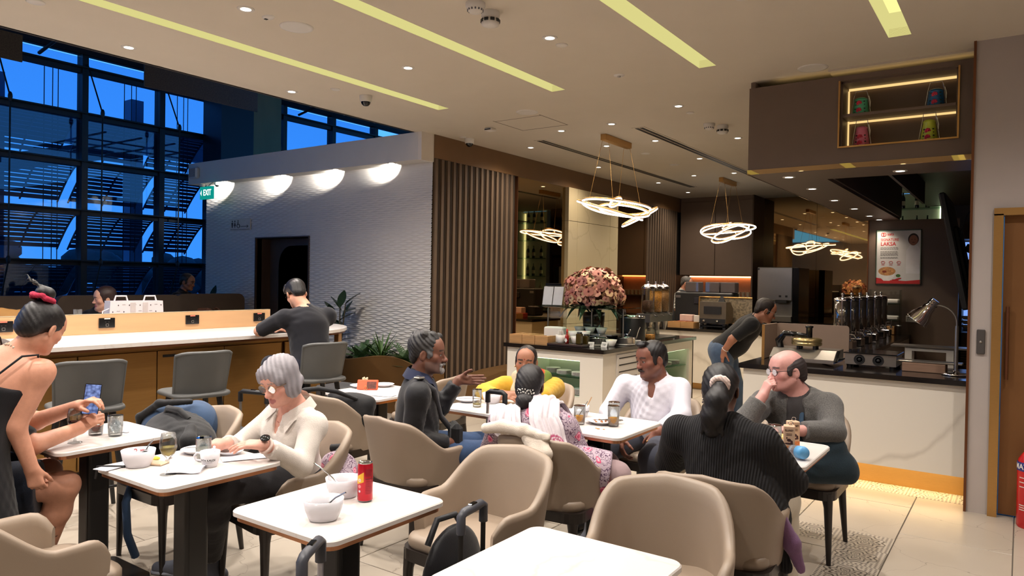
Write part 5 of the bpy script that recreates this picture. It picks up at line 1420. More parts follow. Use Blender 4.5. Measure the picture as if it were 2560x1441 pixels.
# bar stools
M_stool = mat('stool_grey', (84, 84, 82), 0.55, var=0.05, scale=8, bump=0.1, bscale=300)
def stool_proto():
	t = thing('bar_stool', '', 'bar stool', (0, 0, 0), 0, 'grey bar stools')
	def back(u, v):
		x = (u - 0.5) * (0.36 + 0.03 * v)
		cy = -0.20 - 0.07 * v + 0.10 * (abs(u - 0.5) * 2) ** 2.2
		rz_ = 0.735 + 0.29 * v - (0.02 * (abs(u - 0.5) * 2) ** 6 if v > 0.9 else 0)
		return (x, cy, rz_)
	g = MB()
	nu, nv = 15, 9
	g.grid(back, nu, nv)
	g.grid(lambda u, v: tuple(Vector(back(1 - u, v)) + Vector((0, -0.028, 0))), nu, nv)
	rim = [Vector(back(0, v / 8)) + Vector((0, -0.014, 0)) for v in range(9)] + [Vector(back(u / 14, 1)) + Vector((0, -0.014, 0)) for u in range(1, 14)] + [Vector(back(1, 1 - v / 8)) + Vector((0, -0.014, 0)) for v in range(9)]
	g.tube(rim, 0.0145, 8)
	g.build('backrest', M_stool, t)
	g = MB()
	pts = rrect(-0.19, 0.19, -0.23, 0.2, 0.09, 5)
	g.prism(pts, 0.70, 0.735, smooth=False)
	g.tube([(x, y, 0.718) for x, y in pts], 0.0175, 8, closed=True)
	g.build('seat', M_stool, t)
	for sx_ in (-1, 1):
		for sy_ in (-1, 1):
			MB().tube([(0.13 * sx_, 0.12 * sy_ - 0.02, 0.7), (0.21 * sx_, 0.2 * sy_ - 0.02, 0.0)], [0.022, 0.014], 8).build('leg', M_black, t)
	q = [(-0.185, -0.2, 0.22), (0.185, -0.2, 0.22), (0.185, 0.16, 0.22), (-0.185, 0.16, 0.22)]
	MB().tube(q, 0.009, 6, closed=True).build('footrest', M_black, t)
	return t
st = stool_proto()
st.location = (-4.93, 2.22, 0); st.rotation_euler = (0, 0, PI / 2 - 0.25)
st['label'] = 'grey bar stool nearest the standing woman with red scrunchie'
dup(st, 'empty grey bar stool in the middle of the bar, above the backpacks', (-4.95, 2.98, 0), PI / 2 - 0.15)
dup(st, 'grey bar stool with the man in black on it', (-4.90, 4.05, 0), PI / 2 - 0.2)
# booth seats by the window
M_booth = mat('booth_leather', (92, 76, 62), 0.5, var=0.05, scale=6)
for k, (y0, y1, x, lb) in enumerate(((3.72, 5.2, -9.0, 'brown upholstered booth back behind the woman at the bar'), (5.3, 6.35, -9.3, 'brown booth back beside the server by the wave wall'), (2.3, 3.6, -9.0, 'brown booth back at the left edge behind the paper bag'))):
	t = thing('booth_seat', lb, 'booth', (x, 0, 0), 0, 'booth seats by the window')
	MB().prism(rrect(y0, y1, 0.05, 1.31, 0.1, 5), -0.06, 0.06, axis='x').build('backrest', M_booth, t)
	MB().bbox((-0.33, (y0 + y1) / 2, 0.40), (0.5, y1 - y0 - 0.04, 0.12), 0.03).build('seat', M_booth, t)
	MB().box(-0.55, -0.08, y0 + 0.05, y1 - 0.05, 0, 0.34).build('base', M_brown2, t)
# ------------------------------------------------------------------ dining tables
M_col = mat('table_column', (22, 20, 20), 0.4)
def table_proto():
	t = thing('dining_table', '', 'table', (0, 0, 0), 0, 'white marble dining tables')
	o = rrect(-0.27, 0.27, -0.285, 0.285, 0.045, 6)
	g = MB()
	o2 = rrect(-0.266, 0.266, -0.281, 0.281, 0.043, 6)
	n = len(o)
	vs = [(x, y, 0.741) for x, y in o] + [(x, y, 0.727) for x, y in o]
	g.add(vs, [(n + i, n + (i + 1) % n, (i + 1) % n, i) for i in range(n)], 0, True)
	g.add([(x, y, 0.745) for x, y in o2] + [(x, y, 0.741) for x, y in o], [tuple(range(n))] + [(n + i, n + (i + 1) % n, (i + 1) % n, i) for i in range(n)])
	g.add([(x, y, 0.727) for x, y in o], [tuple(range(n - 1, -1, -1))])
	g.build('tabletop', M_tablem, t)
	MB().prism(rrect(-0.258, 0.258, -0.273, 0.273, 0.04, 6), 0.708, 0.727).build('copper_edge', mat('rose_gold', (196, 140, 104), 0.3, 0.8), t)
	MB().prism(rrect(-0.055, 0.055, -0.055, 0.055, 0.018, 4), 0.02, 0.70).build('column', M_col, t)
	MB().box(-0.15, 0.15, -0.15, 0.15, 0.698, 0.708).build('bracket', M_col, t)
	MB().prism(rrect(-0.2, 0.2, -0.2, 0.2, 0.03, 4), 0.0, 0.02).build('base', M_col, t)
	return t
tb = table_proto()
tb.location = (-2.02, 1.80, 0); tb['label'] = 'white marble table with the red can and two bowls'
dup(tb, 'white marble table where the grey haired woman sits', (-2.97, 1.785, 0))
dup(tb, 'white marble table at left with two tumblers and red wine', (-3.865, 1.79, 0))
dup(tb, 'empty white marble table at the bottom edge', (-1.07, 1.775, 0))
dup(tb, 'white marble table between the man in black and woman in yellow', (-2.82, 3.85, 0))
dup(tb, 'white marble table with orange juice before the man in white', (-2.0, 3.745, 0))
dup(tb, 'white marble table of the bald man with juice cartons', (-1.06, 3.735, 0))
dup(tb, 'white marble table with the orange phone and plate at the back left', (-3.84, 3.76, 0))
# ------------------------------------------------------------------ tub chairs
M_leath = mat('taupe_leather', (150, 133, 116), 0.45, var=0.025, scale=4, bump=0.08, bscale=500)
M_frame = mat('dark_walnut', (34, 27, 24), 0.35, var=0.15, scale=12, stretch=(1, 1, 0.2))
def chair_proto():
	t = thing('tub_chair', '', 'chair', (0, 0, 0), 0, 'taupe tub chairs')
	def sq(phi, ax, ay, p=2.7):
		s, c = math.sin(phi), math.cos(phi)
		q = (abs(s) ** p + abs(c) ** p) ** (-1 / p)
		return ax * s * q, -ay * c * q
	PH = R(128)
	def top(phi):
		a = abs(phi)
		t0, t1 = R(36), R(88)
		k = min(1, max(0, (a - t0) / (t1 - t0)))
		k = k * k * (3 - 2 * k)
		h = 0.80 - 0.02 * (a / t0 if a < t0 else 1) - 0.165 * k
		e = max(0, (a - R(112)) / R(16))
		return h - 0.07 * e ** 2.2
	def sec(u, v):
		phi = (u * 2 - 1) * PH
		h = top(phi)
		zb = 0.40
		th = 0.036
		k = v
		# v: 0 outer bottom ... 0.42 outer top, rim, 0.58 inner top ... 1 inner bottom
		if k < 0.42:
			z = zb + (h - 0.017 - zb) * (k / 0.42); off = 0.0
		elif k > 0.58:
			z = h - 0.017 - (h - 0.017 - 0.42) * ((k - 0.58) / 0.42); off = th
		else:
			a = (k - 0.42) / 0.16 * PI
			z = h - 0.017 + 0.017 * math.sin(a); off = th / 2 - th / 2 * math.cos(a)
		f = max(0, (z - zb) / 0.4)
		fl = 0.90 + 0.13 * f ** 0.8 - (0.02 if v > 0.58 else 0)
		x, y = sq(phi, 0.28 * fl - off, 0.275 * fl - off)
		y -= 0.045 * f ** 1.5 * math.cos(phi / 2)
		return (x, y + 0.02, z)
	g = MB().grid(sec, 49, 24)
	for u in (0.0, 1.0):
		ring = [sec(u, v / 23) for v in range(24)]
		g.add(ring, [tuple(range(24)) if u == 0 else tuple(range(23, -1, -1))])
	g.build('backrest', M_leath, t)
	def sp(r, z): return [(x * r, y * r + 0.015, z) for x, y in pts0]
	pts0 = rrect(-0.235, 0.235, -0.225, 0.245, 0.075, 5)
	n = len(pts0)
	g = MB()
	prof = [(0.97, 0.415), (1.0, 0.43), (1.0, 0.452), (0.97, 0.466), (0.85, 0.474), (0.5, 0.479)]
	vs = [p for r, z in prof for p in sp(r, z)]
	fs = [(i * n + j, i * n + (j + 1) % n, (i + 1) * n + (j + 1) % n, (i + 1) * n + j) for i in range(len(prof) - 1) for j in range(n)]
	g.add(vs, fs, 0, True); g.add(sp(0.5, 0.479), [tuple(range(n))], 0, True)
	g.build('seat', M_leath, t)
	MB().prism([(x, y + 0.01) for x, y in rrect(-0.25, 0.25, -0.24, 0.26, 0.08, 5)], 0.365, 0.417).build('seat_frame', M_frame, t)
	for sx_ in (-1, 1):
		MB().tube([(0.205 * sx_, 0.225, 0.40), (0.215 * sx_, 0.232, 0.32), (0.225 * sx_, 0.238, 0.0)], [0.034, 0.024, 0.013], 10).build('leg', M_frame, t)
		MB().tube([(0.195 * sx_, -0.185, 0.40), (0.205 * sx_, -0.20, 0.32), (0.225 * sx_, -0.235, 0.0)], [0.034, 0.024, 0.013], 10).build('leg', M_frame, t)
	return t
ch = chair_proto()
N_, S2 = PI, 0.0            # N_: faces -Y (towards camera side), S2: faces +Y
ch.location = (-1.93, 2.53, 0); ch.rotation_euler = (0, 0, PI - 0.06); ch['label'] = 'empty taupe tub chair behind the red can table'
def chair(x, y, rz, label): return dup(ch, label, (x, y, 0), rz)
chair(-1.08, 2.50, PI + 0.32, 'taupe tub chair at the bottom right, behind the empty table')
chair(-2.03, 3.30, 0.10, 'taupe tub chair with the cream cardigan over its back')
chair(-1.06, 3.13, 0.05, 'taupe tub chair of the woman in the black cardigan')
chair(-2.90, 3.17, -0.12, 'taupe tub chair of the man in the black jacket')
chair(-3.88, 3.45, 0.05, 'taupe tub chair with a black bag hung on its back')
chair(-3.05, 2.36, PI - 0.15, 'taupe tub chair of the grey haired woman')
chair(-2.97, 1.14, 0.0, 'taupe tub chair at the bottom left corner')
chair(-1.98, 0.94, 0.15, 'taupe tub chair cut by the bottom edge at left')
chair(-3.87, 2.27, PI, 'taupe tub chair loaded with two backpacks')
chair(-4.00, 4.52, PI / 2 + 0.1, 'taupe tub chair turned sideways behind the gesturing hand')
chair(-2.97, 4.52, PI + 0.05, 'taupe tub chair of the woman in yellow')
chair(-1.98, 4.50, PI, 'taupe tub chair of the man in the white shirt')
chair(-1.08, 4.58, PI, 'taupe tub chair of the bald man with glasses')
chair(-4.15, 1.19, -0.2, 'taupe tub chair of the man with the phone')
# ------------------------------------------------------------------ planters and plants by the wave wall
M_plan = mat('planter_bronze', (116, 86, 52), 0.4, 0.5, var=0.04, scale=5)
M_soil = mat('soil_moss', (58, 62, 34), 0.95, var=0.5, scale=25, bump=0.8, bscale=60)
pl = thing('wave_planter', 'bronze planter with a wavy rim in front of the wave wall', 'planter', (0, 0, 0))
def front(u):
	x = -7.35 + 1.85 * u
	return x, 5.98 + 0.07 * math.sin(u * 9.0 + 0.6)
def wall_(u, v):
	x, y = front(u)
	return (x, y, v * (0.62 + 0.035 * math.sin(u * 9.5 + 1.2)))
g = MB().grid(wall_, 40, 2)
g.grid(lambda u, v: (lambda p: (p[0], p[1] + 0.02, p[2]))(wall_(1 - u, v)), 40, 2)
g.tube([tuple(Vector(wall_(u / 39, 1)) + Vector((0, 0.01, 0))) for u in range(40)], 0.011, 6)
g.build('front', M_plan, pl)
MB().box(-7.36, -7.33, 5.98, 6.46, 0, 0.6).box(-5.52, -5.49, 6.0, 6.46, 0, 0.6).box(-7.36, -5.49, 6.44, 6.46, 0, 0.6).build('side', M_plan, pl)
MB().grid(lambda u, v: (-7.33 + 1.82 * u, 6.04 + 0.4 * v, 0.555 + 0.035 * math.sin(u * 17) * math.sin(v * 5)), 30, 8).build('soil', M_soil, pl)
lp = thing('low_planter', 'low bronze plinth along the foot of the slatted wall', 'planter', (0, 0, 0))
MB().prism([(6.56, 0), (8.2, 0), (8.2, 0.42), (7.5, 0.40), (7.0, 0.34), (6.56, 0.26)], -5.76, -5.42, axis='x').build('body', M_plan, lp)
lp2 = thing('rear_planter', 'bronze planter at the window end of the wave wall', 'planter', (-9.75, 6.15, 0))
MB().bbox((0, 0, 0.4), (0.9, 0.5, 0.8), 0.03).build('body', M_plan, lp2)
MB().bbox((0, 0, 0.80), (0.84, 0.44, 0.02), 0.005).build('soil', M_soil, lp2)
M_rub = mat('rubber_leaf', (38, 56, 40), 0.25, var=0.25, scale=14)
M_stem = mat('plant_stem', (70, 60, 40), 0.7)
M_fern = mat('fern_green', (70, 104, 48), 0.6, var=0.3, scale=20)
def leaf_mesh(L_, W_, droop=0.3, n=7):
	g = MB()
	def f(u, v):
		wv = W_ * math.sin(PI * (0.04 + 0.93 * v)) ** 0.8 * (u - 0.5)
		return (wv, L_ * v, -droop * L_ * v * v + abs(u - 0.5) * 0.12 * W_)
	return g.grid(f, 3, n)
def rubber_plant(x, y, z, label, specs, height):
	t = thing('rubber_plant', label, 'plant', (x, y, z))
	for sx_, sy_, h in height:
		MB().tube([(0, 0, 0), (sx_ * 0.5, sy_ * 0.5, h * 0.5), (sx_, sy_, h)], [0.012, 0.01, 0.007], 6).build('stem', M_stem, t)
	for (px_, py_, pz_, az, el, L_, W_) in specs:
		o = leaf_mesh(L_, W_, 0.15).build('leaf', M_rub, t)
		o.location = (px_, py_, pz_); o.rotation_euler = (R(el), 0, R(az))
sp1 = [(0.0, 0, 0.62, 20, 70, 0.24, 0.12), (0.02, 0, 0.58, 120, 60, 0.22, 0.11), (0, 0, 0.45, -70, 35, 0.24, 0.13), (0.03, 0.02, 0.50, -20, 65, 0.24, 0.11), (0, 0, 0.36, 60, 30, 0.22, 0.12), (-0.03, 0, 0.42, 170, 40, 0.2, 0.11), (0, 0, 0.25, -100, 20, 0.24, 0.13), (0, 0, 0.2, -40, 15, 0.22, 0.12), (0.1, 0.0, 0.66, -60, 45, 0.24, 0.12), (0.1, 0, 0.56, 10, 20, 0.22, 0.11), (-0.12, 0, 0.55, 100, 50, 0.2, 0.1), (-0.12, 0, 0.5, 200, 60, 0.2, 0.1)]
rubber_plant(-7.05, 6.22, 0.57, 'dark leaved rubber plant right of the man at the bar', sp1, [(0, 0, 0.62), (0.1, 0, 0.66), (-0.12, 0, 0.55)])
sp2 = [(0, 0, 0.34, 10, 80, 0.28, 0.13), (0.06, 0, 0.28, -60, 45, 0.26, 0.12), (0.0, 0, 0.15, 80, 25, 0.26, 0.12), (0.02, 0, 0.12, -90, 30, 0.28, 0.13), (-0.05, 0, 0.25, 60, 65, 0.24, 0.12), (0.1, 0, 0.1, -40, 50, 0.24, 0.12)]
rubber_plant(-9.72, 6.12, 0.81, 'rubber plant beside the server at the wave wall end', sp2, [(0, 0, 0.34), (0.06, 0, 0.28)])
def blades(x, y, z, label, n, L_, seed):
	t = thing('spiky_plant', label, 'plant', (x, y, z))
	rr_ = random.Random(seed)
	me_ = [leaf_mesh(L_ * k, 0.022, 0.25, 6).mesh('blade', M_fern) for k in (0.8, 1.0, 1.15)]
	for k in range(n):
		place('blade', rr_.choice(me_), t, (0, 0, 0), (R(rr_.uniform(25, 80)), 0, k * 2.4))
def fern(x, y, z, label, n, L_, seed):
	t = thing('fern', label, 'plant', (x, y, z), 0, 'ferns in the wave planter')
	rr_ = random.Random(seed)
	g = MB()
	for i in range(12):
		v = i / 12
		yv, zv = L_ * v, -0.35 * L_ * v * v
		wl_ = 0.07 * (1 - v) + 0.012
		for s_ in (-1, 1):
			g.add([(0, yv, zv), (s_ * wl_, yv + 0.02, zv - 0.008), (s_ * wl_ * 0.9, yv + 0.035, zv - 0.008), (0, yv + 0.018, zv)], [(0, 1, 2, 3)])
	me_ = g.mesh('frond', mat('fern_dark', (54, 84, 48), 0.6, var=0.3, scale=20))
	for k in range(n):
		o = place('frond', me_, t, (0, 0, 0), (R(rr_.uniform(30, 75)), 0, k * 2.4 + rr_.uniform(-0.3, 0.3)))
blades(-6.28, 6.2, 0.58, 'bright green spiky grass plant in the middle of wave planter', 26, 0.34, 1)
fern(-6.6, 6.18, 0.57, 'low fern at the left of the wave planter', 12, 0.26, 2)
fern(-5.86, 6.2, 0.57, 'fern at the right end of the wave planter', 14, 0.30, 3)
fern(-6.45, 6.3, 0.57, 'fern close to the wave wall behind the spiky plant', 12, 0.26, 4)
def rock(x, y, z, s, label, seed):
	rr2 = random.Random(seed)
	g = MB().ball((0, 0, 0), (s, s * 0.7, s * 0.55), 10)
	g.v = [tuple(Vector(v) * rr2.uniform(0.8, 1.15)) for v in g.v]
	g.sm = [False] * len(g.sm)
	tag(g.build('rock', mat('grey_rock', (96, 94, 90), 0.9, var=0.3, scale=14), None, (x, y, z)), label, 'rock', 'rocks in the wave planter')
rock(-6.86, 6.16, 0.62, 0.13, 'larger grey rock at the left of the wave planter', 1)
rock(-6.62, 6.26, 0.60, 0.10, 'smaller grey rock between the ferns', 2)
tag(MB().bbox((0, 0, 0.27), (0.34, 0.34, 0.54), 0.012).build('grey_bin', mat('bin_grey', (72, 72, 74), 0.5), None, (-5.32, 4.72, 0)), 'grey square bin beside the bar end', 'bin')
# ------------------------------------------------------------------ signs on the wave wall
t = thing('restroom_sign', 'cream restroom sign with man, woman, wheelchair and arrow', 'sign', (-9.575, 6.49, 2.335))
MB().bbox((0, 0, 0), (0.5, 0.014, 0.17), 0.003).build('plate', mat('sign_cream', (206, 198, 184), 0.5), t)
M_sg = mat('sign_brown', (74, 56, 40), 0.5)
MB().ball((-0.19, -0.009, 0.05), (0.014, 0.003, 0.014), 8).add([(-0.215, -0.009, 0.03), (-0.165, -0.009, 0.03), (-0.178, -0.009, -0.045), (-0.202, -0.009, -0.045)], [(0, 3, 2, 1)]).build('man_symbol', M_sg, t)
MB().ball((-0.125, -0.009, 0.05), (0.014, 0.003, 0.014), 8).add([(-0.133, -0.009, 0.03), (-0.117, -0.009, 0.03), (-0.095, -0.009, -0.02), (-0.155, -0.009, -0.02)], [(0, 3, 2, 1)]).box(-0.133, -0.117, -0.0095, -0.008, -0.045, -0.02).build('woman_symbol', M_sg, t)
g = MB().ball((-0.045, -0.009, 0.055), (0.012, 0.003, 0.012), 8)
g.tube([(-0.045, -0.01, 0.04), (-0.045, -0.01, 0.0), (-0.01, -0.01, 0.0), (0.004, -0.01, -0.035)], 0.006, 6)
g.tube([(-0.035 + 0.033 * math.cos(a), -0.01, -0.018 + 0.033 * math.sin(a)) for a in [2.2 + i * 0.36 for i in range(12)]], 0.004, 6)
g.build('wheelchair_symbol', M_sg, t)
MB().tube([(0.03, -0.01, -0.03), (0.2, -0.01, -0.03)], 0.004, 6).tube([(0.175, -0.01, -0.012), (0.205, -0.01, -0.03), (0.175, -0.01, -0.048)], 0.004, 6).box(-0.235, 0.235, -0.0095, -0.008, -0.076, -0.071).build('arrow', M_sg, t)
t = thing('exit_sign', 'green lit exit sign hanging at the end of band', 'sign', (-9.99, 6.2, 2.8))
MB().bbox((0, 0, 0), (0.33, 0.03, 0.19), 0.004).build('panel', emitter('exit_green', (14, 140, 130), 0.9), t)
lettering('EXIT', 0.125, emitter('exit_white', (235, 255, 250), 1.2), t, (0.03, -0.016, 0), RX, 0.001, bold=True, squash=0.8)
MB().add([(-0.15, -0.0165, 0), (-0.115, -0.0165, 0.045), (-0.115, -0.0165, -0.045)], [(0, 2, 1)]).build('arrow', MATS['exit_white'], t)
MB().tube([(0, 0.01, 0.09), (0, 0.06, 0.14), (0, 0.115, 0.178)], 0.01, 6).build('hanger', M_plas, t)
t = thing('wall_speaker', 'small white box speaker on the band end', 'speaker', (-10.46, 6.27, 3.14))
MB().bbox((0, 0, 0), (0.22, 0.07, 0.17), 0.02).build('case', M_plas, t)
MB().bbox((0, -0.036, 0), (0.18, 0.004, 0.13), 0.001).build('grille', M_grille, t)
# ------------------------------------------------------------------ people: implicit bodies turned into smooth meshes
V3 = lambda *a: np.array(a, float)
def nrm(v):
	v = np.asarray(v, float)
	return v / (np.linalg.norm(v) + 1e-12)
class Blob:
	"""union / carving of round-cone, ellipsoid and plane-cut pieces, meshed by surface nets"""
	def __init__(s):
		s.p = []
	def cap(s, a, b, ra, rb=None, k=0.02, cut=None):
		s.p.append(('c', np.asarray(a, float), np.asarray(b, float), ra, ra if rb is None else rb, k, 1, cut)); return s
	def ell(s, c, r, M=None, k=0.02, sign=1, cut=None):
		s.p.append(('e', np.asarray(c, float), np.asarray(r, float), np.eye(3) if M is None else M, None, k, sign, cut)); return s
	def carve(s, c, r, M=None, k=0.01):
		return s.ell(c, r, M, k, -1)
	def chain(s, pts, rs, k=0.02):
		for i in range(len(pts) - 1):
			s.cap(pts[i], pts[i + 1], rs[i], rs[i + 1], k)
		return s
	def bounds(s, pad=0.03):
		lo = np.full(3, 9e9); hi = -lo
		for q in s.p:
			if q[6] < 0: continue
			if q[0] == 'c':
				m = max(q[3], q[4])
				lo = np.minimum(lo, np.minimum(q[1], q[2]) - m); hi = np.maximum(hi, np.maximum(q[1], q[2]) + m)
			else:
				m = np.sqrt(((q[3] * q[2][None, :]) ** 2).sum(1))
				lo = np.minimum(lo, q[1] - m); hi = np.maximum(hi, q[1] + m)
		return lo - pad, hi + pad
	def field(s, lo, n, h, warp=None):
		ax = [lo[i] + h * np.arange(n[i]) for i in range(3)]
		D = np.full(n, 1.0)
		for q in s.p:
			kind, a, b, r1, r2, k, sg, cut = q
			if kind == 'c':
				m = max(r1, r2) + k + 2.5 * h
				l2 = np.minimum(a, b) - m; h2 = np.maximum(a, b) + m
			else:
				m = np.sqrt(((r1 * b[None, :]) ** 2).sum(1)) + k + 2.5 * h
				l2 = a - m; h2 = a + m
			i0 = np.maximum(0, np.floor((l2 - lo) / h).astype(int)); i1 = np.minimum(n, np.ceil((h2 - lo) / h).astype(int) + 1)
			if (i1 <= i0).any(): continue
			sl = tuple(slice(i0[i], i1[i]) for i in range(3))
			X = ax[0][sl[0]][:, None, None]; Y = ax[1][sl[1]][None, :, None]; Z = ax[2][sl[2]][None, None, :]
			if kind == 'c':
				ab = b - a; L2 = ab @ ab + 1e-12
				px_, py_, pz_ = X - a[0], Y - a[1], Z - a[2]
				t = np.clip((px_ * ab[0] + py_ * ab[1] + pz_ * ab[2]) / L2, 0, 1)
				d = np.sqrt((px_ - t * ab[0]) ** 2 + (py_ - t * ab[1]) ** 2 + (pz_ - t * ab[2]) ** 2) - (r1 + (r2 - r1) * t)
			else:
				M = r1; px_, py_, pz_ = X - a[0], Y - a[1], Z - a[2]
				u = [(M[0, i] * px_ + M[1, i] * py_ + M[2, i] * pz_) for i in range(3)]
				k0 = np.sqrt(sum((u[i] / b[i]) ** 2 for i in range(3)))
				k1 = np.sqrt(sum((u[i] / b[i] ** 2) ** 2 for i in range(3))) + 1e-9
				d = k0 * (k0 - 1) / k1
			if cut is not None:
				for (cp, cn) in cut:
					d = np.maximum(d, (X - cp[0]) * cn[0] + (Y - cp[1]) * cn[1] + (Z - cp[2]) * cn[2])
			if sg > 0:
				e = D[sl]; hh = np.maximum(k - np.abs(e - d), 0) / k
				D[sl] = np.minimum(e, d) - hh * hh * k * 0.25
			else:
				e = D[sl]; d = -d; hh = np.maximum(k - np.abs(e - d), 0) / k
				D[sl] = np.maximum(e, d) + hh * hh * k * 0.25
		if warp is not None:
			D = D + warp(ax[0][:, None, None], ax[1][None, :, None], ax[2][None, None, :])
		return D
	def at(s, P):
		d = np.full(len(P), 1.0)
		for kind, a, b, r1, r2, k, sg, cut in s.p:
			if kind == 'c':
				ab = b - a; t = np.clip((P - a) @ ab / (ab @ ab + 1e-12), 0, 1)
				e = np.linalg.norm(P - a - t[:, None] * ab, axis=1) - (r1 + (r2 - r1) * t)
			else:
				u = (P - a) @ r1
				k0 = np.sqrt(((u / b) ** 2).sum(1)); k1 = np.sqrt(((u / b ** 2) ** 2).sum(1)) + 1e-9
				e = k0 * (k0 - 1) / k1
			if sg < 0: continue
			hh = np.maximum(k - np.abs(d - e), 0) / k
			d = np.minimum(d, e) - hh * hh * k * 0.25
		return d
	def net(s, h, box=None, planes=None, warp=None):
		lo, hi = s.bounds() if box is None else (np.asarray(box[0], float), np.asarray(box[1], float))
		n = np.maximum(4, np.ceil((hi - lo) / h).astype(int) + 1)
		D = s.field(lo, n, h, warp)
		if planes:
			X, Y, Z = [lo[i] + h * np.arange(n[i]) for i in range(3)]
			for cp, cn in planes:
				D = np.maximum(D, (X[:, None, None] - cp[0]) * cn[0] + (Y[None, :, None] - cp[1]) * cn[1] + (Z[None, None, :] - cp[2]) * cn[2])
		return surf_net(D, lo, h)
def surf_net(D, lo, h):
	S = D < 0
	c = np.zeros(tuple(d - 1 for d in D.shape), int)
	for dx in (0, 1):
		for dy in (0, 1):
			for dz in (0, 1):
				c += S[dx:D.shape[0] - 1 + dx, dy:D.shape[1] - 1 + dy, dz:D.shape[2] - 1 + dz]
	act = (c > 0) & (c < 8)
	idx = np.argwhere(act)
	if len(idx) == 0:
		return np.zeros((0, 3)), np.zeros((0, 4), int)
	num = np.full(act.shape, -1); num[act] = np.arange(len(idx))
	acc = np.zeros((len(idx), 3)); cnt = np.zeros(len(idx))
	I, J, K = idx.T
	for ax in range(3):
		o = [0, 0, 0]; o[ax] = 1
		for u in (0, 1):
			for v in (0, 1):
				b = [0, 0, 0]; b[(ax + 1) % 3] = u; b[(ax + 2) % 3] = v
				d0 = D[I + b[0], J + b[1], K + b[2]]; d1 = D[I + b[0] + o[0], J + b[1] + o[1], K + b[2] + o[2]]
				m = (d0 < 0) != (d1 < 0)
				t = d0[m] / (d0[m] - d1[m])
				q = np.zeros((m.sum(), 3)) + np.array(b)
				q[:, ax] = t
				acc[m] += q; cnt[m] += 1
	V = lo + h * (idx + acc / cnt[:, None])
	F = []
	for ax in range(3):
		a1, a2 = (ax + 1) % 3, (ax + 2) % 3
		sl0 = [slice(None)] * 3; sl1 = [slice(None)] * 3
		sl0[ax] = slice(0, -1); sl1[ax] = slice(1, None)
		A = S[tuple(sl0)]; B = S[tuple(sl1)]
		e = np.argwhere(A != B)
		e = e[(e[:, a1] > 0) & (e[:, a2] > 0) & (e[:, a1] < D.shape[a1] - 1) & (e[:, a2] < D.shape[a2] - 1)]
		if len(e) == 0: continue
		inside = S[e[:, 0], e[:, 1], e[:, 2]]
		q = []
		for u, v in ((1, 1), (0, 1), (0, 0), (1, 0)):
			g = e.copy(); g[:, a1] -= u; g[:, a2] -= v
			q.append(num[g[:, 0], g[:, 1], g[:, 2]])
		q = np.stack(q, 1)
		q[~inside] = q[~inside][:, ::-1]
		F.append(q)
	F = np.concatenate(F)
	return V, F[(F >= 0).all(1)]
def np_mesh(name, V, F, m, col=None):
	me = bpy.data.meshes.new(name)
	if len(V):
		me.vertices.add(len(V)); me.vertices.foreach_set('co', np.ascontiguousarray(V, dtype=np.float32).ravel())
		me.loops.add(F.size); me.loops.foreach_set('vertex_index', np.ascontiguousarray(F, dtype=np.int32).ravel())
		me.polygons.add(len(F)); me.polygons.foreach_set('loop_start', np.arange(0, F.size, 4, dtype=np.int32))
		me.polygons.foreach_set('use_smooth', np.ones(len(F), bool))
		if col is not None:
			a = me.color_attributes.new('Col', 'FLOAT_COLOR', 'POINT')
			a.data.foreach_set('color', np.concatenate([col, np.ones((len(col), 1))], 1).astype(np.float32).ravel())
	me.materials.append(m)
	me.update()
	return me
def folds(amp, freq, ang=0.0, seed=0.0):
	"""soft cloth wrinkles as a small offset of the surface"""
	fq = freq * 2.6
	def f(X, Y, Z):
		w1 = 2.6 * np.sin(13.0 * X + 9.0 * Y + seed) + 2.0 * np.sin(15 * Z - 8 * X + seed * 1.7)
		a = np.sin(fq * (0.8 * Z + 0.5 * X - 0.4 * Y) + w1)
		m = 0.5 + 0.5 * np.sin(11.0 * X - 7.0 * Z + 8 * Y + seed * 3)
		b = np.sin(fq * 1.6 * (0.4 * Z - 0.8 * X + 0.6 * Y) + 2.2 * np.sin(17.0 * Y + 9 * Z + seed * 2))
		return amp * m * (0.65 * np.abs(a) + 0.35 * b)
	return f
def frame(fwd, up):
	"""columns: right, forward, up"""
	f = nrm(fwd); u = np.asarray(up, float); u = nrm(u - f * (u @ f)); r = np.cross(f, u)
	return np.stack([r, f, u], 1)
M_skin = vcol_mat('skin', 0.48, 0.12, 260, spec=0.4)
M_eye = vcol_mat('eye', 0.12, 0, spec=0.6)
M_hairb = {}
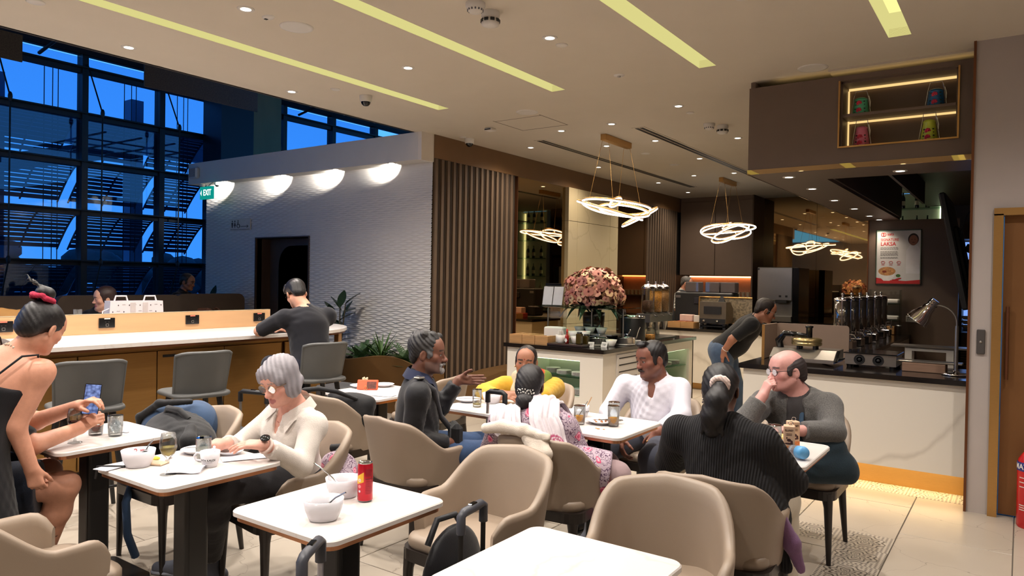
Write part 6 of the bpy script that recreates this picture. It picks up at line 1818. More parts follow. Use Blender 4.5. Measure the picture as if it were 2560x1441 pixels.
def head_prims(B, c, M, s, o):
	"""c: head centre at eye level; M columns right, forward, up; s: scale"""
	T = lambda x, y, z: c + M @ (np.array([x, y, z]) * s)
	e = lambda cx, cy, cz, rx, ry, rz, k=0.02, sg=1: B.ell(T(cx, cy, cz), np.array([rx, ry, rz]) * s, M, k * s, sg)
	cp = lambda a, b, ra, rb, k=0.012: B.cap(T(*a), T(*b), ra * s, rb * s, k * s)
	fat = o.get('fat', 1.0)
	e(0, -0.014, 0.036, 0.073, 0.093, 0.080)
	e(0, 0.022, -0.022, 0.060 * fat, 0.066, 0.082, 0.03)
	e(0, 0.036, -0.074, 0.045 * fat, 0.046, 0.038, 0.03)
	B.cap(T(-0.012, 0.074, -0.098), T(0.012, 0.074, -0.098), 0.016 * s, 0.016 * s, 0.022 * s)
	for sx in (-1, 1):
		cp((sx * 0.058 * fat, -0.008, -0.05), (sx * 0.03 * fat, 0.045, -0.09), 0.016, 0.016, 0.025)
		e(sx * 0.042, 0.054, -0.022, 0.024 * fat, 0.022, 0.022, 0.022)
	cp((-0.034, 0.074, 0.021), (0.034, 0.074, 0.021), 0.011, 0.011, 0.02)
	e(0, 0.048, 0.045, 0.054, 0.038, 0.045, 0.03)
	for sx in (-1, 1):
		e(sx * 0.032, 0.095, 0.002, 0.019, 0.016, 0.0125, 0.014, -1)
	nl = o.get('nose', 1.0)
	cp((0, 0.080, 0.008), (0, 0.084 + 0.017 * nl, -0.030), 0.0075, 0.0105, 0.012)
	e(0, 0.086 + 0.016 * nl, -0.036, 0.0135, 0.013, 0.0115, 0.010)
	for sx in (-1, 1):
		e(sx * 0.0125, 0.088 + 0.006 * nl, -0.038, 0.0085, 0.011, 0.008, 0.008)
		e(sx * 0.008, 0.093 + 0.008 * nl, -0.048, 0.004, 0.006, 0.003, 0.004, -1)
	# lips
	cp((-0.021, 0.0765, -0.066), (0.0, 0.0875, -0.0635), 0.0045, 0.0065, 0.008)
	cp((0.021, 0.0765, -0.066), (0.0, 0.0875, -0.0635), 0.0045, 0.0065, 0.008)
	cp((-0.018, 0.0765, -0.071), (0.0, 0.0855, -0.0755), 0.0045, 0.0075, 0.008)
	cp((0.018, 0.0765, -0.071), (0.0, 0.0855, -0.0755), 0.0045, 0.0075, 0.008)
	e(0, 0.096, -0.0692, 0.02, 0.008, 0.0011, 0.003, -1)
	# eyelids
	for sx in (-1, 1):
		lid = o.get('lid', 0.5)
		e(sx * 0.032, 0.0735, 0.003 + 0.006 * (1 - lid), 0.0165, 0.0150, 0.0125, 0.004)
		e(sx * 0.032, 0.0915, -0.0005 - 0.003 * lid, 0.0115, 0.0085, 0.0046 * max(0.02, 1 - lid * 0.8), 0.003, -1)
	# ears
	if o.get('ears', True):
		for sx in (-1, 1):
			Me = M @ np.array(Matrix.Rotation(sx * 0.35, 3, 'Z') @ Matrix.Rotation(-0.18, 3, 'X'))
			B.ell(T(sx * 0.077, -0.014, -0.010), np.array([0.0085, 0.020, 0.031]) * s, Me, 0.008 * s)
			B.ell(T(sx * 0.0855, -0.010, -0.006), np.array([0.0055, 0.011, 0.019]) * s, Me, 0.004 * s, -1)
	return T
def head_color(P, c, M, s, skin, o):
	q = ((P - c) @ M) / s
	col = np.tile(np.array(skin), (len(P), 1))
	x, y, z = q.T
	lip = (y > 0.066) & (np.abs(x) < 0.025) & (z > -0.0835) & (z < -0.0575) & (np.abs(z + 0.0695) < 0.0135 * (1 - (np.abs(x) / 0.028) ** 2) + 0.001)
	col[lip] = np.array(o.get('lipc', np.array(skin) * np.array([0.85, 0.55, 0.55])))
	ch = np.exp(-(((np.abs(x) - 0.045) / 0.02) ** 2 + ((z + 0.026) / 0.02) ** 2)) * (y > 0.02)
	col = col * (1 + ch[:, None] * np.array([0.10, -0.06, -0.05]))
	nt = np.exp(-((x / 0.015) ** 2 + ((z + 0.034) / 0.015) ** 2)) * (y > 0.08)
	col = col * (1 + nt[:, None] * np.array([0.08, -0.08, -0.06]))
	bz = 0.0225 + 0.004 * np.cos((np.abs(x) - 0.03) * 60)
	br = (y > 0.055) & (np.abs(x) > 0.013) & (np.abs(x) < 0.052) & (np.abs(z - bz) < o.get('brow', 0.0045))
	col[br] = np.array(o.get('browc', (0.03, 0.022, 0.02)))
	if 'stubble' in o:
		st = (y > 0.0) & (z < -0.045) & (z > -0.125) & ~lip
		col[st] = col[st] * (1 - o['stubble']) + np.array([0.16, 0.15, 0.15]) * o['stubble']
	if o.get('bindi'):
		b = (y > 0.05) & (x ** 2 + (z - 0.032) ** 2 < 0.0042 ** 2)
		col[b] = (0.20, 0.01, 0.015)
	return col
def hand_prims(B, w, fd, dn, side, s=1.0, curl=(0.35, 0.35, 0.4, 0.45), thumb=0.5, spread=1.0, tcurl=0.3):
	"""w wrist, fd finger direction, dn direction of the back of the hand, side +1: thumb towards fd x dn"""
	f = nrm(fd); d = np.asarray(dn, float); d = nrm(d - f * (d @ f)); lat = np.cross(f, d) * side
	P = lambda a, b, c_: w + (lat * a + f * b + d * c_) * s
	xs = (0.026, 0.009, -0.008, -0.024)
	ln = ((0.041, 0.025, 0.020), (0.046, 0.029, 0.021), (0.042, 0.027, 0.020), (0.033, 0.020, 0.018))
	for i, x in enumerate(xs):
		B.cap(P(x * 0.62, 0.006, 0), P(x, 0.083 - 0.004 * abs(i - 1), 0.002), 0.0155 * s, 0.0105 * s, 0.014 * s)
	B.cap(P(0.02, 0.03, -0.012), P(0.012, 0.055, -0.010), 0.013 * s, 0.011 * s, 0.012 * s)
	for i, x in enumerate(xs):
		p = P(x, 0.083 - 0.004 * abs(i - 1), 0.001)
		dirn = nrm(f + lat * (x * 2.6 * spread))
		a = 0.0
		r = (0.0092, 0.0095, 0.0092, 0.0080)[i] * s
		for j in range(3):
			a += curl[i] * (0.9, 1.15, 0.7)[j]
			v = dirn * math.cos(a) - d * math.sin(a)
			p2 = p + v * ln[i][j] * s
			B.cap(p, p2, r, r * 0.9, 0.003 * s)
			p, r = p2, r * 0.92
	a0 = P(0.022, 0.022, -0.006)
	v1 = nrm(lat * (0.85 - 0.35 * thumb) + f * (0.55 + 0.4 * thumb) - d * (0.25 + 0.45 * thumb))
	p1 = a0 + v1 * 0.040 * s
	v2 = nrm(v1 * 0.8 + f * (0.5) - d * tcurl)
	p2 = p1 + v2 * 0.030 * s
	v3 = nrm(v2 + f * 0.3 - d * tcurl)
	B.cap(a0, p1, 0.0145 * s, 0.011 * s, 0.014 * s)
	B.cap(p1, p2, 0.0105 * s, 0.0098 * s, 0.004 * s)
	B.cap(p2, p2 + v3 * 0.022 * s, 0.0098 * s, 0.0078 * s, 0.004 * s)
def cloth_mat(name, rgb, rough=0.85, bump=0.25, bscale=350, var=0.05, scale=20):
	return mat(name, rgb, rough, var=var, scale=scale, bump=bump, bscale=bscale, spec=0.25, sheen=0.15)
class Person:
	def __init__(s, label, J, o):
		s.J = {k: (v if k in ('hL', 'hR') or not isinstance(v, (tuple, list)) else np.asarray(v, float)) for k, v in J.items()}
		s.o = o
		s.t = thing('person', label, 'person', (float(s.J['pel'][0]), float(s.J['pel'][1]), 0.0))
		s.off = np.array([float(s.J['pel'][0]), float(s.J['pel'][1]), 0.0])
		s.skin = np.array(lin(o['skin']))
		J = s.J
		s.up = nrm(J['neck'] - J['pel']); side = nrm(J['shR'] - J['shL'])
		s.side = nrm(side - s.up * (side @ s.up)); s.fw = np.cross(s.up, s.side)
		s.TM = np.stack([s.side, s.fw, s.up], 1)
		hy, hp, hr = J['hrot']
		hM = Matrix.Rotation(R(hy), 3, 'Z') @ Matrix.Rotation(R(hp), 3, 'X') @ Matrix.Rotation(R(hr), 3, 'Y')
		s.HM = np.array(hM); s.hs = o.get('hs', 0.95); s.hc = J['head']
	def add(s, name, V, F, m, col=None, parent=None):
		ob = bpy.data.objects.new(name, np_mesh(name, V - s.off, F, m, col))
		link(ob, parent or s.t)
		return ob
	def torso(s, B, inf=0.0, legs=False, g=1.0):
		J, o = s.J, s.o
		b, bl, u = o.get('build', 1.0), o.get('belly', 1.0), s.up
		L_ = np.linalg.norm(J['neck'] - J['pel'])
		at = lambda t, f=0.0: J['pel'] + u * L_ * t + s.fw * f
		B.ell(at(0.02), np.array([0.158 * b, 0.12 * b, 0.12]) + inf, s.TM, 0.05)
		B.ell(at(0.32, 0.012 * bl + 0.03 * (bl - 1)), np.array([0.138 * b, (0.10 + 0.06 * (bl - 1)) * b * 1.05, 0.16]) + inf, s.TM, 0.06)
		B.ell(at(0.66, 0.012), np.array([0.150 * b, 0.108 * b, 0.17]) + inf, s.TM, 0.05)
		if o.get('female'):
			for q in (-1, 1):
				B.ell(at(0.62, 0.085 * b) + s.side * 0.065 * q, np.array([0.062, 0.052, 0.062]) * b + inf, s.TM, 0.05)
		sh = o.get('shr', 0.044)
		cl = J['neck'] - u * 0.045
		B.cap(J['shL'], cl, sh + inf, 0.052 + inf, 0.04); B.cap(J['shR'], cl, sh + inf, 0.052 + inf, 0.04)
		B.cap(J['shL'] - u * 0.03, J['shR'] - u * 0.03, 0.05 + inf, 0.05 + inf, 0.045)
	def arm(s, B, q, inf=0.0, upto=1.0, k=0.02, flat=True):
		J, o = s.J, s.o
		a = o.get('arm', 1.0)
		sh, el, wr = J['sh' + q], J['el' + q], J['wr' + q]
		r0, r1, r2 = 0.044 * a + inf, 0.035 * a + inf, 0.0245 * a + inf
		if upto <= 0.5:
			t = upto / 0.5; e2 = sh + (el - sh) * t
			B.cap(sh, e2, r0, (r0 + (r1 - r0) * t) * o.get('slv', 1.0), k, cut=[(e2, nrm(el - sh))])
		else:
			B.cap(sh, el, r0, r1, k)
			t = (upto - 0.5) / 0.5; e2 = el + (wr - el) * t
			B.cap(el, e2, r1, r1 + (r2 - r1) * t, k, cut=[(e2, nrm(wr - el))] if (flat and upto < 1.0) or inf > 0 else None)
	def legs(s, B, inf=0.0, upto=1.0, flare=0.0, which='LR'):
		J, o = s.J, s.o
		b = o.get('leg', 1.0)
		for q in which:
			hp = J['pel'] + s.side * (0.085 if q == 'R' else -0.085) * o.get('build', 1.0)
			kn, an = J['kn' + q], J['an' + q]
			if upto <= 0.5:
				e2 = hp + (kn - hp) * (upto / 0.5)
				B.cap(hp, e2, 0.088 * b + inf, (0.07 + flare) * b + inf, 0.04, cut=[(e2, nrm(kn - hp))])
			else:
				B.cap(hp, kn, 0.086 * b + inf, 0.056 * b + inf, 0.04)
				t = (upto - 0.5) / 0.5; e2 = kn + (an - kn) * t
				mid = kn + (an - kn) * min(0.3, t)
				B.cap(kn, mid, 0.055 * b + inf, 0.054 * b + inf, 0.03)
				B.cap(mid, e2, 0.054 * b + inf, (0.054 + (0.036 - 0.054) * t + flare) * b + inf, 0.03, cut=[(e2 + nrm(an - kn) * 0.0, nrm(an - kn))])
	def build_body(s, hands='LR', legskin=False, bare=0.0):
		J, o = s.J, s.o
		B = Blob()
		T = head_prims(B, s.hc, s.HM, s.hs, o)
		s.T = T
		nk = o.get('neckr', 0.052)
		B.cap(T(0, -0.026, -0.075), J['neck'] - s.up * 0.01, nk, nk * 1.08, 0.03)
		s.torso(B, 0.0)
		for q in 'LR':
			s.arm(B, q)
		if legskin: s.legs(B)
		boxes = []
		for q in hands:
			h = J['h' + q]
			hand_prims(B, J['wr' + q], h[0], h[1], (1 if q == 'L' else -1) * h[3].get('side', 1), o.get('hand', 0.95), h[2], **{k: v for k, v in h[3].items() if k != 'side'})
		VV, FF, n = [], [], 0
		hb = (s.hc - 0.15 * s.hs - np.array([0, 0, 0.01]), s.hc + 0.15 * s.hs)
		boxes.append((hb[0], hb[1], 0.0046))
		for q in hands:
			ctr = J['wr' + q] + nrm(J['h' + q][0]) * 0.075
			boxes.append((ctr - 0.13, ctr + 0.13, o.get('hres', 0.0045)))
		for lo, hi, h in boxes:
			V, F = B.net(h, (lo, hi))
			VV.append(V); FF.append(F + n); n += len(V)
		V, F = B.net(o.get('res', 0.012))
		ce = V[F].mean(1)
		keep = np.ones(len(F), bool)
		for lo, hi, h in boxes:
			keep &= ~((ce > lo + 0.014) & (ce < hi - 0.014)).all(1)
		VV.append(V); FF.append(F[keep] + n)
		V = np.concatenate(VV); F = np.concatenate(FF)
		near = (np.abs(V - s.hc) < 0.16).all(1)
		col = np.tile(s.skin, (len(V), 1))
		col[near] = head_color(V[near], s.hc, s.HM, s.hs, s.skin, o)
		for fn in o.get('paint', ()):
			col = fn(V, col)
		s.body = s.add('body', V, F, M_skin, col)
		# eyes
		for sx in (-1, 1):
			g = MB().ball((0, 0, 0), 0.0122 * s.hs, 14)
			P = np.array(g.v)
			look = nrm(np.array(o.get('look', (0, 1, -0.05))))
			d = (P / (0.0122 * s.hs)) @ look
			cc = np.where(d[:, None] > 0.90, np.array([[0.01, 0.006, 0.005]]), np.where(d[:, None] > 0.72, np.array([o.get('iris', (0.05, 0.025, 0.015))]), np.array([[0.62, 0.58, 0.55]])))
			me = g.mesh('eye', M_eye)
			a = me.color_attributes.new('Col', 'FLOAT_COLOR', 'POINT')
			a.data.foreach_set('color', np.concatenate([cc, np.ones((len(cc), 1))], 1).astype(np.float32).ravel())
			ob = bpy.data.objects.new('eye', me); link(ob, s.t)
			mm = np.eye(4); mm[:3, :3] = s.HM; mm[:3, 3] = T(sx * 0.032, 0.0765, 0.0015) - s.off
			ob.matrix_local = Matrix(mm.tolist())
	def garment(s, name, m, build, h=0.011, planes=None, fold=None, col=None):
		B = Blob(); build(B)
		V, F = B.net(h, None, planes, fold)
		c = None if col is None else col(V)
		return s.add(name, V, F, m, c)
	def drape(s, name, m, over, path, half, t=0.012, nu=22, nv=44, ripple=0.005, waves=5, col=None, thick=0.004, seed=0.0):
		"""a cloth strip laid over the body: path of centre points, half-width vectors"""
		B = Blob(); over(B)
		K = len(path); path = np.array(path); half = np.array(half)
		v = np.linspace(0, K - 1, nv); i0 = np.minimum(v.astype(int), K - 2); f = (v - i0); f = (f * f * (3 - 2 * f) * 0.5 + f * 0.5)[:, None]
		C = path[i0] * (1 - f) + path[i0 + 1] * f; W = half[i0] * (1 - f) + half[i0 + 1] * f
		u = np.linspace(-1, 1, nu)
		P = (C[:, None, :] + W[:, None, :] * u[None, :, None]).reshape(-1, 3)
		U = np.tile(u, nv); Vv = np.repeat(np.linspace(0, 1, nv), nu)
		tt = t + ripple * (0.5 + 0.5 * np.sin(U * waves * 3.1 + 2.2 * np.sin(5 * Vv + seed) + seed)) + ripple * 0.6 * np.sin(U * waves * 1.3 + 7 * Vv)
		for _ in range(14):
			d = B.at(P); e = 0.004
			n = np.stack([B.at(P + e * np.eye(3)[i]) - d for i in range(3)], 1); n /= np.linalg.norm(n, axis=1)[:, None] + 1e-9
			P = P + n * (tt - d)[:, None] * 0.6
		idx = np.arange(nv * nu).reshape(nv, nu)
		Q = np.stack([idx[:-1, :-1], idx[:-1, 1:], idx[1:, 1:], idx[1:, :-1]], -1).reshape(-1, 4)
		P2 = P + n * thick
		V = np.concatenate([P, P2]); F = np.concatenate([Q, Q[:, ::-1] + len(P)])
		UV = np.tile(np.stack([U, Vv], 1), (2, 1))
		return s.add(name, V, F, m, None if col is None else col(UV))
	def hair(s, build, rgb, rough=0.4, h=0.007, streak=0.0016, freq=420, axis=(1, 0, 0.15), tips=None, planes=None, name='hair'):
		key = (tuple(rgb), rough)
		if key not in M_hairb:
			M_hairb[key] = vcol_mat('hair_%d' % len(M_hairb), rough, 0.35, 500, spec=0.45)
		B = Blob(); build(B, s.T)
		ax = s.HM @ np.array(axis, float)
		def wp(X, Y, Z):
			u = X * ax[0] + Y * ax[1] + Z * ax[2]
			return streak * np.sin(u * freq + 2 * np.sin(u * 60) + 4 * (Z + X))
		V, F = B.net(h, None, planes, wp)
		c = np.array(lin(rgb)); tone = 0.8 + 0.4 * (0.5 + 0.5 * np.sin((V @ ax) * freq * 0.8 + 1.5 * np.sin(V[:, 2] * 30)))
		col = c[None, :] * tone[:, None]
		if tips is not None: col = tips(s, V, col)
		return s.add(name, V, F, M_hairb[key], col)
	def cap_hair(s, B, T, t=0.010, low=-0.01, front=0.0, back=-0.06):
		"""skull cap of hair thickness t, open over the face"""
		S_ = s.hs
		B.ell(T(0, -0.018, 0.038), (np.array([0.073, 0.092, 0.080]) + t) * S_, s.HM, 0.01)
	def glasses(s, m, r=0.023, thick=0.0016, lens=True, square=False):
		g = MB()
		T = lambda *a: s.T(*a) - s.off
		for sx in (-1, 1):
			pts = []
			for i in range(20):
				a = 2 * PI * i / 20
				ca, sa = math.cos(a), math.sin(a)
				if square:
					q = (abs(ca) ** 3.5 + abs(sa) ** 3.5) ** (-1 / 3.5); ca, sa = ca * q, sa * q
				pts.append(T(sx * 0.032 + r * ca, 0.096 - 0.006 * abs(ca), -0.002 + r * 0.86 * sa))
			g.tube(pts, thick, 6, closed=True)
			g.tube([T(sx * (0.032 + r), 0.091, 0.004), T(sx * 0.074, 0.06, 0.006), T(sx * 0.081, -0.01, 0.002)], thick, 6)
		g.tube([T(-0.032 + r, 0.096, 0.002), T(0, 0.103, 0.005), T(0.032 - r, 0.096, 0.002)], thick, 6)
		fr = g.build('glasses', m, s.t)
		if lens:
			g = MB()
			for sx in (-1, 1):
				pts = [T(sx * 0.032 + r * 0.97 * math.cos(2 * PI * i / 20), 0.0955, -0.002 + r * 0.84 * math.sin(2 * PI * i / 20)) for i in range(20)]
				g.add(pts, [tuple(range(20))])
			g.build('lens', M_glass, fr)
	def shoes(s, m, sole, which='LR', L_=0.25):
		for q in which:
			an = s.J['an' + q]; d = nrm(s.J['to' + q] - an * np.array([1, 1, 0]) - np.array([0, 0, s.J['to' + q][2]]))
			z0 = s.J.get('shoez' + q, 0.0)
			ba = np.array([an[0], an[1], z0 + 0.035])
			B = Blob()
			B.cap(ba - d * 0.05, ba + d * 0.05, 0.036, 0.036, 0.03); B.cap(ba + d * 0.05 , ba + d * (L_ - 0.09) - np.array([0, 0, 0.006]), 0.038, 0.031, 0.03)
			B.cap(an + np.array([0, 0, 0.015]), ba - d * 0.02, 0.043, 0.036, 0.03)
			V, F = B.net(0.007, None, [(np.array([0, 0, z0 + 0.012]), np.array([0, 0, -1.0]))])
			sh = s.add('shoe', V, F, m)
			B2 = Blob(); B2.cap(ba - d * 0.055 - np.array([0, 0, 0.022]), ba + d * (L_ - 0.09) - np.array([0, 0, 0.022]), 0.04, 0.037, 0.02)
			V, F = B2.net(0.008, None, [(np.array([0, 0, z0 + 0.001]), np.array([0, 0, -1.0])), (np.array([0, 0, z0 + 0.020]), np.array([0, 0, 1.0]))])
			s.add('sole', V, F, sole, None, sh)
	def tube(s, name, pts, r, m, n=8, closed=False):
		return MB().tube([np.asarray(p) - s.off for p in pts], r, n, closed=closed).build(name, m, s.t)
# ------------------------------------------------------------------ the people
def he(p, B, c, r, k=0.012, sg=1, rot=None):
	M = p.HM if rot is None else p.HM @ np.array(rot)
	B.ell(p.T(*c), np.array(r) * p.hs, M, k * p.hs, sg)
def hc(p, B, a, b, ra, rb=None, k=0.012):
	B.cap(p.T(*a), p.T(*b), ra * p.hs, (ra if rb is None else rb) * p.hs, k * p.hs)
def face_cut(p, B, z=0.052, w=0.062, y=0.095, depth=0.062, low=-0.06):
	"""keep hair off the face"""
	he(p, B, (0, y, low + (z - low) / 2), (w, depth, (z - low) / 2 + 0.012), 0.012, -1)
def collar(p, B, r=0.062, h=0.035, k=0.012, tilt=0.0):
	n = p.J['neck']; d = nrm(p.T(0, -0.026, -0.075) - n)
	B.cap(n - d * 0.01, n + d * h, r, r * 0.93, k)
def neck_open(p, B, r=0.05, fwd=0.03, drop=0.02):
	n = p.J['neck']
	B.carve(n + p.fw * fwd + p.up * (0.045 - drop), np.array([r, r * 1.05, 0.06]), p.TM, 0.01)
def shirt(p, B, t, slv, drop=0.0, k=0.03):
	p.torso(B, t)
	for q in 'LR': p.arm(B, q, t + 0.004, slv, 0.022)
def hem(p, z=None, d=-0.1):
	c = p.J['pel'] + p.up * d
	return [(c, -p.up)]
H0 = (0.18, 0.2, 0.22, 0.25)
# 1 -------------------------------------------------- grey haired woman
p = Person('person with short grey hair and glasses in a cream polo jumper, eating', dict(
	pel=(-3.07, 2.43, 0.55), neck=(-2.965, 2.33, 0.93), head=(-2.945, 2.225, 1.068), hrot=(189, -20, 3),
	shL=(-2.82, 2.33, 0.855), shR=(-3.13, 2.35, 0.86), elL=(-2.76, 2.21, 0.685), wrL=(-2.74, 1.99, 0.825), elR=(-3.24, 2.18, 0.70), wrR=(-2.985, 1.97, 0.80),
	hL=((-0.83, -0.55, 0.0), (0.2, -0.2, 0.95), (0.28, 0.22, 0.25, 0.3), {}), hR=((-0.9, -0.4, -0.05), (0.1, -0.3, 0.95), (0.4, 0.35, 0.35, 0.4), {}),
	knL=(-3.05, 1.96, 0.575), knR=(-3.26, 1.98, 0.50), anL=(-3.36, 2.13, 0.10), anR=(-3.55, 2.11, 0.10), toL=(-3.47, 1.93, 0.0), toR=(-3.78, 1.99, 0.0)),
	dict(skin=(214, 160, 142), hs=0.97, lid=0.95, build=0.92, female=True, belly=1.15, arm=1.0, browc=(0.25, 0.2, 0.18), brow=0.003, look=(0, 1, -0.7), lipc=(0.42, 0.16, 0.15)))
p.build_body()
M_cream_knit = cloth_mat('cream_knit', (222, 214, 206), 0.9, 0.5, 260)
p.garment('jumper', M_cream_knit, lambda B: (shirt(p, B, 0.013, 0.93), neck_open(p, B, 0.046, 0.05, 0.0), B.carve(p.J['neck'] + p.fw * 0.095 - p.up * 0.045, np.array([0.02, 0.05, 0.075]), p.TM, 0.01)), 0.010, hem(p, d=-0.06), folds(0.004, 38, seed=1))
def lapel(p, m, L_=0.075, w=0.05, open_=0.03, name='collar'):
	g = MB()
	n = p.J['neck']; T = lambda r_, f_, u_: n + p.side * r_ + p.fw * f_ + p.up * u_ - p.off
	for sx in (-1, 1):
		back = [T(sx * x, y, z) for x, y, z in ((0.0, -0.075, 0.05), (0.05, -0.06, 0.05), (0.072, -0.01, 0.046), (0.066, 0.045, 0.03), (open_, 0.085, -0.01))]
		outr = [T(sx * x, y, z) for x, y, z in ((0.0, -0.098, 0.0), (0.07, -0.082, 0.0), (0.108, -0.015, -0.005), (0.105, 0.075, -0.012), (open_ + w, 0.118, -0.055 - L_ * 0.3))]
		vs = back + outr
		n_ = len(back)
		fs = [(i, i + 1, n_ + i + 1, n_ + i) if sx > 0 else (n_ + i, n_ + i + 1, i + 1, i) for i in range(n_ - 1)]
		g.add(vs, fs, 0, True)
		off = [v + (p.up * 0.004 + p.fw * 0.004) for v in vs]
		g.add(off, [f[::-1] for f in fs], 0, True)
	return g.build(name, m, p.t)
lapel(p, M_cream_knit)
p.garment('trousers', cloth_mat('charcoal_trousers', (48, 47, 50), 0.9, 0.3, 300), lambda B: (B.ell(p.J['pel'] - p.up * 0.02, (0.175, 0.145, 0.13), p.TM, 0.05), p.legs(B, 0.016, 0.94)), 0.012, None, folds(0.004, 45, seed=3))
M_shoeg = cloth_mat('grey_trainer', (92, 96, 108), 0.8, 0.3, 300); M_sole = mat('pale_sole', (150, 156, 170), 0.7)
p.shoes(M_shoeg, M_sole)
M_gold2 = mat('gold_wire', (196, 150, 100), 0.25, 0.9, var=0)
def bob(B, T):
	he(p, B, (0, -0.016, 0.042), (0.087, 0.104, 0.090))
	for sx in (-1, 1):
		he(p, B, (sx * 0.064, -0.012, -0.03), (0.028, 0.058, 0.066), 0.02)
		he(p, B, (sx * 0.05, 0.05, 0.035), (0.03, 0.035, 0.035), 0.02)
	he(p, B, (0, -0.072, -0.03), (0.072, 0.045, 0.06), 0.02)
	he(p, B, (0.01, 0.058, 0.068), (0.06, 0.034, 0.034), 0.02)
	he(p, B, (0, 0.085, -0.022), (0.056, 0.055, 0.066), 0.01, -1)
	he(p, B, (0, 0.02, -0.10), (0.058, 0.062, 0.045), 0.01, -1)
p.hair(bob, (146, 142, 148), 0.45, 0.006, 0.0022, 380, (0.75, 0.55, 0.0))
p.glasses(M_gold2, 0.024, 0.0012)
g = MB()
for i in range(26):
	a = -1.15 + 2.3 * i / 25
	q = p.J['neck'] + p.side * (0.068 * math.sin(a)) + p.fw * (0.02 + 0.075 * math.cos(a)) - p.up * (0.005 + 0.05 * math.cos(a)) - p.off
	g.ball(q, 0.0045, 6)
g.build('bead_necklace', mat('amber_beads', (150, 70, 50), 0.25, var=0.3, scale=60), p.t)
wd_ = nrm(p.J['wrL'] - p.J['elL'])
g = MB().tube([p.J['wrL'] - wd_ * 0.012 - p.off + nrm(np.cross(wd_, V3(0, 0, 1))) * 0.033 * math.cos(a) + nrm(np.cross(np.cross(wd_, V3(0, 0, 1)), wd_)) * 0.031 * math.sin(a) for a in [2 * PI * i / 18 for i in range(18)]], 0.008, 8, closed=True)
wb_ = g.build('watch', mat('watch_strap', (214, 190, 180), 0.5), p.t)
c_ = p.J['wrL'] - wd_ * 0.012 + V3(0.012, -0.012, 0.036) - p.off
MB().lathe([(0, 0.0), (0.021, 0.0), (0.022, 0.006), (0.019, 0.009), (0, 0.0095)], n=20).xf(Matrix.Translation(c_.tolist()) @ Matrix.Rotation(0.35, 4, 'X') @ Matrix.Rotation(0.3, 4, 'Y')).build('watch_face', M_blackgl, wb_)
# 2 -------------------------------------------------- man in black jacket
p = Person('person in a black jacket with a shoulder strap, gesturing with open hand', dict(
	pel=(-2.93, 3.14, 0.56), neck=(-2.87, 3.14, 1.0), head=(-2.825, 3.165, 1.142), hrot=(-60, -3, 0),
	shR=(-2.745, 3.0, 0.93), shL=(-3.0, 3.27, 0.93), elR=(-2.785, 2.99, 0.67), wrR=(-2.70, 3.24, 0.62), elL=(-2.955, 3.43, 0.775), wrL=(-2.865, 3.50, 0.945),
	hL=((0.84, 0.5, 0.03), (-0.45, 0.85, -0.25), (0.06, 0.04, 0.05, 0.08), dict(thumb=0.6, spread=0.35)), hR=((0.5, 0.8, -0.3), (0.5, -0.5, 0.7), (0.5, 0.5, 0.5, 0.5), {}),
	knR=(-2.56, 3.42, 0.55), knL=(-2.74, 3.56, 0.55), anR=(-2.6, 3.5, 0.1), anL=(-2.72, 3.62, 0.1), toR=(-2.5, 3.6, 0), toL=(-2.6, 3.75, 0)),
	dict(skin=(118, 78, 62), hs=1.0, nose=1.25, lid=0.55, belly=1.2, arm=1.15, stubble=0.35, neckr=0.058, lipc=(0.16, 0.07, 0.06)))
p.build_body()
M_jack = cloth_mat('black_nylon', (30, 30, 33), 0.55, 0.2, 90)
p.garment('jacket', M_jack, lambda B: (shirt(p, B, 0.015, 0.93), collar(p, B, 0.066, 0.03), neck_open(p, B, 0.05, 0.06, -0.01)), 0.011, hem(p, d=-0.1), folds(0.0065, 34, seed=2))
lapel(p, cloth_mat('navy_shirt', (34, 40, 66), 0.8), 0.05, 0.03)
p.garment('jeans', cloth_mat('blue_denim', (52, 72, 104), 0.9, 0.4, 400, 0.15, 30), lambda B: (B.ell(p.J['pel'] - p.up * 0.02, (0.175, 0.145, 0.13), p.TM, 0.05), p.legs(B, 0.016, 0.93)), 0.013)
p.shoes(M_black, M_black)
def wavy(B, T):
	he(p, B, (0, -0.022, 0.046), (0.083, 0.102, 0.084))
	he(p, B, (0, -0.075, -0.012), (0.066, 0.034, 0.06), 0.02)
	for sx in (-1, 1): he(p, B, (sx * 0.066, 0.022, 0.005), (0.014, 0.02, 0.03), 0.01)
	for i in range(8):
		a = i * 0.8
		he(p, B, (0.05 * math.cos(a * 2.1), -0.02 + 0.065 * math.sin(a), 0.103 + 0.01 * math.cos(i * 2.2)), (0.026, 0.024, 0.018), 0.012)
	he(p, B, (0, 0.115, 0.0), (0.085, 0.075, 0.066), 0.012, -1)
	for sx in (-1, 1): he(p, B, (sx * 0.082, -0.012, -0.016), (0.022, 0.026, 0.036), 0.008, -1)
def grey_temples(s, V, col):
	q = ((V - s.hc) @ s.HM) / s.hs
	w_ = np.clip((0.05 - q[:, 2]) / 0.06, 0, 1) * np.clip((q[:, 1] + 0.06) / 0.06, 0, 1)
	return col * (1 - w_[:, None] * 0.75) + np.array([0.16, 0.16, 0.165]) * w_[:, None] * 0.75
p.hair(wavy, (40, 38, 38), 0.5, 0.006, 0.003, 330, (0.3, 0.6, 0.7), grey_temples)
def beard(B, T):
	for sx in (-1, 1): hc(p, B, (0.0, 0.098, -0.056), (sx * 0.026, 0.084, -0.062), 0.007, 0.005); hc(p, B, (sx * 0.026, 0.084, -0.062), (sx * 0.022, 0.083, -0.095), 0.006)
	he(p, B, (0, 0.086, -0.098), (0.024, 0.018, 0.02), 0.012)
p.hair(beard, (150, 146, 144), 0.6, 0.004, 0.001, 500, name='goatee')
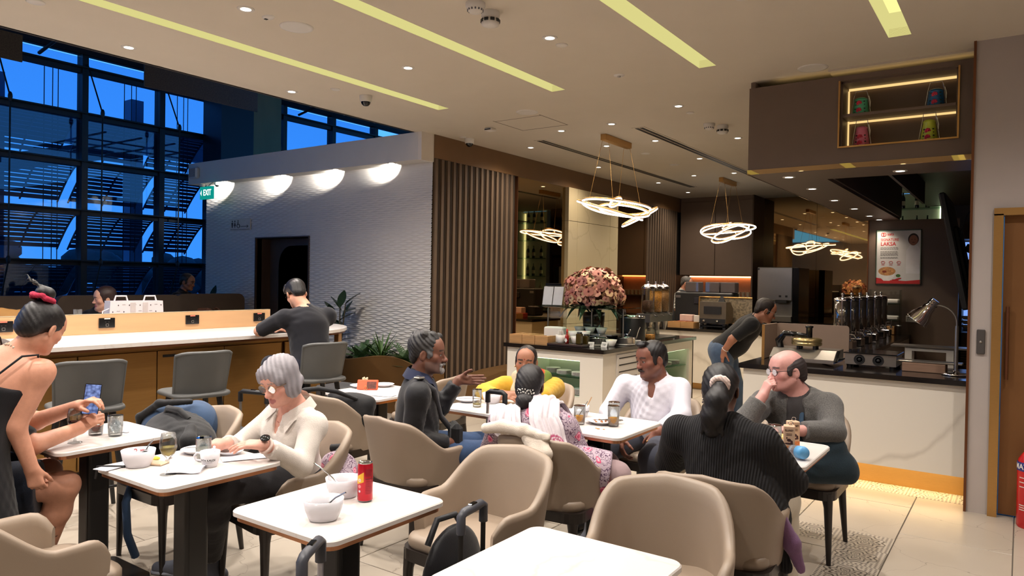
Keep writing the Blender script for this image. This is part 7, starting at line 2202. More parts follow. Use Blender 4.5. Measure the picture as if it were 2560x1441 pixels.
st_ = [p.J['shR'] + V3(-0.07, 0.07, 0.075), p.J['shR'] + V3(-0.02, 0.03, 0.075), p.J['shR'] + p.fw * 0.075 + V3(-0.03, 0.05, 0.02), p.J['neck'] + p.fw * 0.15 - p.up * 0.22, p.J['pel'] + p.fw * 0.2 + p.up * 0.12 + V3(0.05, 0.02, 0)]
g = MB()
pts = [np.array(q) - p.off for q in st_]
g.tube(pts, [0.017] * 5, 8)
sp_ = g.build('shoulder_strap', cloth_mat('grey_webbing', (62, 62, 66), 0.8), p.t)
MB().bbox(tuple(pts[1] + V3(0.004, -0.008, 0.012)), (0.045, 0.05, 0.012), 0.004).build('buckle', M_steel, sp_)
MB().bbox(tuple(pts[-1] + V3(0, 0, -0.03)), (0.16, 0.07, 0.2), 0.025, 0, Matrix.Rotation(-0.7, 4, 'Z')).build('pouch', cloth_mat('black_canvas', (22, 22, 24), 0.8), p.t)
# 3 -------------------------------------------------- woman in yellow
p = Person('person in a yellow blouse with centre parted hair, elbows on the table', dict(
	pel=(-2.97, 4.52, 0.55), neck=(-2.865, 4.30, 0.865), head=(-2.835, 4.205, 1.005), hrot=(206, -4, -3),
	shR=(-3.03, 4.22, 0.815), shL=(-2.715, 4.40, 0.815), elR=(-3.07, 4.03, 0.785), wrR=(-2.86, 3.93, 0.79), elL=(-2.64, 4.12, 0.79), wrL=(-2.80, 3.96, 0.80),
	hR=((0.9, 0.2, 0.1), (0, -0.5, 0.8), (0.4, 0.4, 0.4, 0.4), {}), hL=((-0.9, -0.1, 0.1), (0, -0.4, 0.9), (0.4, 0.4, 0.4, 0.4), {}),
	knR=(-2.98, 4.12, 0.52), knL=(-2.75, 4.16, 0.52), anR=(-2.98, 4.15, 0.1), anL=(-2.78, 4.18, 0.1), toR=(-2.95, 3.95, 0), toL=(-2.74, 3.97, 0)),
	dict(skin=(158, 108, 84), hs=0.94, female=True, lid=0.45, arm=1.2, build=1.0, belly=1.1, bindi=True, browc=(0.03, 0.02, 0.02)))
p.build_body()
M_yel = cloth_mat('mustard_cotton', (206, 162, 52), 0.85, 0.25, 300)
p.garment('blouse', M_yel, lambda B: (shirt(p, B, 0.013, 0.86), neck_open(p, B, 0.06, 0.04, 0.02)), 0.011, hem(p, d=-0.06), folds(0.004, 40, seed=5))
def dupatta(V):
	q = (V - p.J['neck']) @ p.TM
	c = np.tile(np.array(lin((206, 150, 40))), (len(V), 1))
	x = np.abs(q[:, 0] + 0.0)
	r_ = q[:, 0] < 0
	c[(q[:, 0] < -0.108)] = lin((100, 120, 50)); c[(q[:, 0] >= -0.108) & (q[:, 0] < -0.07)] = lin((200, 60, 34))
	c[(q[:, 0] > 0.03)] = lin((190, 176, 150))
	return c
M_vc = vcol_mat('printed_cloth', 0.85, 0.2, 300)
def dup_build(B):
	n = p.J['neck']
	for sx, k in ((-1, 0.11), (1, 0.085)):
		P = lambda r_, f_, u_: n + p.side * r_ * sx + p.fw * f_ + p.up * u_
		B.chain([P(0.05, -0.08, -0.005), P(k, -0.02, 0.005), P(k, 0.09, -0.03), P(k * 0.95, 0.165, -0.13), P(k * 0.9, 0.16, -0.28)], [0.036, 0.044, 0.044, 0.042, 0.04], 0.03)
p.garment('dupatta', M_vc, dup_build, 0.009, None, folds(0.003, 70, seed=7), dupatta)
p.garment('skirt', M_yel, lambda B: (B.ell(p.J['pel'] - p.up * 0.02, (0.18, 0.15, 0.13), p.TM, 0.05), p.legs(B, 0.03, 0.9, 0.05)), 0.014)
p.shoes(M_black, M_black)
def parted(B, T):
	he(p, B, (0, -0.02, 0.038), (0.079, 0.098, 0.083))
	for sx in (-1, 1): he(p, B, (sx * 0.058, 0.0, -0.005), (0.022, 0.05, 0.05), 0.02)
	he(p, B, (0, -0.10, -0.03), (0.045, 0.035, 0.045), 0.02)
	he(p, B, (0, 0.098, -0.012), (0.058, 0.056, 0.082), 0.012, -1)
	he(p, B, (0, 0.075, 0.112), (0.0035, 0.06, 0.04), 0.004, -1)
	for sx in (-1, 1): he(p, B, (sx * 0.088, -0.012, -0.018), (0.022, 0.026, 0.036), 0.008, -1)
p.hair(parted, (34, 28, 28), 0.35, 0.006, 0.0012, 420, (0.6, 0.2, 0.7))
for sx in (-1, 1):
	MB().ball(p.T(sx * 0.081, -0.006, -0.045) - p.off, 0.006, 8).build('earring', M_gold2, p.t)
# 4 -------------------------------------------------- woman with white shawl, from behind
p = Person('person seen from behind with hair bun, floral dress and white shawl', dict(
	pel=(-2.06, 3.30, 0.56), neck=(-2.185, 3.33, 0.845), head=(-2.262, 3.40, 0.985), hrot=(25, -12, 4),
	shR=(-2.005, 3.36, 0.79), shL=(-2.37, 3.27, 0.785), elR=(-1.92, 3.43, 0.585), wrR=(-2.06, 3.62, 0.62), elL=(-2.5, 3.36, 0.60), wrL=(-2.36, 3.55, 0.66),
	hR=((-0.4, 0.9, 0), (0.3, 0, 0.9), (0.4, 0.4, 0.4, 0.4), {}), hL=((0.4, 0.9, 0), (-0.3, 0, 0.9), (0.4, 0.4, 0.4, 0.4), {}),
	knR=(-1.74, 3.46, 0.545), knL=(-1.92, 3.68, 0.53), anR=(-1.93, 3.62, 0.1), anL=(-2.08, 3.82, 0.1), toR=(-1.85, 3.82, 0), toL=(-2.02, 4.0, 0)),
	dict(skin=(120, 80, 62), hs=0.95, female=True, arm=1.22, build=1.12, belly=1.2, lid=0.4, neckr=0.055))
p.build_body()
M_flo = bpy.data.materials.new('floral_print'); M_flo.use_nodes = True
def _floral():
	n = M_flo.node_tree.nodes; L = M_flo.node_tree.links; b = n['Principled BSDF']; b.inputs['Roughness'].default_value = 0.85
	t = n.new('ShaderNodeTexCoord')
	ns = n.new('ShaderNodeTexNoise'); ns.inputs['Scale'].default_value = 26; ns.inputs['Detail'].default_value = 1.5; L.new(t.outputs['Object'], ns.inputs['Vector'])
	va = n.new('ShaderNodeVectorMath'); va.operation = 'MULTIPLY_ADD'; va.inputs[1].default_value = (0.035, 0.035, 0.035); L.new(ns.outputs['Color'], va.inputs[0]); L.new(t.outputs['Object'], va.inputs[2])
	vo = n.new('ShaderNodeTexVoronoi'); vo.inputs['Scale'].default_value = 12; L.new(va.outputs[0], vo.inputs['Vector'])
	r = n.new('ShaderNodeValToRGB'); r.color_ramp.interpolation = 'CONSTANT'
	E = r.color_ramp.elements
	E[0].position = 0.0; E[0].color = lin((150, 40, 76)) + (1,)
	E[1].position = 0.12; E[1].color = lin((206, 84, 116)) + (1,)
	for q, c in ((0.24, (226, 160, 176)), (0.30, (190, 70, 104)), (0.34, (176, 158, 170))):
		e = E.new(q); e.color = lin(c) + (1,)
	L.new(vo.outputs['Distance'], r.inputs[0])
	n2 = n.new('ShaderNodeTexNoise'); n2.inputs['Scale'].default_value = 30; n2.inputs['Detail'].default_value = 1; L.new(t.outputs['Object'], n2.inputs['Vector'])
	r2 = n.new('ShaderNodeValToRGB'); r2.color_ramp.interpolation = 'CONSTANT'; E = r2.color_ramp.elements
	E[0].color = (0, 0, 0, 1); E[1].position = 0.41; E[1].color = (1, 1, 1, 1)
	for q, c in ((0.45, 0), (0.55, 1), (0.59, 0)):
		e = E.new(q); e.color = (c, c, c, 1)
	L.new(n2.outputs['Fac'], r2.inputs[0])
	far = n.new('ShaderNodeMath'); far.operation = 'GREATER_THAN'; far.inputs[1].default_value = 0.34; L.new(vo.outputs['Distance'], far.inputs[0])
	mu = n.new('ShaderNodeMath'); mu.operation = 'MULTIPLY'; L.new(r2.outputs[0], mu.inputs[0]); L.new(far.outputs[0], mu.inputs[1])
	mx = n.new('ShaderNodeMix'); mx.data_type = 'RGBA'; L.new(mu.outputs[0], mx.inputs[0]); L.new(r.outputs[0], mx.inputs[6]); mx.inputs[7].default_value = lin((92, 68, 90)) + (1,)
	L.new(mx.outputs[2], b.inputs['Base Color'])
_floral()
p.garment('floral_dress', M_flo, lambda B: (shirt(p, B, 0.013, 0.78), neck_open(p, B, 0.05, 0.02, 0.0)), 0.0105, hem(p, d=-0.08), folds(0.004, 45, seed=9))
p.garment('dress_skirt', M_flo, lambda B: (B.ell(p.J['pel'] - p.up * 0.02, (0.20, 0.17, 0.12), p.TM, 0.05), p.legs(B, 0.03, 0.42, 0.02), B.cap(p.J['knR'] + V3(-0.12, -0.1, -0.02), p.J['knR'] + V3(-0.03, -0.10, -0.2), 0.03, 0.055, 0.03)), 0.011)
p.garment('trousers', cloth_mat('mauve_trousers', (166, 142, 144), 0.85, 0.25, 250), lambda B: p.legs(B, 0.018, 0.93, 0.012), 0.012, None, folds(0.004, 40, seed=11))
p.shoes(M_sole, M_sole)
M_shawl = vcol_mat('shawl', 0.9, 0.5, 240)
def dress_b(B):
	shirt(p, B, 0.016, 0.78); p.legs(B, 0.03, 0.3)
def shawl_c(cx, cv, su):
	def f(UV):
		c = np.tile(np.array(lin((226, 218, 224))), (len(UV), 1))
		c[np.abs(np.sin(UV[:, 0] * 17)) < 0.13] = lin((208, 198, 208))
		u = (UV[:, 0] - cx) / su; v = (UV[:, 1] - cv) / 0.135
		u = u - 0.35 * v
		r_ = np.sqrt(u * u + v * v)
		m = (np.abs(r_ - 1.0) < 0.12) | (np.abs(r_ - 0.72) < 0.07) | ((r_ < 0.6) & (np.sin(12 * np.arctan2(v, u) + 16 * r_) > 0.5))
		c[m] = lin((182, 84, 120))
		c[UV[:, 1] > 0.985] = lin((150, 140, 150))
		return c
	return f
n_ = p.J['neck']
PP = lambda r_, f_, u_: n_ + p.side * r_ + p.fw * f_ + p.up * u_
hw = lambda a, c=0.0: p.side * a + p.up * c
p.drape('shawl', M_shawl, dress_b, [PP(-0.11, 0.14, -0.10), PP(-0.115, 0.05, 0.02), PP(-0.12, -0.04, 0.03), PP(-0.145, -0.13, -0.06), PP(-0.165, -0.15, -0.16), PP(-0.17, -0.15, -0.26)], [hw(0.08), hw(0.085, -0.02), hw(0.09, -0.02), hw(0.10), hw(0.10), hw(0.09)], 0.012, 40, 70, 0.008, 5, shawl_c(-0.25, 0.80, 0.42), seed=1)
p.drape('shawl', M_shawl, dress_b, [PP(0.10, 0.14, -0.10), PP(0.10, 0.05, 0.02), PP(0.10, -0.04, 0.03), PP(0.09, -0.13, -0.06), PP(0.105, -0.15, -0.17), PP(0.155, -0.14, -0.28), PP(0.20, -0.13, -0.36)], [hw(0.075), hw(0.08, -0.015), hw(0.085, -0.015), hw(0.085), hw(0.085), hw(0.075), hw(0.05)], 0.012, 40, 76, 0.008, 5, shawl_c(0.3, 0.78, 0.5), seed=2)
def bun(B, T):
	he(p, B, (0, -0.022, 0.034), (0.084, 0.106, 0.090))
	he(p, B, (0, -0.085, -0.02), (0.076, 0.055, 0.085), 0.03)
	he(p, B, (0.0, -0.125, -0.105), (0.056, 0.045, 0.052), 0.02)
	he(p, B, (0, 0.11, -0.02), (0.075, 0.07, 0.085), 0.012, -1)
p.hair(bun, (26, 23, 25), 0.42, 0.0065, 0.0016, 380, (0.7, 0.1, 0.6))
g = MB(); rr_ = random.Random(3)
for i in range(20):
	a = -0.9 + 1.8 * i / 19
	g.ball(p.T(0.062 * math.sin(a), -0.098 - 0.052 * math.cos(a), -0.048 + 0.012 * math.sin(i * 2.3)) - p.off, 0.0045, 6)
g.build('hair_comb', mat('pearl_beads', (226, 222, 216), 0.25, 0.3, var=0), p.t)
# 5 -------------------------------------------------- man in white shirt
p = Person('person with moustache in a white button shirt, hands in his lap', dict(
	pel=(-1.97, 4.52, 0.56), neck=(-1.965, 4.455, 0.935), head=(-1.975, 4.39, 1.072), hrot=(150, -9, 4),
	shR=(-2.165, 4.415, 0.885), shL=(-1.805, 4.465, 0.89), elR=(-2.25, 4.34, 0.70), wrR=(-2.075, 4.17, 0.585), elL=(-1.745, 4.36, 0.735), wrL=(-1.83, 4.19, 0.645),
	hR=((0.25, -0.35, -0.9), (-0.5, -0.7, -0.1), (0.5, 0.55, 0.6, 0.6), {}), hL=((-0.25, -0.55, -0.8), (0.2, -0.7, 0.6), (0.8, 0.85, 0.9, 0.9), {}),
	knR=(-2.17, 4.02, 0.50), knL=(-1.765, 3.97, 0.53), anR=(-2.24, 4.08, 0.1), anL=(-1.78, 4.06, 0.1), toR=(-2.25, 3.9, 0), toL=(-1.75, 3.85, 0)),
	dict(skin=(126, 80, 64), hs=1.0, fat=1.1, lid=0.5, belly=1.45, build=1.12, arm=1.25, leg=1.1, neckr=0.06, lipc=(0.18, 0.07, 0.06), stubble=0.1, hand=1.0))
p.build_body()
M_wsh = cloth_mat('white_cotton', (222, 218, 228), 0.8, 0.25, 300, 0.02)
p.garment('shirt', M_wsh, lambda B: (shirt(p, B, 0.013, 0.92), neck_open(p, B, 0.05, 0.05, 0.0), B.carve(p.J['neck'] + p.fw * 0.11 - p.up * 0.03, np.array([0.02, 0.05, 0.06]), p.TM, 0.01)), 0.0095, hem(p, d=-0.05), folds(0.0065, 42, seed=15))
lapel(p, M_wsh, 0.09, 0.06, 0.022)
g = MB()
for i in range(5):
	t = 0.09 + 0.065 * i
	q = p.J['neck'] - p.up * t + p.fw * (0.135 + 0.03 * math.sin(i * 0.6)) - p.off
	g.ball(q, 0.0055, 6)
g.build('button', M_plas, p.t)
p.garment('trousers', cloth_mat('slate_trousers', (66, 68, 80), 0.8, 0.2, 260), lambda B: (B.ell(p.J['pel'] - p.up * 0.02, (0.19, 0.155, 0.13), p.TM, 0.05), p.legs(B, 0.018, 0.94)), 0.012, None, folds(0.004, 40, seed=16))
p.shoes(M_black, M_black)
def shortm(B, T):
	he(p, B, (0, -0.022, 0.042), (0.083, 0.10, 0.082))
	he(p, B, (0, -0.078, -0.01), (0.066, 0.036, 0.062), 0.02)
	he(p, B, (0, 0.06, 0.108), (0.045, 0.03, 0.018), 0.015)
	for i in range(5): hc(p, B, (-0.03 + 0.015 * i, 0.03, 0.115), (-0.035 + 0.017 * i, 0.06, 0.128), 0.008, 0.005)
	for sx in (-1, 1): he(p, B, (sx * 0.068, 0.012, -0.002), (0.013, 0.02, 0.034), 0.01)
	he(p, B, (0, 0.118, -0.005), (0.082, 0.072, 0.078), 0.012, -1)
	for sx in (-1, 1): he(p, B, (sx * 0.086, -0.012, -0.018), (0.020, 0.026, 0.036), 0.008, -1)
p.hair(shortm, (24, 21, 22), 0.4, 0.006, 0.0014, 420, (0.6, 0.5, 0.3))
def mous(B, T):
	for sx in (-1, 1): hc(p, B, (0, 0.099, -0.054), (sx * 0.028, 0.085, -0.063), 0.0075, 0.0045)
p.hair(mous, (46, 34, 32), 0.6, 0.004, 0.0008, 500, name='moustache')
MB().ball(p.J['wrL'] + V3(-0.035, -0.075, -0.05) - p.off, 0.008, 8).build('ring', M_gold2, p.t)
# 6 -------------------------------------------------- woman in black cardigan, from behind
p = Person('person from behind in a black ribbed cardigan with white scrunchie', dict(
	pel=(-1.07, 3.21, 0.56), neck=(-1.105, 3.22, 0.955), head=(-1.125, 3.285, 1.09), hrot=(8, -10, 0),
	shR=(-0.92, 3.235, 0.885), shL=(-1.295, 3.21, 0.885), elR=(-0.82, 3.36, 0.70), wrR=(-0.97, 3.58, 0.785), elL=(-1.41, 3.37, 0.69), wrL=(-1.20, 3.58, 0.785),
	hR=((-0.4, 0.9, 0.0), (0.1, 0, 1), (0.3, 0.3, 0.3, 0.3), {}), hL=((0.4, 0.9, 0), (-0.1, 0, 1), (0.3, 0.3, 0.3, 0.3), {}),
	knR=(-0.94, 3.62, 0.53), knL=(-1.2, 3.62, 0.53), anR=(-0.95, 3.6, 0.1), anL=(-1.2, 3.6, 0.1), toR=(-0.93, 3.8, 0), toL=(-1.2, 3.8, 0)),
	dict(skin=(106, 72, 58), hs=0.97, female=True, build=1.1, arm=1.25, belly=1.3, lid=0.4))
p.build_body()
M_card = bpy.data.materials.new('black_rib'); M_card.use_nodes = True
_b = M_card.node_tree.nodes['Principled BSDF']; _b.inputs['Base Color'].default_value = lin((20, 19, 22)) + (1,); _b.inputs['Roughness'].default_value = 0.9
_w = M_card.node_tree.nodes.new('ShaderNodeTexWave'); _w.inputs['Scale'].default_value = 28; _tc = M_card.node_tree.nodes.new('ShaderNodeTexCoord'); _bp = M_card.node_tree.nodes.new('ShaderNodeBump'); _bp.inputs['Strength'].default_value = 0.7; _bp.inputs['Distance'].default_value = 0.006
M_card.node_tree.links.new(_tc.outputs['Object'], _w.inputs['Vector']); M_card.node_tree.links.new(_w.outputs['Fac'], _bp.inputs['Height']); M_card.node_tree.links.new(_bp.outputs[0], _b.inputs['Normal'])
p.garment('cardigan', M_card, lambda B: (shirt(p, B, 0.017, 0.95), collar(p, B, 0.062, 0.02), B.cap(p.J['pel'] + p.side * 0.20 + V3(0, -0.06, 0.0), p.J['pel'] + p.side * 0.27 + V3(0, -0.02, -0.22), 0.04, 0.03, 0.08), B.cap(p.J['pel'] + p.up * 0.1 + p.side * 0.12, p.J['pel'] + p.side * 0.18 + V3(0, 0.02, -0.02), 0.11, 0.10, 0.08)), 0.011, [(V3(0, 0, 0.33), V3(0, 0, -1))], folds(0.004, 30, seed=17))
p.garment('trousers', cloth_mat('ivory_trousers', (206, 196, 176), 0.85), lambda B: (p.legs(B, 0.035, 0.92, 0.03)), 0.013)
p.shoes(M_sole, M_sole)
p.garment('purple_scarf_end', cloth_mat('purple_cotton', (122, 88, 124), 0.85, 0.3, 200), lambda B: B.chain([p.J['pel'] + p.side * 0.26 + V3(0.0, -0.08, 0.0), p.J['pel'] + p.side * 0.30 + V3(0, -0.06, -0.10), p.J['pel'] + p.side * 0.33 + V3(0, -0.02, -0.22)], [0.03, 0.036, 0.02], 0.02), 0.008, None, folds(0.003, 60, seed=4))
def pony(B, T):
	he(p, B, (0, -0.022, 0.036), (0.084, 0.105, 0.088))
	he(p, B, (0, -0.08, -0.015), (0.074, 0.045, 0.075), 0.03)
	he(p, B, (0, 0.11, -0.02), (0.078, 0.07, 0.088), 0.012, -1)
	B.chain([T(0.02, -0.125, 0.005), T(0.012, -0.155, -0.06), T(0.0, -0.15, -0.13), T(-0.005, -0.14, -0.20)], [0.034, 0.05, 0.052, 0.03], 0.02)
	for i in range(5): B.chain([T(-0.03 + 0.014 * i, -0.155, -0.10), T(-0.05 + 0.024 * i, -0.145, -0.215)], [0.02, 0.006], 0.01)
	for sx in (-1, 1): he(p, B, (sx * 0.090, -0.008, -0.02), (0.020, 0.026, 0.036), 0.008, -1)
p.hair(pony, (22, 20, 22), 0.4, 0.0065, 0.0016, 380, (0.7, 0.1, 0.5))
def scr(B, T):
	for i in range(12):
		a = 2 * PI * i / 12
		B.ell(T(0.018 + 0.032 * math.cos(a), -0.128 - 0.01 * math.sin(a), 0.018 + 0.026 * math.sin(a)), (0.016, 0.016, 0.016), None, 0.006)
p.hair(scr, (226, 204, 196), 0.9, 0.005, 0.0016, 500, (1, 0, 1), name='scrunchie')
for k in range(3): MB().ball(p.T(-0.082, -0.006, -0.046 - 0.012 * k) - p.off, 0.005, 8).build('earring', M_chrome, p.t)
# 7 -------------------------------------------------- bald man with glasses
p = Person('person balding with round glasses in a grey marl jacket, hand at mouth', dict(
	pel=(-1.06, 4.57, 0.56), neck=(-1.075, 4.50, 0.925), head=(-1.128, 4.425, 1.068), hrot=(137, -4, 3),
	shR=(-1.255, 4.43, 0.865), shL=(-0.905, 4.50, 0.875), elR=(-1.29, 4.15, 0.775), wrR=(-1.205, 4.235, 0.935), elL=(-0.845, 4.34, 0.755), wrL=(-1.0, 4.14, 0.775),
	hR=((0.35, 0.18, 0.9), (-0.45, -0.85, 0.3), (0.75, 1.15, 1.2, 1.2), dict(thumb=0.9)), hL=((-0.9, -0.3, 0.0), (0, -0.2, 1), (0.3, 0.3, 0.3, 0.3), {}),
	knR=(-1.34, 4.15, 0.52), knL=(-1.16, 4.10, 0.52), anR=(-1.36, 4.2, 0.1), anL=(-1.2, 4.15, 0.1), toR=(-1.4, 4.02, 0), toL=(-1.22, 3.98, 0)),
	dict(skin=(206, 152, 144), hs=1.02, fat=1.05, lid=0.5, nose=1.15, belly=1.5, build=1.1, arm=1.2, neckr=0.06, lipc=(0.36, 0.15, 0.14), hand=0.95, browc=(0.1, 0.08, 0.08)))
p.build_body()
M_marl = mat('grey_marl', (86, 84, 82), 0.95, var=0.55, scale=260, bump=0.4, bscale=300, sheen=0.2)
p.garment('inner_shirt', cloth_mat('charcoal_shirt', (64, 61, 62), 0.8), lambda B: (p.torso(B, 0.010), collar(p, B, 0.064, 0.035), neck_open(p, B, 0.045, 0.05, -0.02)), 0.010, hem(p, d=-0.05), folds(0.005, 40, seed=19))
p.garment('jacket', M_marl, lambda B: (shirt(p, B, 0.020, 0.90), collar(p, B, 0.078, 0.05), neck_open(p, B, 0.066, 0.05, 0.0), B.carve(p.J['neck'] + p.fw * 0.20 - p.up * 0.16 + p.side * 0.015, np.array([0.055, 0.16, 0.34]), p.TM, 0.008)), 0.0095, hem(p, d=-0.04), folds(0.005, 34, seed=20))
g = MB()
for i in range(3):
	a0 = i * 2.1
	g.tube([p.J['shL'] + p.fw * 0.085 - p.side * -0.0 - p.side * (-0.055) * -1 + p.side * (0.022 * math.cos(a0 + b_)) + p.up * (-0.03 + 0.022 * math.sin(a0 + b_)) - p.off for b_ in (0, 0.4, 0.8, 1.2, 1.6)], 0.003, 5)
g.build('chest_logo', mat('logo_grey', (170, 170, 172), 0.7), p.t)
stp = [p.J['neck'] + p.side * -0.07 - p.fw * 0.02 + p.up * 0.03, p.J['neck'] + p.side * -0.02 + p.fw * 0.13 - p.up * 0.08, p.J['neck'] + p.side * 0.0 + p.fw * 0.195 - p.up * 0.22, p.J['neck'] - p.side * 0.02 + p.fw * 0.2 - p.up * 0.34]
p.tube('bag_strap', stp, 0.014, cloth_mat('teal_strap', (60, 84, 108), 0.8))
p.garment('trousers', cloth_mat('black_trousers', (32, 32, 36), 0.85), lambda B: (B.ell(p.J['pel'] - p.up * 0.02, (0.19, 0.155, 0.13), p.TM, 0.05), p.legs(B, 0.018, 0.94)), 0.013)
p.shoes(M_black, M_black)
def fringe(B, T):
	he(p, B, (0, -0.026, 0.018), (0.081, 0.096, 0.082))
	he(p, B, (0, -0.082, -0.03), (0.064, 0.034, 0.05), 0.02)
	for sx in (-1, 1): he(p, B, (sx * 0.067, 0.018, 0.0), (0.012, 0.018, 0.03), 0.01)
	he(p, B, (0, 0.035, 0.115), (0.078, 0.125, 0.072), 0.015, -1)
	he(p, B, (0, 0.13, -0.02), (0.10, 0.085, 0.09), 0.012, -1)
	for sx in (-1, 1): he(p, B, (sx * 0.086, -0.012, -0.018), (0.022, 0.026, 0.036), 0.008, -1)
p.hair(fringe, (50, 42, 42), 0.5, 0.006, 0.0014, 420, (0.2, 0.3, 0.9))
p.hair(lambda B, T: [hc(p, B, (0, 0.099, -0.054), (sx * 0.026, 0.085, -0.062), 0.0078, 0.005) for sx in (-1, 1)], (58, 48, 48), 0.6, 0.004, 0.0008, 500, name='moustache')
p.glasses(M_black, 0.0225, 0.0016)
# 8 -------------------------------------------------- man leaning over the counter
p = Person('person in a black polo shirt and jeans bending over the counter', dict(
	pel=(-2.56, 7.50, 0.87), neck=(-2.215, 7.50, 1.225), head=(-2.12, 7.49, 1.305), hrot=(-62, -24, 0),
	shR=(-2.21, 7.33, 1.17), shL=(-2.33, 7.65, 1.17), elR=(-2.385, 7.27, 1.01), wrR=(-2.475, 7.29, 0.885), elL=(-2.10, 7.75, 1.02), wrL=(-1.95, 7.62, 0.955),
	hR=((-0.25, 0.05, -0.95), (-0.6, -0.75, 0.2), (0.15, 0.2, 0.25, 0.3), {}), hL=((0.9, -0.3, -0.1), (0, 0, 1), (0.2, 0.2, 0.2, 0.2), {}),
	knR=(-2.49, 7.40, 0.46), knL=(-2.44, 7.60, 0.46), anR=(-2.52, 7.43, 0.1), anL=(-2.47, 7.62, 0.1), toR=(-2.35, 7.48, 0), toL=(-2.3, 7.68, 0)),
	dict(skin=(160, 108, 84), hs=1.0, nose=1.1, lid=0.6, belly=1.3, build=1.1, arm=1.2, leg=1.15, neckr=0.058))
p.build_body()
M_polo = cloth_mat('black_polo', (22, 22, 24), 0.85)
p.garment('polo_shirt', M_polo, lambda B: (shirt(p, B, 0.015, 0.44), collar(p, B, 0.068, 0.03)), 0.012, hem(p, d=-0.12), folds(0.005, 34, seed=21))
p.garment('jeans', cloth_mat('faded_denim', (66, 84, 108), 0.9, 0.4, 400, 0.2, 14), lambda B: (B.ell(p.J['pel'] - p.up * 0.02, (0.18, 0.15, 0.13), p.TM, 0.05), p.legs(B, 0.02, 0.95)), 0.013, None, folds(0.004, 40, seed=22))
p.shoes(M_black, M_black)
def crop(B, T):
	he(p, B, (0, -0.022, 0.042), (0.081, 0.10, 0.081))
	he(p, B, (0, -0.08, -0.012), (0.064, 0.032, 0.058), 0.02)
	for sx in (-1, 1): he(p, B, (sx * 0.068, 0.012, -0.002), (0.012, 0.018, 0.03), 0.01)
	he(p, B, (0, 0.12, -0.005), (0.084, 0.070, 0.074), 0.012, -1)
	for sx in (-1, 1): he(p, B, (sx * 0.086, -0.012, -0.018), (0.020, 0.026, 0.036), 0.008, -1)
p.hair(crop, (34, 26, 24), 0.5, 0.0065)
p.glasses(mat('clear_frame', (170, 170, 166), 0.3), 0.022, 0.0014)
wv = nrm(p.J['wrR'] - p.J['elR'])
p.tube('bracelet', [p.J['wrR'] - wv * 0.02 + nrm(np.cross(wv, V3(0, 0, 1))) * 0.034 * math.cos(a) + nrm(np.cross(np.cross(wv, V3(0, 0, 1)), wv)) * 0.034 * math.sin(a) for a in [2 * PI * i / 14 for i in range(14)]], 0.0035, M_plas, 6, True)
# 9 -------------------------------------------------- standing woman with red scrunchie
p = Person('person standing at left in a black strappy dress with red scrunchie', dict(
	pel=(-3.74, 1.16, 0.86), neck=(-3.70, 1.375, 1.205), head=(-3.665, 1.465, 1.325), hrot=(24, -26, 8),
	shR=(-3.575, 1.43, 1.135), shL=(-3.86, 1.265, 1.15), elR=(-3.60, 1.335, 0.895), wrR=(-3.585, 1.395, 0.70), elL=(-3.98, 1.35, 0.92), wrL=(-3.96, 1.50, 0.79),
	hR=((0.08, 0.2, -0.95), (0.75, -0.55, 0.1), (0.9, 1.0, 1.0, 1.0), dict(thumb=0.9)), hL=((0.3, 0.6, -0.5), (-0.3, 0.3, 0.9), (0.3, 0.3, 0.3, 0.3), {}),
	knR=(-3.66, 1.22, 0.46), knL=(-3.82, 1.14, 0.46), anR=(-3.66, 1.18, 0.09), anL=(-3.82, 1.10, 0.09), toR=(-3.76, 1.34, 0), toL=(-3.92, 1.26, 0)),
	dict(skin=(208, 150, 124), hs=0.97, female=True, build=1.05, arm=1.18, lid=0.6, neckr=0.05, shr=0.046))
p.build_body(legskin=True)
M_bdress = cloth_mat('black_dress', (20, 19, 23), 0.85)
p.garment('dress', M_bdress, lambda B: (p.torso(B, 0.012), B.cap(p.J['pel'], p.J['pel'] + V3(0.02, 0.02, -0.5), 0.18, 0.22, 0.08)), 0.012, [(p.J['pel'] + p.up * 0.29, nrm(p.up * 0.85 - p.fw * 0.35)), (V3(0, 0, 0.38), V3(0, 0, -1))], folds(0.004, 30, seed=24))
for sx in (-1, 1):
	n = p.J['neck']
	p.tube('dress_strap', [n + p.side * 0.085 * sx - p.fw * 0.118 - p.up * 0.12, n + p.side * 0.105 * sx - p.fw * 0.085 - p.up * 0.0, n + p.side * 0.112 * sx - p.fw * 0.02 + p.up * 0.035, n + p.side * 0.10 * sx + p.fw * 0.06 - p.up * 0.03, n + p.side * 0.09 * sx + p.fw * 0.12 - p.up * 0.12], 0.005, M_bdress, 6)
p.shoes(M_black, M_black)
def topbun(B, T):
	he(p, B, (0, -0.022, 0.036), (0.083, 0.104, 0.088))
	he(p, B, (0, -0.075, -0.02), (0.070, 0.042, 0.06), 0.03)
	he(p, B, (0, -0.075, 0.142), (0.042, 0.045, 0.036), 0.01)
	he(p, B, (0, 0.115, -0.02), (0.08, 0.07, 0.09), 0.012, -1)
	for sx in (-1, 1): he(p, B, (sx * 0.090, -0.008, -0.02), (0.020, 0.026, 0.036), 0.008, -1)
	for i in range(4): B.chain([T(-0.02 + 0.01 * i, -0.10, 0.16), T(-0.05 - 0.012 * i, -0.14, 0.17 + 0.01 * i), T(-0.08 - 0.01 * i, -0.135, 0.15 + 0.012 * i)], [0.005, 0.003, 0.002], 0.004)
p.hair(topbun, (22, 20, 22), 0.36, 0.0065, 0.0014, 380, (0.5, 0.3, 0.7))
def scr2(B, T):
	for i in range(14):
		a = 2 * PI * i / 14
		B.ell(T(0.042 * math.cos(a), -0.075 + 0.044 * math.sin(a), 0.116 + 0.004 * math.sin(5 * a)), (0.015, 0.015, 0.013), None, 0.006)
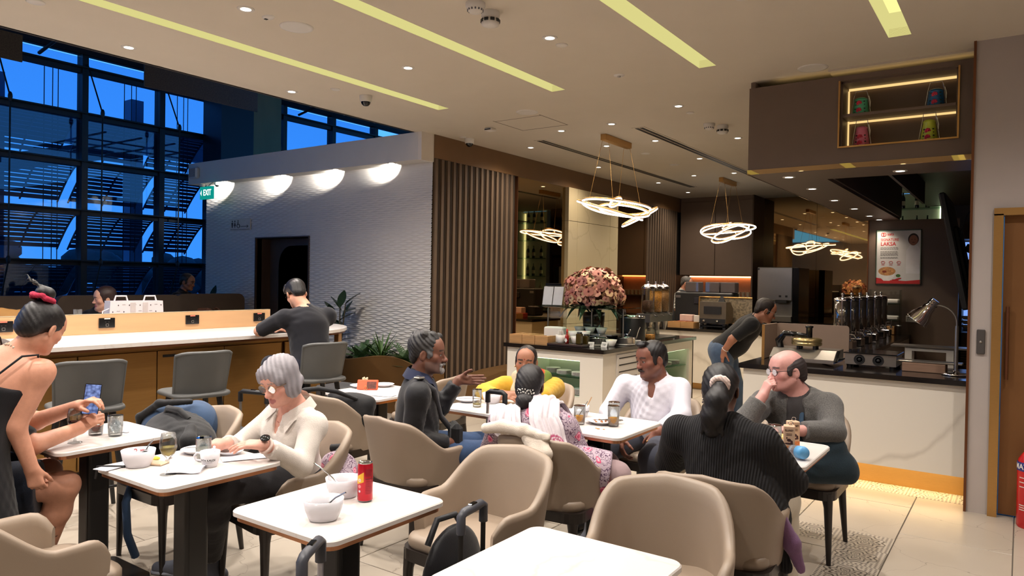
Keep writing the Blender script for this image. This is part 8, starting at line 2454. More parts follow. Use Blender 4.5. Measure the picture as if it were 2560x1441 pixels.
p.hair(scr2, (176, 40, 70), 0.85, 0.005, 0.0016, 500, (1, 0, 1), name='scrunchie')
g = MB()
for i in range(22):
	a = -2.6 + 5.2 * i / 21
	g.ball(p.J['neck'] + p.side * 0.06 * math.sin(a) - p.fw * 0.066 * math.cos(a) + p.up * (0.022 - 0.01 * abs(a)) - p.off, 0.005 if i % 3 else 0.008, 6)
g.build('shell_necklace', mat('shell_beads', (206, 190, 170), 0.3, var=0.5, scale=200), p.t)
# 10 ------------------------------------------------- man with phone, mostly hidden
p = Person('person in black T-shirt and shorts holding a phone, ankh tattoo on calf', dict(
	pel=(-4.10, 1.20, 0.56), neck=(-4.02, 1.32, 1.0), head=(-3.98, 1.40, 1.13), hrot=(-30, -25, 0),
	shR=(-3.84, 1.26, 0.935), shL=(-4.18, 1.42, 0.935), elR=(-3.66, 1.43, 0.79), wrR=(-3.735, 1.66, 0.82), elL=(-4.02, 1.58, 0.83), wrL=(-3.76, 1.67, 0.925),
	hR=((0.35, 0.6, 0.45), (0.6, -0.5, 0.4), (0.9, 0.9, 0.9, 0.9), dict(thumb=0.2)), hL=((0.72, 0.28, 0.38), (-0.4, -0.3, 0.85), (0.5, 0.6, 0.7, 0.7), dict(thumb=0.5)),
	knR=(-3.72, 1.59, 0.56), knL=(-4.08, 1.66, 0.55), anR=(-3.93, 1.56, 0.12), anL=(-4.1, 1.6, 0.12), toR=(-3.85, 1.72, 0), toL=(-4.05, 1.78, 0)),
	dict(skin=(200, 144, 118), hs=1.0, arm=1.25, build=1.1, belly=1.2, leg=1.12, hres=0.0045))
def ankh(V, col):
	a, b = p.J['knR'], p.J['anR']
	ax = nrm(b - a); L_ = np.linalg.norm(b - a)
	cdir = nrm(np.cross(ax, V3(0.9, -0.45, 0.0)))
	n = np.cross(cdir, ax)
	n = n if n @ V3(0.9, -0.4, 0) > 0 else -n
	q = V - a
	v = (q @ ax); u = (q @ cdir); d = (q @ n)
	v = v - L_ * 0.5
	loop = np.abs(np.sqrt((u / 0.016) ** 2 + ((v + 0.02) / 0.03) ** 2) - 1) < 0.24
	bar = (np.abs(v - 0.014) < 0.0055) & (np.abs(u) < 0.036)
	stem = (np.abs(u) < 0.006 + 0.04 * np.clip(v - 0.014, 0, 1) * 1.2) & (v > 0.01) & (v < 0.085)
	m = (loop | bar | stem) & (d > 0.0) & (np.abs(v) < 0.1)
	col[m] = col[m] * 0.22
	return col
p.o['paint'] = [ankh]; p.o['res'] = 0.0075
p.build_body(legskin=True)
M_tee = cloth_mat('black_tee', (20, 20, 22), 0.9)
p.garment('t_shirt', M_tee, lambda B: (shirt(p, B, 0.015, 0.45), neck_open(p, B, 0.06, 0.02, 0.0)), 0.012, hem(p, d=-0.1), folds(0.005, 34, seed=26))
p.garment('shorts', cloth_mat('dark_denim', (38, 44, 58), 0.9, 0.4, 300), lambda B: (B.ell(p.J['pel'] - p.up * 0.02, (0.19, 0.155, 0.13), p.TM, 0.05), p.legs(B, 0.024, 0.40, 0.025)), 0.012)
p.shoes(M_black, M_sole)
p.hair(lambda B, T: (he(p, B, (0, -0.022, 0.042), (0.081, 0.10, 0.081)), he(p, B, (0, 0.12, -0.005), (0.084, 0.070, 0.074), 0.012, -1)), (60, 44, 36), 0.5, 0.009)
# 11 ------------------------------------------------- man at the bar
p = Person('person in black T-shirt sitting hunched at the bar, seen from behind', dict(
	pel=(-4.93, 4.06, 0.83), neck=(-5.07, 4.09, 1.30), head=(-5.20, 4.085, 1.42), hrot=(68, -32, -6),
	shR=(-5.02, 4.29, 1.235), shL=(-5.12, 3.91, 1.225), elR=(-5.36, 4.36, 1.095), wrR=(-5.58, 4.25, 1.085), elL=(-5.40, 3.86, 1.095), wrL=(-5.60, 4.03, 1.085),
	hR=((-0.9, -0.3, 0), (0, 0, 1), (0.3, 0.3, 0.3, 0.3), {}), hL=((-0.9, 0.3, 0), (0, 0, 1), (0.3, 0.3, 0.3, 0.3), {}),
	knR=(-5.36, 4.22, 0.80), knL=(-5.36, 3.95, 0.80), anR=(-5.14, 4.18, 0.36), anL=(-5.14, 3.98, 0.36), toR=(-5.3, 4.18, 0), toL=(-5.3, 3.98, 0), shoezL=0.27, shoezR=0.27),
	dict(skin=(204, 150, 124), hs=1.0, arm=1.25, build=1.15, belly=1.15, neckr=0.058))
p.build_body()
p.garment('t_shirt', cloth_mat('black_jersey', (24, 24, 30), 0.9), lambda B: (shirt(p, B, 0.015, 0.47), collar(p, B, 0.064, 0.012)), 0.012, hem(p, d=-0.06), folds(0.005, 30, seed=28))
p.garment('trousers', cloth_mat('navy_trousers', (28, 30, 42), 0.9), lambda B: (B.ell(p.J['pel'] - p.up * 0.02, (0.19, 0.155, 0.12), p.TM, 0.05), p.legs(B, 0.02, 0.94)), 0.014)
p.shoes(M_black, M_black)
def mop(B, T):
	he(p, B, (0, -0.02, 0.046), (0.086, 0.104, 0.086))
	he(p, B, (0, -0.08, -0.01), (0.066, 0.036, 0.058), 0.02)
	for i in range(6): B.chain([T(-0.05 + 0.02 * i, 0.04, 0.11), T(-0.055 + 0.022 * i, 0.085, 0.10), T(-0.055 + 0.022 * i, 0.105, 0.07)], [0.02, 0.014, 0.005], 0.012)
	he(p, B, (0, 0.11, -0.03), (0.08, 0.07, 0.075), 0.012, -1)
	for sx in (-1, 1): he(p, B, (sx * 0.088, -0.010, -0.018), (0.020, 0.026, 0.036), 0.008, -1)
p.hair(mop, (24, 21, 22), 0.35, 0.007)
p.glasses(M_black, 0.022, 0.0015)
# 12 ------------------------------------------------- woman behind the bar
p = Person('smiling person with dark brown hair seated behind the bar partition', dict(
	pel=(-7.95, 3.74, 0.83), neck=(-7.85, 3.73, 1.19), head=(-7.81, 3.70, 1.315), hrot=(168, -8, -6),
	shR=(-8.0, 3.63, 1.12), shL=(-7.70, 3.80, 1.12), elR=(-8.02, 3.45, 1.0), wrR=(-7.7, 3.3, 1.07), elL=(-7.62, 3.66, 0.98), wrL=(-7.4, 3.5, 1.07),
	hR=((0.9, -0.2, 0), (0, 0, 1), (0.3, 0.3, 0.3, 0.3), {}), hL=((0.7, -0.5, 0), (0, 0, 1), (0.3, 0.3, 0.3, 0.3), {}),
	knR=(-7.6, 3.6, 0.75), knL=(-7.6, 3.85, 0.75), anR=(-7.7, 3.6, 0.3), anL=(-7.7, 3.85, 0.3), toR=(-7.6, 3.6, 0), toL=(-7.6, 3.85, 0)),
	dict(skin=(226, 170, 142), hs=1.0, fat=1.06, female=True, lid=0.6, lipc=(0.5, 0.13, 0.13), browc=(0.08, 0.05, 0.04), brow=0.003))
p.build_body()
p.garment('black_top', M_tee, lambda B: (shirt(p, B, 0.015, 0.9), neck_open(p, B, 0.07, 0.03, 0.02)), 0.014, hem(p, d=-0.1))
def pulled(B, T):
	he(p, B, (0, -0.02, 0.04), (0.084, 0.102, 0.088))
	he(p, B, (0, -0.07, -0.03), (0.07, 0.05, 0.06), 0.03)
	for sx in (-1, 1): he(p, B, (sx * 0.066, -0.01, -0.01), (0.018, 0.04, 0.05), 0.02)
	he(p, B, (0, 0.105, -0.02), (0.066, 0.066, 0.088), 0.012, -1)
	for sx in (-1, 1): he(p, B, (sx * 0.092, -0.006, -0.02), (0.020, 0.026, 0.036), 0.008, -1)
p.hair(pulled, (52, 34, 30), 0.4, 0.007)
MB().ball(p.T(0.082, -0.008, -0.05) - p.off, 0.007, 8).build('earring', M_chrome, p.t)
# 13 ------------------------------------------------- server by the wave wall
p = Person('server in black shirt clearing a table in front of the window', dict(
	pel=(-9.62, 5.52, 0.86), neck=(-9.56, 5.58, 1.33), head=(-9.50, 5.62, 1.47), hrot=(-60, -12, 0),
	shR=(-9.44, 5.42, 1.26), shL=(-9.66, 5.72, 1.26), elR=(-9.40, 5.52, 1.06), wrR=(-9.22, 5.66, 1.09), elL=(-9.52, 5.82, 1.06), wrL=(-9.30, 5.88, 1.09),
	hR=((0.8, 0.5, 0.1), (0.2, -0.5, 0.8), (0.5, 0.5, 0.5, 0.5), {}), hL=((0.8, 0.3, 0.1), (-0.2, 0.5, 0.8), (0.5, 0.5, 0.5, 0.5), {}),
	knR=(-9.58, 5.46, 0.46), knL=(-9.66, 5.62, 0.46), anR=(-9.6, 5.45, 0.09), anL=(-9.68, 5.62, 0.09), toR=(-9.45, 5.52, 0), toL=(-9.55, 5.7, 0)),
	dict(skin=(140, 94, 70), hs=0.98, arm=1.15, res=0.02, hres=0.007))
p.build_body()
p.garment('shirt', M_tee, lambda B: (shirt(p, B, 0.015, 0.6), collar(p, B, 0.064, 0.02)), 0.014, hem(p, d=-0.12))
p.garment('trousers', cloth_mat('black_trousers', (30, 30, 32), 0.85), lambda B: (B.ell(p.J['pel'], (0.17, 0.14, 0.13), p.TM, 0.05), p.legs(B, 0.02, 0.95)), 0.018)
p.shoes(M_black, M_black)
p.hair(crop, (26, 22, 22), 0.5, 0.008)
# 14 ------------------------------------------------- man behind the coffee counter
p = Person('person with glasses, dark vest and white patterned sleeves behind coffee machine', dict(
	pel=(-4.98, 12.25, 0.88), neck=(-4.95, 12.28, 1.42), head=(-4.87, 12.30, 1.565), hrot=(-75, -14, 0),
	shR=(-4.93, 12.08, 1.35), shL=(-5.0, 12.46, 1.35), elR=(-4.92, 11.98, 1.10), wrR=(-4.72, 12.1, 1.03), elL=(-4.9, 12.55, 1.1), wrL=(-4.68, 12.5, 1.05),
	hR=((0.8, 0.3, -0.2), (0.2, -0.4, 0.9), (0.4, 0.4, 0.4, 0.4), {}), hL=((0.8, -0.2, -0.2), (0.2, 0.4, 0.9), (0.4, 0.4, 0.4, 0.4), {}),
	knR=(-4.95, 12.15, 0.46), knL=(-4.95, 12.36, 0.46), anR=(-4.98, 12.15, 0.09), anL=(-4.98, 12.36, 0.09), toR=(-4.8, 12.15, 0), toL=(-4.8, 12.36, 0)),
	dict(skin=(190, 132, 108), hs=1.0, arm=1.2, build=1.1, res=0.02, hres=0.007, stubble=0.3))
p.build_body()
M_pats = mat('patterned_shirt', (190, 186, 180), 0.8, var=0.95, scale=34)
p.garment('shirt', M_pats, lambda B: (shirt(p, B, 0.013, 0.5), collar(p, B, 0.064, 0.02)), 0.013, hem(p, d=-0.1))
p.garment('vest', cloth_mat('dark_vest', (30, 32, 38), 0.8), lambda B: (p.torso(B, 0.022), [B.carve(p.J['sh' + q] + p.side * (0.07 if q == 'R' else -0.07), (0.07, 0.12, 0.12), p.TM, 0.02) for q in 'LR']), 0.013, hem(p, d=-0.1))
p.garment('trousers', cloth_mat('black_trousers', (30, 30, 32), 0.85), lambda B: (B.ell(p.J['pel'], (0.17, 0.14, 0.13), p.TM, 0.05), p.legs(B, 0.02, 0.95)), 0.018)
p.shoes(M_black, M_black)
p.hair(crop, (86, 82, 80), 0.5, 0.008)
p.glasses(M_black, 0.022, 0.002, lens=False)
# ------------------------------------------------------------------ tableware
ZT = 0.745
M_porc = mat('white_porcelain', (232, 230, 236), 0.18, var=0.01)
M_glassw = glassy('tumbler_glass', (250, 252, 252), 0.05)
def liquid(name, rgb, al=0.55):
	return MATS.get(name) or glassy(name, rgb, 0.04, opacity=al)
def yaw_to_cam(x, y):
	"""turn that points an object's -Y side to the camera's side of the room"""
	return math.atan2(-x, y)
def deep_bowl(x, y, label, logo=False, soup=None, r=0.069, h=0.072):
	t = thing('bowl', label, 'bowl', (x, y, ZT), yaw_to_cam(x, y), 'white noodle bowls')
	MB().lathe([(0, 0.003), (r * 0.62, 0.0), (r * 0.70, 0.003), (r * 0.9, h * 0.5), (r, h), (r * 0.955, h), (r * 0.86, h * 0.5), (r * 0.64, 0.008), (0, 0.008)], n=32, sx=1.0, sy=0.92, power=2.25).build('shell', M_porc, t)
	if soup:
		MB().lathe([(0, h * 0.42), (r * 0.8, h * 0.42)], n=24, sx=1.0, sy=0.92).build('leftover_soup', mat('soup_' + soup[0], soup[1], 0.4, var=0.5, scale=60), t)
	if logo:
		g = MB()
		g.tube([(-0.012 + 0.006 * math.cos(q * PI / 6), r * 0.84, h * 0.80 + 0.006 * math.sin(q * PI / 6)) for q in range(12)], 0.0014, 5, closed=True)
		g.build('ring_logo', M_red, t)
		lettering('sats', 0.012, M_red, t, (0.006, r * 0.80, h * 0.81), (PI / 2, 0, 0), 0.0004, 'LEFT', True)
	return t
def spoon(x, y, z, az, el, label, L_=0.17, china=False):
	t = thing('spoon', label, 'spoon', (x, y, z), az)
	m = M_porc if china else M_chrome
	e = Matrix.Rotation(el, 4, 'Y')
	MB().tube([(0.0, 0, 0), (L_ * 0.4, 0, 0.004), (L_ * 0.72, 0, 0)], [0.003, 0.0025, 0.003] if not china else [0.006, 0.006, 0.008], 8).xf(e).build('handle', m, t)
	MB().ball((L_ * 0.84, 0, -0.002), (0.024, 0.0145, 0.006), 10).xf(e).build('spoon_bowl', m, t)
	return t
def tumbler(x, y, label, r=0.033, h=0.105, fill=None, ice=False):
	t = thing('tumbler', label, 'glass', (x, y, ZT), 0, 'clear tumblers')
	MB().lathe([(0, 0.0), (r * 0.82, 0.0), (r * 0.9, 0.008), (r, h * 0.5), (r * 1.0, h), (r * 0.94, h), (r * 0.92, h * 0.5), (r * 0.82, 0.014), (0, 0.013)], n=24).build('glass_body', M_glassw, t)
	MB().lathe([(r * 1.0, h - 0.0012), (r * 0.98, h + 0.0014), (r * 0.94, h)], n=24).build('rim', glassy('rim_glass', (255, 255, 255), 0.5), t)
	if fill:
		nm, rgb, f = fill
		MB().lathe([(0, 0.015), (r * 0.8, 0.015), (r * 0.9, h * f), (0, h * f)], n=20).build('drink', liquid(nm, rgb, 0.75), t)
	if ice:
		rr_ = random.Random(int(x * -1000))
		for k in range(11):
			a = k * 2.4; d = r * 0.5
			MB().bbox((d * math.cos(a), d * math.sin(a), 0.026 + 0.0055 * k), (0.022, 0.022, 0.02), 0.004, 0, Euler((rr_.random() * 3, rr_.random() * 3, 0)).to_matrix().to_4x4()).build('ice_cube', glassy('ice', (236, 242, 246), 0.10, 0.08, opacity=0.35), t)
	return t
def wine_glass(x, y, label, nm, rgb, f, al):
	t = thing('wine_glass', label, 'glass', (x, y, ZT), 0, 'wine glasses')
	prof = [(0.0325, 0.0), (0.030, 0.003), (0.008, 0.007), (0.0042, 0.02), (0.004, 0.062), (0.008, 0.07), (0.026, 0.088), (0.0345, 0.112), (0.0335, 0.14), (0.0275, 0.172)]
	MB().lathe(prof + [(0.0265, 0.172), (0.0325, 0.14), (0.0335, 0.112), (0.0, 0.073)], n=28).build('glass_body', M_glassw, t)
	z = 0.076 + f * 0.07
	rr = 0.0265 + 0.007 * min(1, max(0, (z - 0.085) / 0.025))
	MB().lathe([(0, 0.0745), (0.022, 0.086), (0.0318, 0.106), (rr, z), (0, z)], n=24).build('wine', liquid(nm, rgb, al), t)
	return t
def mug(x, y, rz, label):
	t = thing('coffee_mug', label, 'mug', (x, y, ZT), rz, 'white lettered coffee mugs')
	r, h = 0.042, 0.068
	MB().lathe([(0, 0.004), (r * 0.6, 0.0), (r * 0.68, 0.002), (r * 0.9, h * 0.45), (r, h), (r * 0.94, h), (r * 0.8, h * 0.4), (0, 0.01)], n=30).build('cup', M_porc, t)
	MB().tube([(-r * 0.93, 0, h * 0.85), (-r * 1.35, 0, h * 0.88), (-r * 1.62, 0, h * 0.66), (-r * 1.45, 0, h * 0.42), (-r * 0.86, 0, h * 0.36)], 0.005, 8).build('handle', M_porc, t)
	lettering('TATA KALDI', 0.0125, M_blackgl, t, (0, 0, h * 0.50), (0, 0, 0), 0.0003, wrap=r * 0.915, bold=True)
	MB().add([(r * 0.875 * math.sin(a), -r * 0.875 * math.cos(a), z) for z in (h * 0.35, h * 0.37) for a in [-0.6 + 0.1 * i for i in range(13)]], [(i, i + 1, 14 + i, 13 + i) for i in range(12)]).build('underline', M_ink, t)
	return t
def dish(x, y, label, r=0.085, food=None, z=ZT):
	t = thing('plate', label, 'plate', (x, y, z), 0, 'white plates on the tables')
	MB().lathe([(0, 0.004), (r * 0.55, 0.0), (r * 0.62, 0.003), (r * 0.95, 0.018), (r, 0.02), (r * 0.95, 0.0215), (r * 0.6, 0.009), (0, 0.008)], n=30).build('dish', M_porc, t)
	if food:
		g = MB(); rr_ = random.Random(len(label)); nm, rgb, n, s = food
		for _ in range(n):
			a, d = rr_.uniform(0, 6.28), r * 0.55 * math.sqrt(rr_.random())
			g.ball((d * math.cos(a), d * math.sin(a), 0.012 + s * 0.5), (s * rr_.uniform(0.7, 1.3), s * rr_.uniform(0.7, 1.3), s * 0.7), 6)
		g.build(nm, mat('food_' + nm, rgb, 0.6, var=0.3, scale=70), t)['kind'] = 'stuff'
	return t
def fork(x, y, z, az, label):
	t = thing('fork', label, 'fork', (x, y, z), az)
	MB().bbox((0.05, 0, 0), (0.11, 0.009, 0.002), 0.0005).build('handle', M_chrome, t)
	g = MB().bbox((0.118, 0, 0), (0.03, 0.022, 0.002), 0.0005)
	for dy in (-0.0085, -0.003, 0.003, 0.0085): g.box(0.13, 0.16, dy - 0.0018, dy + 0.0018, -0.001, 0.001)
	g.build('tines', M_chrome, t)
def paper(x, y, w_, d_, rz, label, lift=0.004, name='napkin'):
	g = MB()
	rr_ = random.Random(int(w_ * 1e4))
	for k in range(2):
		g.grid(lambda u, v, k=k: ((u - 0.5) * w_, (v - 0.5) * d_, 0.001 + k * 0.0025 + lift * (0.5 + 0.5 * math.sin(5 * u + 4 * v + k)) * (0.3 + u)), 8, 6)
	o = g.build(name, mat('napkin_white', (232, 230, 236), 0.85, var=0.02), None, (x, y, ZT), (0, 0, rz))
	tag(o, label, 'napkin')
# table 2: grey haired woman
deep_bowl(-3.105, 1.62, 'white bowl with printed red logo inside on the grey haired woman\'s table', True, ('laksa', (206, 170, 120)))
spoon(-3.02, 1.64, ZT + 0.125, PI * 0.97, R(38), 'steel spoon standing in the bowl with the red logo', 0.13)
wine_glass(-2.885, 1.63, 'glass of white wine on the grey haired woman\'s table', 'white_wine', (226, 206, 130), 0.55, 0.35)
mug(-2.866, 1.808, yaw_to_cam(-2.866, 1.808) - 0.35, 'white lettered mug before the grey haired woman\'s tumbler')
spoon(-2.87, 1.83, ZT + 0.082, 2.7, R(60), 'short white spoon standing in the lettered mug', 0.07, True)
tumbler(-2.975, 1.845, 'tumbler of iced water behind the white mug', 0.033, 0.105, ('cloudy_water', (236, 236, 226), 0.66), True)
dish(-3.13, 1.91, 'small white plate with a spoon and green scraps near the right hand', 0.075, ('greens', (150, 170, 80), 7, 0.009))
spoon(-3.18, 1.87, ZT + 0.022, 0.6, 0, 'steel spoon lying on the small white plate', 0.12)
dish(-2.985, 1.985, 'white saucer behind the lettered mug', 0.06)
paper(-2.88, 1.99, 0.20, 0.10, 1.1, 'folded white paper sheet at the right side of the woman\'s table', 0.001)
paper(-2.87, 1.70, 0.14, 0.10, 0.75, 'crumpled white napkin beside the white wine glass', 0.012)
paper(-3.17, 1.56, 0.08, 0.16, 0.2, 'white paper under the black cord at the table corner', 0.001)
spoon(-3.06, 1.72, ZT + 0.012, 2.5, 0, 'white china soup spoon behind the logo bowl', 0.11, True)
t = tag(MB().ball((0, 0, 0.008), (0.03, 0.012, 0.009), 10).build('lemon_wedge', mat('lemon', (222, 206, 70), 0.5), None, (-3.16, 1.72, ZT), (0, 0, 0.5)), 'yellow lemon wedge behind the logo bowl', 'lemon')
tag(MB().bbox((0, 0, 0.005), (0.10, 0.06, 0.008), 0.003).build('snack_wrapper', mat('wrapper_beige', (206, 180, 150), 0.5), None, (-3.085, 1.685, ZT), (0, 0, 0.4)), 'beige wrapper beside the china spoon', 'wrapper')
tag(MB().tube([(-3.23, 1.50, ZT - 0.05), (-3.225, 1.505, ZT + 0.004), (-3.18, 1.54, ZT + 0.006), (-3.13, 1.575, ZT + 0.006)], 0.0035, 6).tube([(-3.222, 1.50, ZT - 0.05), (-3.217, 1.505, ZT + 0.004), (-3.172, 1.535, ZT + 0.006), (-3.12, 1.57, ZT + 0.006)], 0.0035, 6).build('black_cord', M_black), 'thin doubled black cord over the table corner by the bowl', 'cord')
# table 3
wine_glass(-3.77, 1.655, 'glass of red wine on the left table', 'red_wine', (60, 14, 20), 0.42, 0.9)
tumbler(-3.875, 1.80, 'tumbler with reddish brown drink on the left table', 0.037, 0.105, ('brown_drink', (122, 52, 30), 0.42))
tumbler(-3.775, 1.85, 'tumbler full of ice on the left table', 0.036, 0.105, None, True)
paper(-3.82, 1.92, 0.05, 0.02, 0.4, 'small torn paper slip beside the ice tumbler', 0.002)
pf = V3(-3.735, 1.715, 0.955)
t = thing('smartphone', 'black phone with bright blue screen in the seated man\'s hands', 'phone', tuple(pf), 0)
Mp = Matrix(((0.55, -0.50, 0.67), (0.70, 0.71, -0.05), (-0.45, 0.50, 0.74))).to_4x4()
d_ = Vector((3.7, -1.7, 0.55)).normalized(); u_ = Vector((-0.15, -0.25, 0.95)); r_ = u_.cross(d_).normalized(); u_ = d_.cross(r_)
Mp = Matrix(((r_.x, u_.x, d_.x), (r_.y, u_.y, d_.y), (r_.z, u_.z, d_.z))).to_4x4() @ Matrix.Rotation(-0.42, 4, 'Z')
MB().bbox((0, 0, 0), (0.072, 0.15, 0.008), 0.003).xf(Mp).build('case', M_blackgl, t)
scn = bpy.data.materials.new('phone_screen'); scn.use_nodes = True
_n = scn.node_tree.nodes; _n.clear(); _o = _n.new('ShaderNodeOutputMaterial'); _e = _n.new('ShaderNodeEmission'); _v = _n.new('ShaderNodeTexVoronoi'); _t = _n.new('ShaderNodeTexCoord'); _r = _n.new('ShaderNodeValToRGB')
_v.inputs['Scale'].default_value = 60; scn.node_tree.links.new(_t.outputs['Object'], _v.inputs['Vector']); scn.node_tree.links.new(_v.outputs['Distance'], _r.inputs[0]); scn.node_tree.links.new(_r.outputs[0], _e.inputs[0]); scn.node_tree.links.new(_e.outputs[0], _o.inputs[0])
_r.color_ramp.elements[0].color = lin((150, 170, 230)) + (1,); _r.color_ramp.elements[1].color = lin((20, 26, 70)) + (1,); _e.inputs[1].default_value = 0.9
MB().bbox((0, 0, 0.0042), (0.066, 0.142, 0.0008), 0.0002).xf(Mp).build('screen', scn, t)
# table 1
b1 = deep_bowl(-1.945, 1.655, 'stained white bowl at the front of the red can table', False, ('thin', (210, 190, 170)))
spoon(-1.885, 1.70, ZT + 0.092, PI * 1.05, R(33), 'steel spoon in the stained front bowl', 0.12)
deep_bowl(-2.09, 1.875, 'white bowl behind, beside the red can', False, ('thin2', (220, 206, 190)))
spoon(-2.215, 1.835, ZT + 0.115, 0.32, R(33), 'steel spoon leaning left out of the rear bowl', 0.17)
t = thing('drink_can', 'tall red drink can with yellow panel on the front table', 'can', (-1.985, 1.885, ZT), yaw_to_cam(-1.985, 1.885))
M_canred = mat('can_red', (190, 26, 44), 0.22, 0.35, var=0.02)
MB().lathe([(0.024, 0.003), (0.0285, 0.008), (0.0285, 0.132), (0.026, 0.142)], n=36).build('body', M_canred, t)
MB().lathe([(0.0, 0.002), (0.022, 0.002), (0.0245, 0.0), (0.0275, 0.0075)], n=30).build('base', M_chrome, t)
MB().lathe([(0.0258, 0.142), (0.0268, 0.145), (0.0255, 0.1465), (0.0245, 0.143), (0.0, 0.1428)], n=30).bbox((0.004, 0, 0.1445), (0.022, 0.014, 0.0015), 0.0005).build('lid', M_chrome, t)
def on_can(name, m, poly, r=0.0288):
	g = MB()
	n = 10
	# poly rows: (angle, z_low, z_high)
	vs = []
	for a, z0, z1 in poly:
		vs += [(r * math.sin(a), -r * math.cos(a), z0), (r * math.sin(a), -r * math.cos(a), z1)]
	g.add(vs, [(2 * i, 2 * i + 2, 2 * i + 3, 2 * i + 1) for i in range(len(poly) - 1)])
	return g.build(name, m, t)
M_cany = mat('can_yellow', (232, 176, 40), 0.3, var=0.02)
on_can('yellow_panel', M_cany, [(-1.35 + 0.13 * i, 0.066 + 0.0012 * i, 0.094 + 0.0022 * i) for i in range(10)])
on_can('dark_text_block', mat('can_darkred', (120, 14, 30), 0.35), [(0.0 + 0.13 * i, 0.085, 0.089) for i in range(10)])
for z in (0.122, 0.117, 0.112, 0.107, 0.102, 0.097, 0.078, 0.073, 0.068, 0.063, 0.058, 0.053, 0.048, 0.043, 0.038, 0.033):
	on_can('small_print', MATS['can_darkred'], [(0.02 + 0.13 * i, z, z + 0.0018) for i in range(9)])
for z, rr, c in ((0.083, 0.006, (226, 220, 236)), (0.060, 0.0065, (226, 130, 130)), (0.042, 0.0045, (226, 220, 226))):
	g = MB()
	vs = [(0, 0, 0)]
	a0 = -0.78
	pts = [(0.0291 * math.sin(a0 + rr / 0.0288 * math.cos(q * PI / 8)), -0.0291 * math.cos(a0 + rr / 0.0288 * math.cos(q * PI / 8)), z + rr * math.sin(q * PI / 8)) for q in range(16)]
	g.add(pts, [tuple(range(16))]).build('round_emblem', mat('emblem_%d' % c[1], c, 0.4), t)
# table 5
dish(-3.06, 3.84, 'white plate with a fork on the gesturing man\'s table', 0.09)
fork(-3.11, 3.80, ZT + 0.022, 0.55, 'steel fork lying on the white plate')
tumbler(-2.885, 3.715, 'nearly empty tumbler beside the forked plate', 0.031, 0.115, ('pale_drink', (226, 206, 140), 0.2))
deep_bowl(-2.90, 3.90, 'white bowl before the woman in yellow', False, None, 0.068, 0.068)
# table 6
mug(-2.155, 3.72, yaw_to_cam(-2.155, 3.72), 'white lettered mug left of the orange juice')
mug(-2.19, 3.88, yaw_to_cam(-2.19, 3.88) + 0.3, 'second white lettered mug behind the orange juice')
tag(MB().tube([(-2.18, 3.88, ZT + 0.03), (-2.145, 3.91, ZT + 0.12)], 0.0028, 6).build('wooden_stirrer', M_wood), 'pale wooden stirrer in the second mug', 'stirrer')
tumbler(-2.08, 3.65, 'tumbler of orange juice with a stirrer', 0.034, 0.11, ('orange_juice', (240, 166, 40), 0.46))
tag(MB().tube([(-2.095, 3.645, ZT + 0.03), (-2.045, 3.68, ZT + 0.135)], 0.0025, 6).build('metal_straw', M_steel), 'thin stirrer standing in the orange juice', 'stirrer')
dish(-1.995, 3.76, 'white plate with pastry crumbs and cutlery by the juice', 0.092, ('crumbs', (190, 120, 70), 9, 0.008))
fork(-2.02, 3.71, ZT + 0.024, 0.72, 'steel fork on the crumbed plate'); spoon(-2.0, 3.73, ZT + 0.024, 0.7, 0, 'steel spoon across the crumbed plate', 0.15)
paper(-2.02, 3.87, 0.13, 0.11, 0.2, 'white napkin tucked beside the crumbed plate', 0.01)
tumbler(-1.90, 3.725, 'tumbler with amber juice nearest the white shirt', 0.034, 0.12, ('amber_juice', (226, 156, 40), 0.42))
tumbler(-1.955, 3.84, 'empty tumbler behind the amber juice', 0.034, 0.12)
tag(MB().ball((0, 0, 0.003), (0.012, 0.008, 0.004), 6).ball((0.03, 0.01, 0.002), (0.008, 0.006, 0.003), 6).ball((-0.02, 0.012, 0.002), (0.007, 0.007, 0.003), 6).build('pastry_crumbs', mat('crumb', (206, 150, 110), 0.8), None, (-1.93, 3.60, ZT)), 'pastry crumbs on the table edge before the plate', 'crumbs', None, 'stuff')
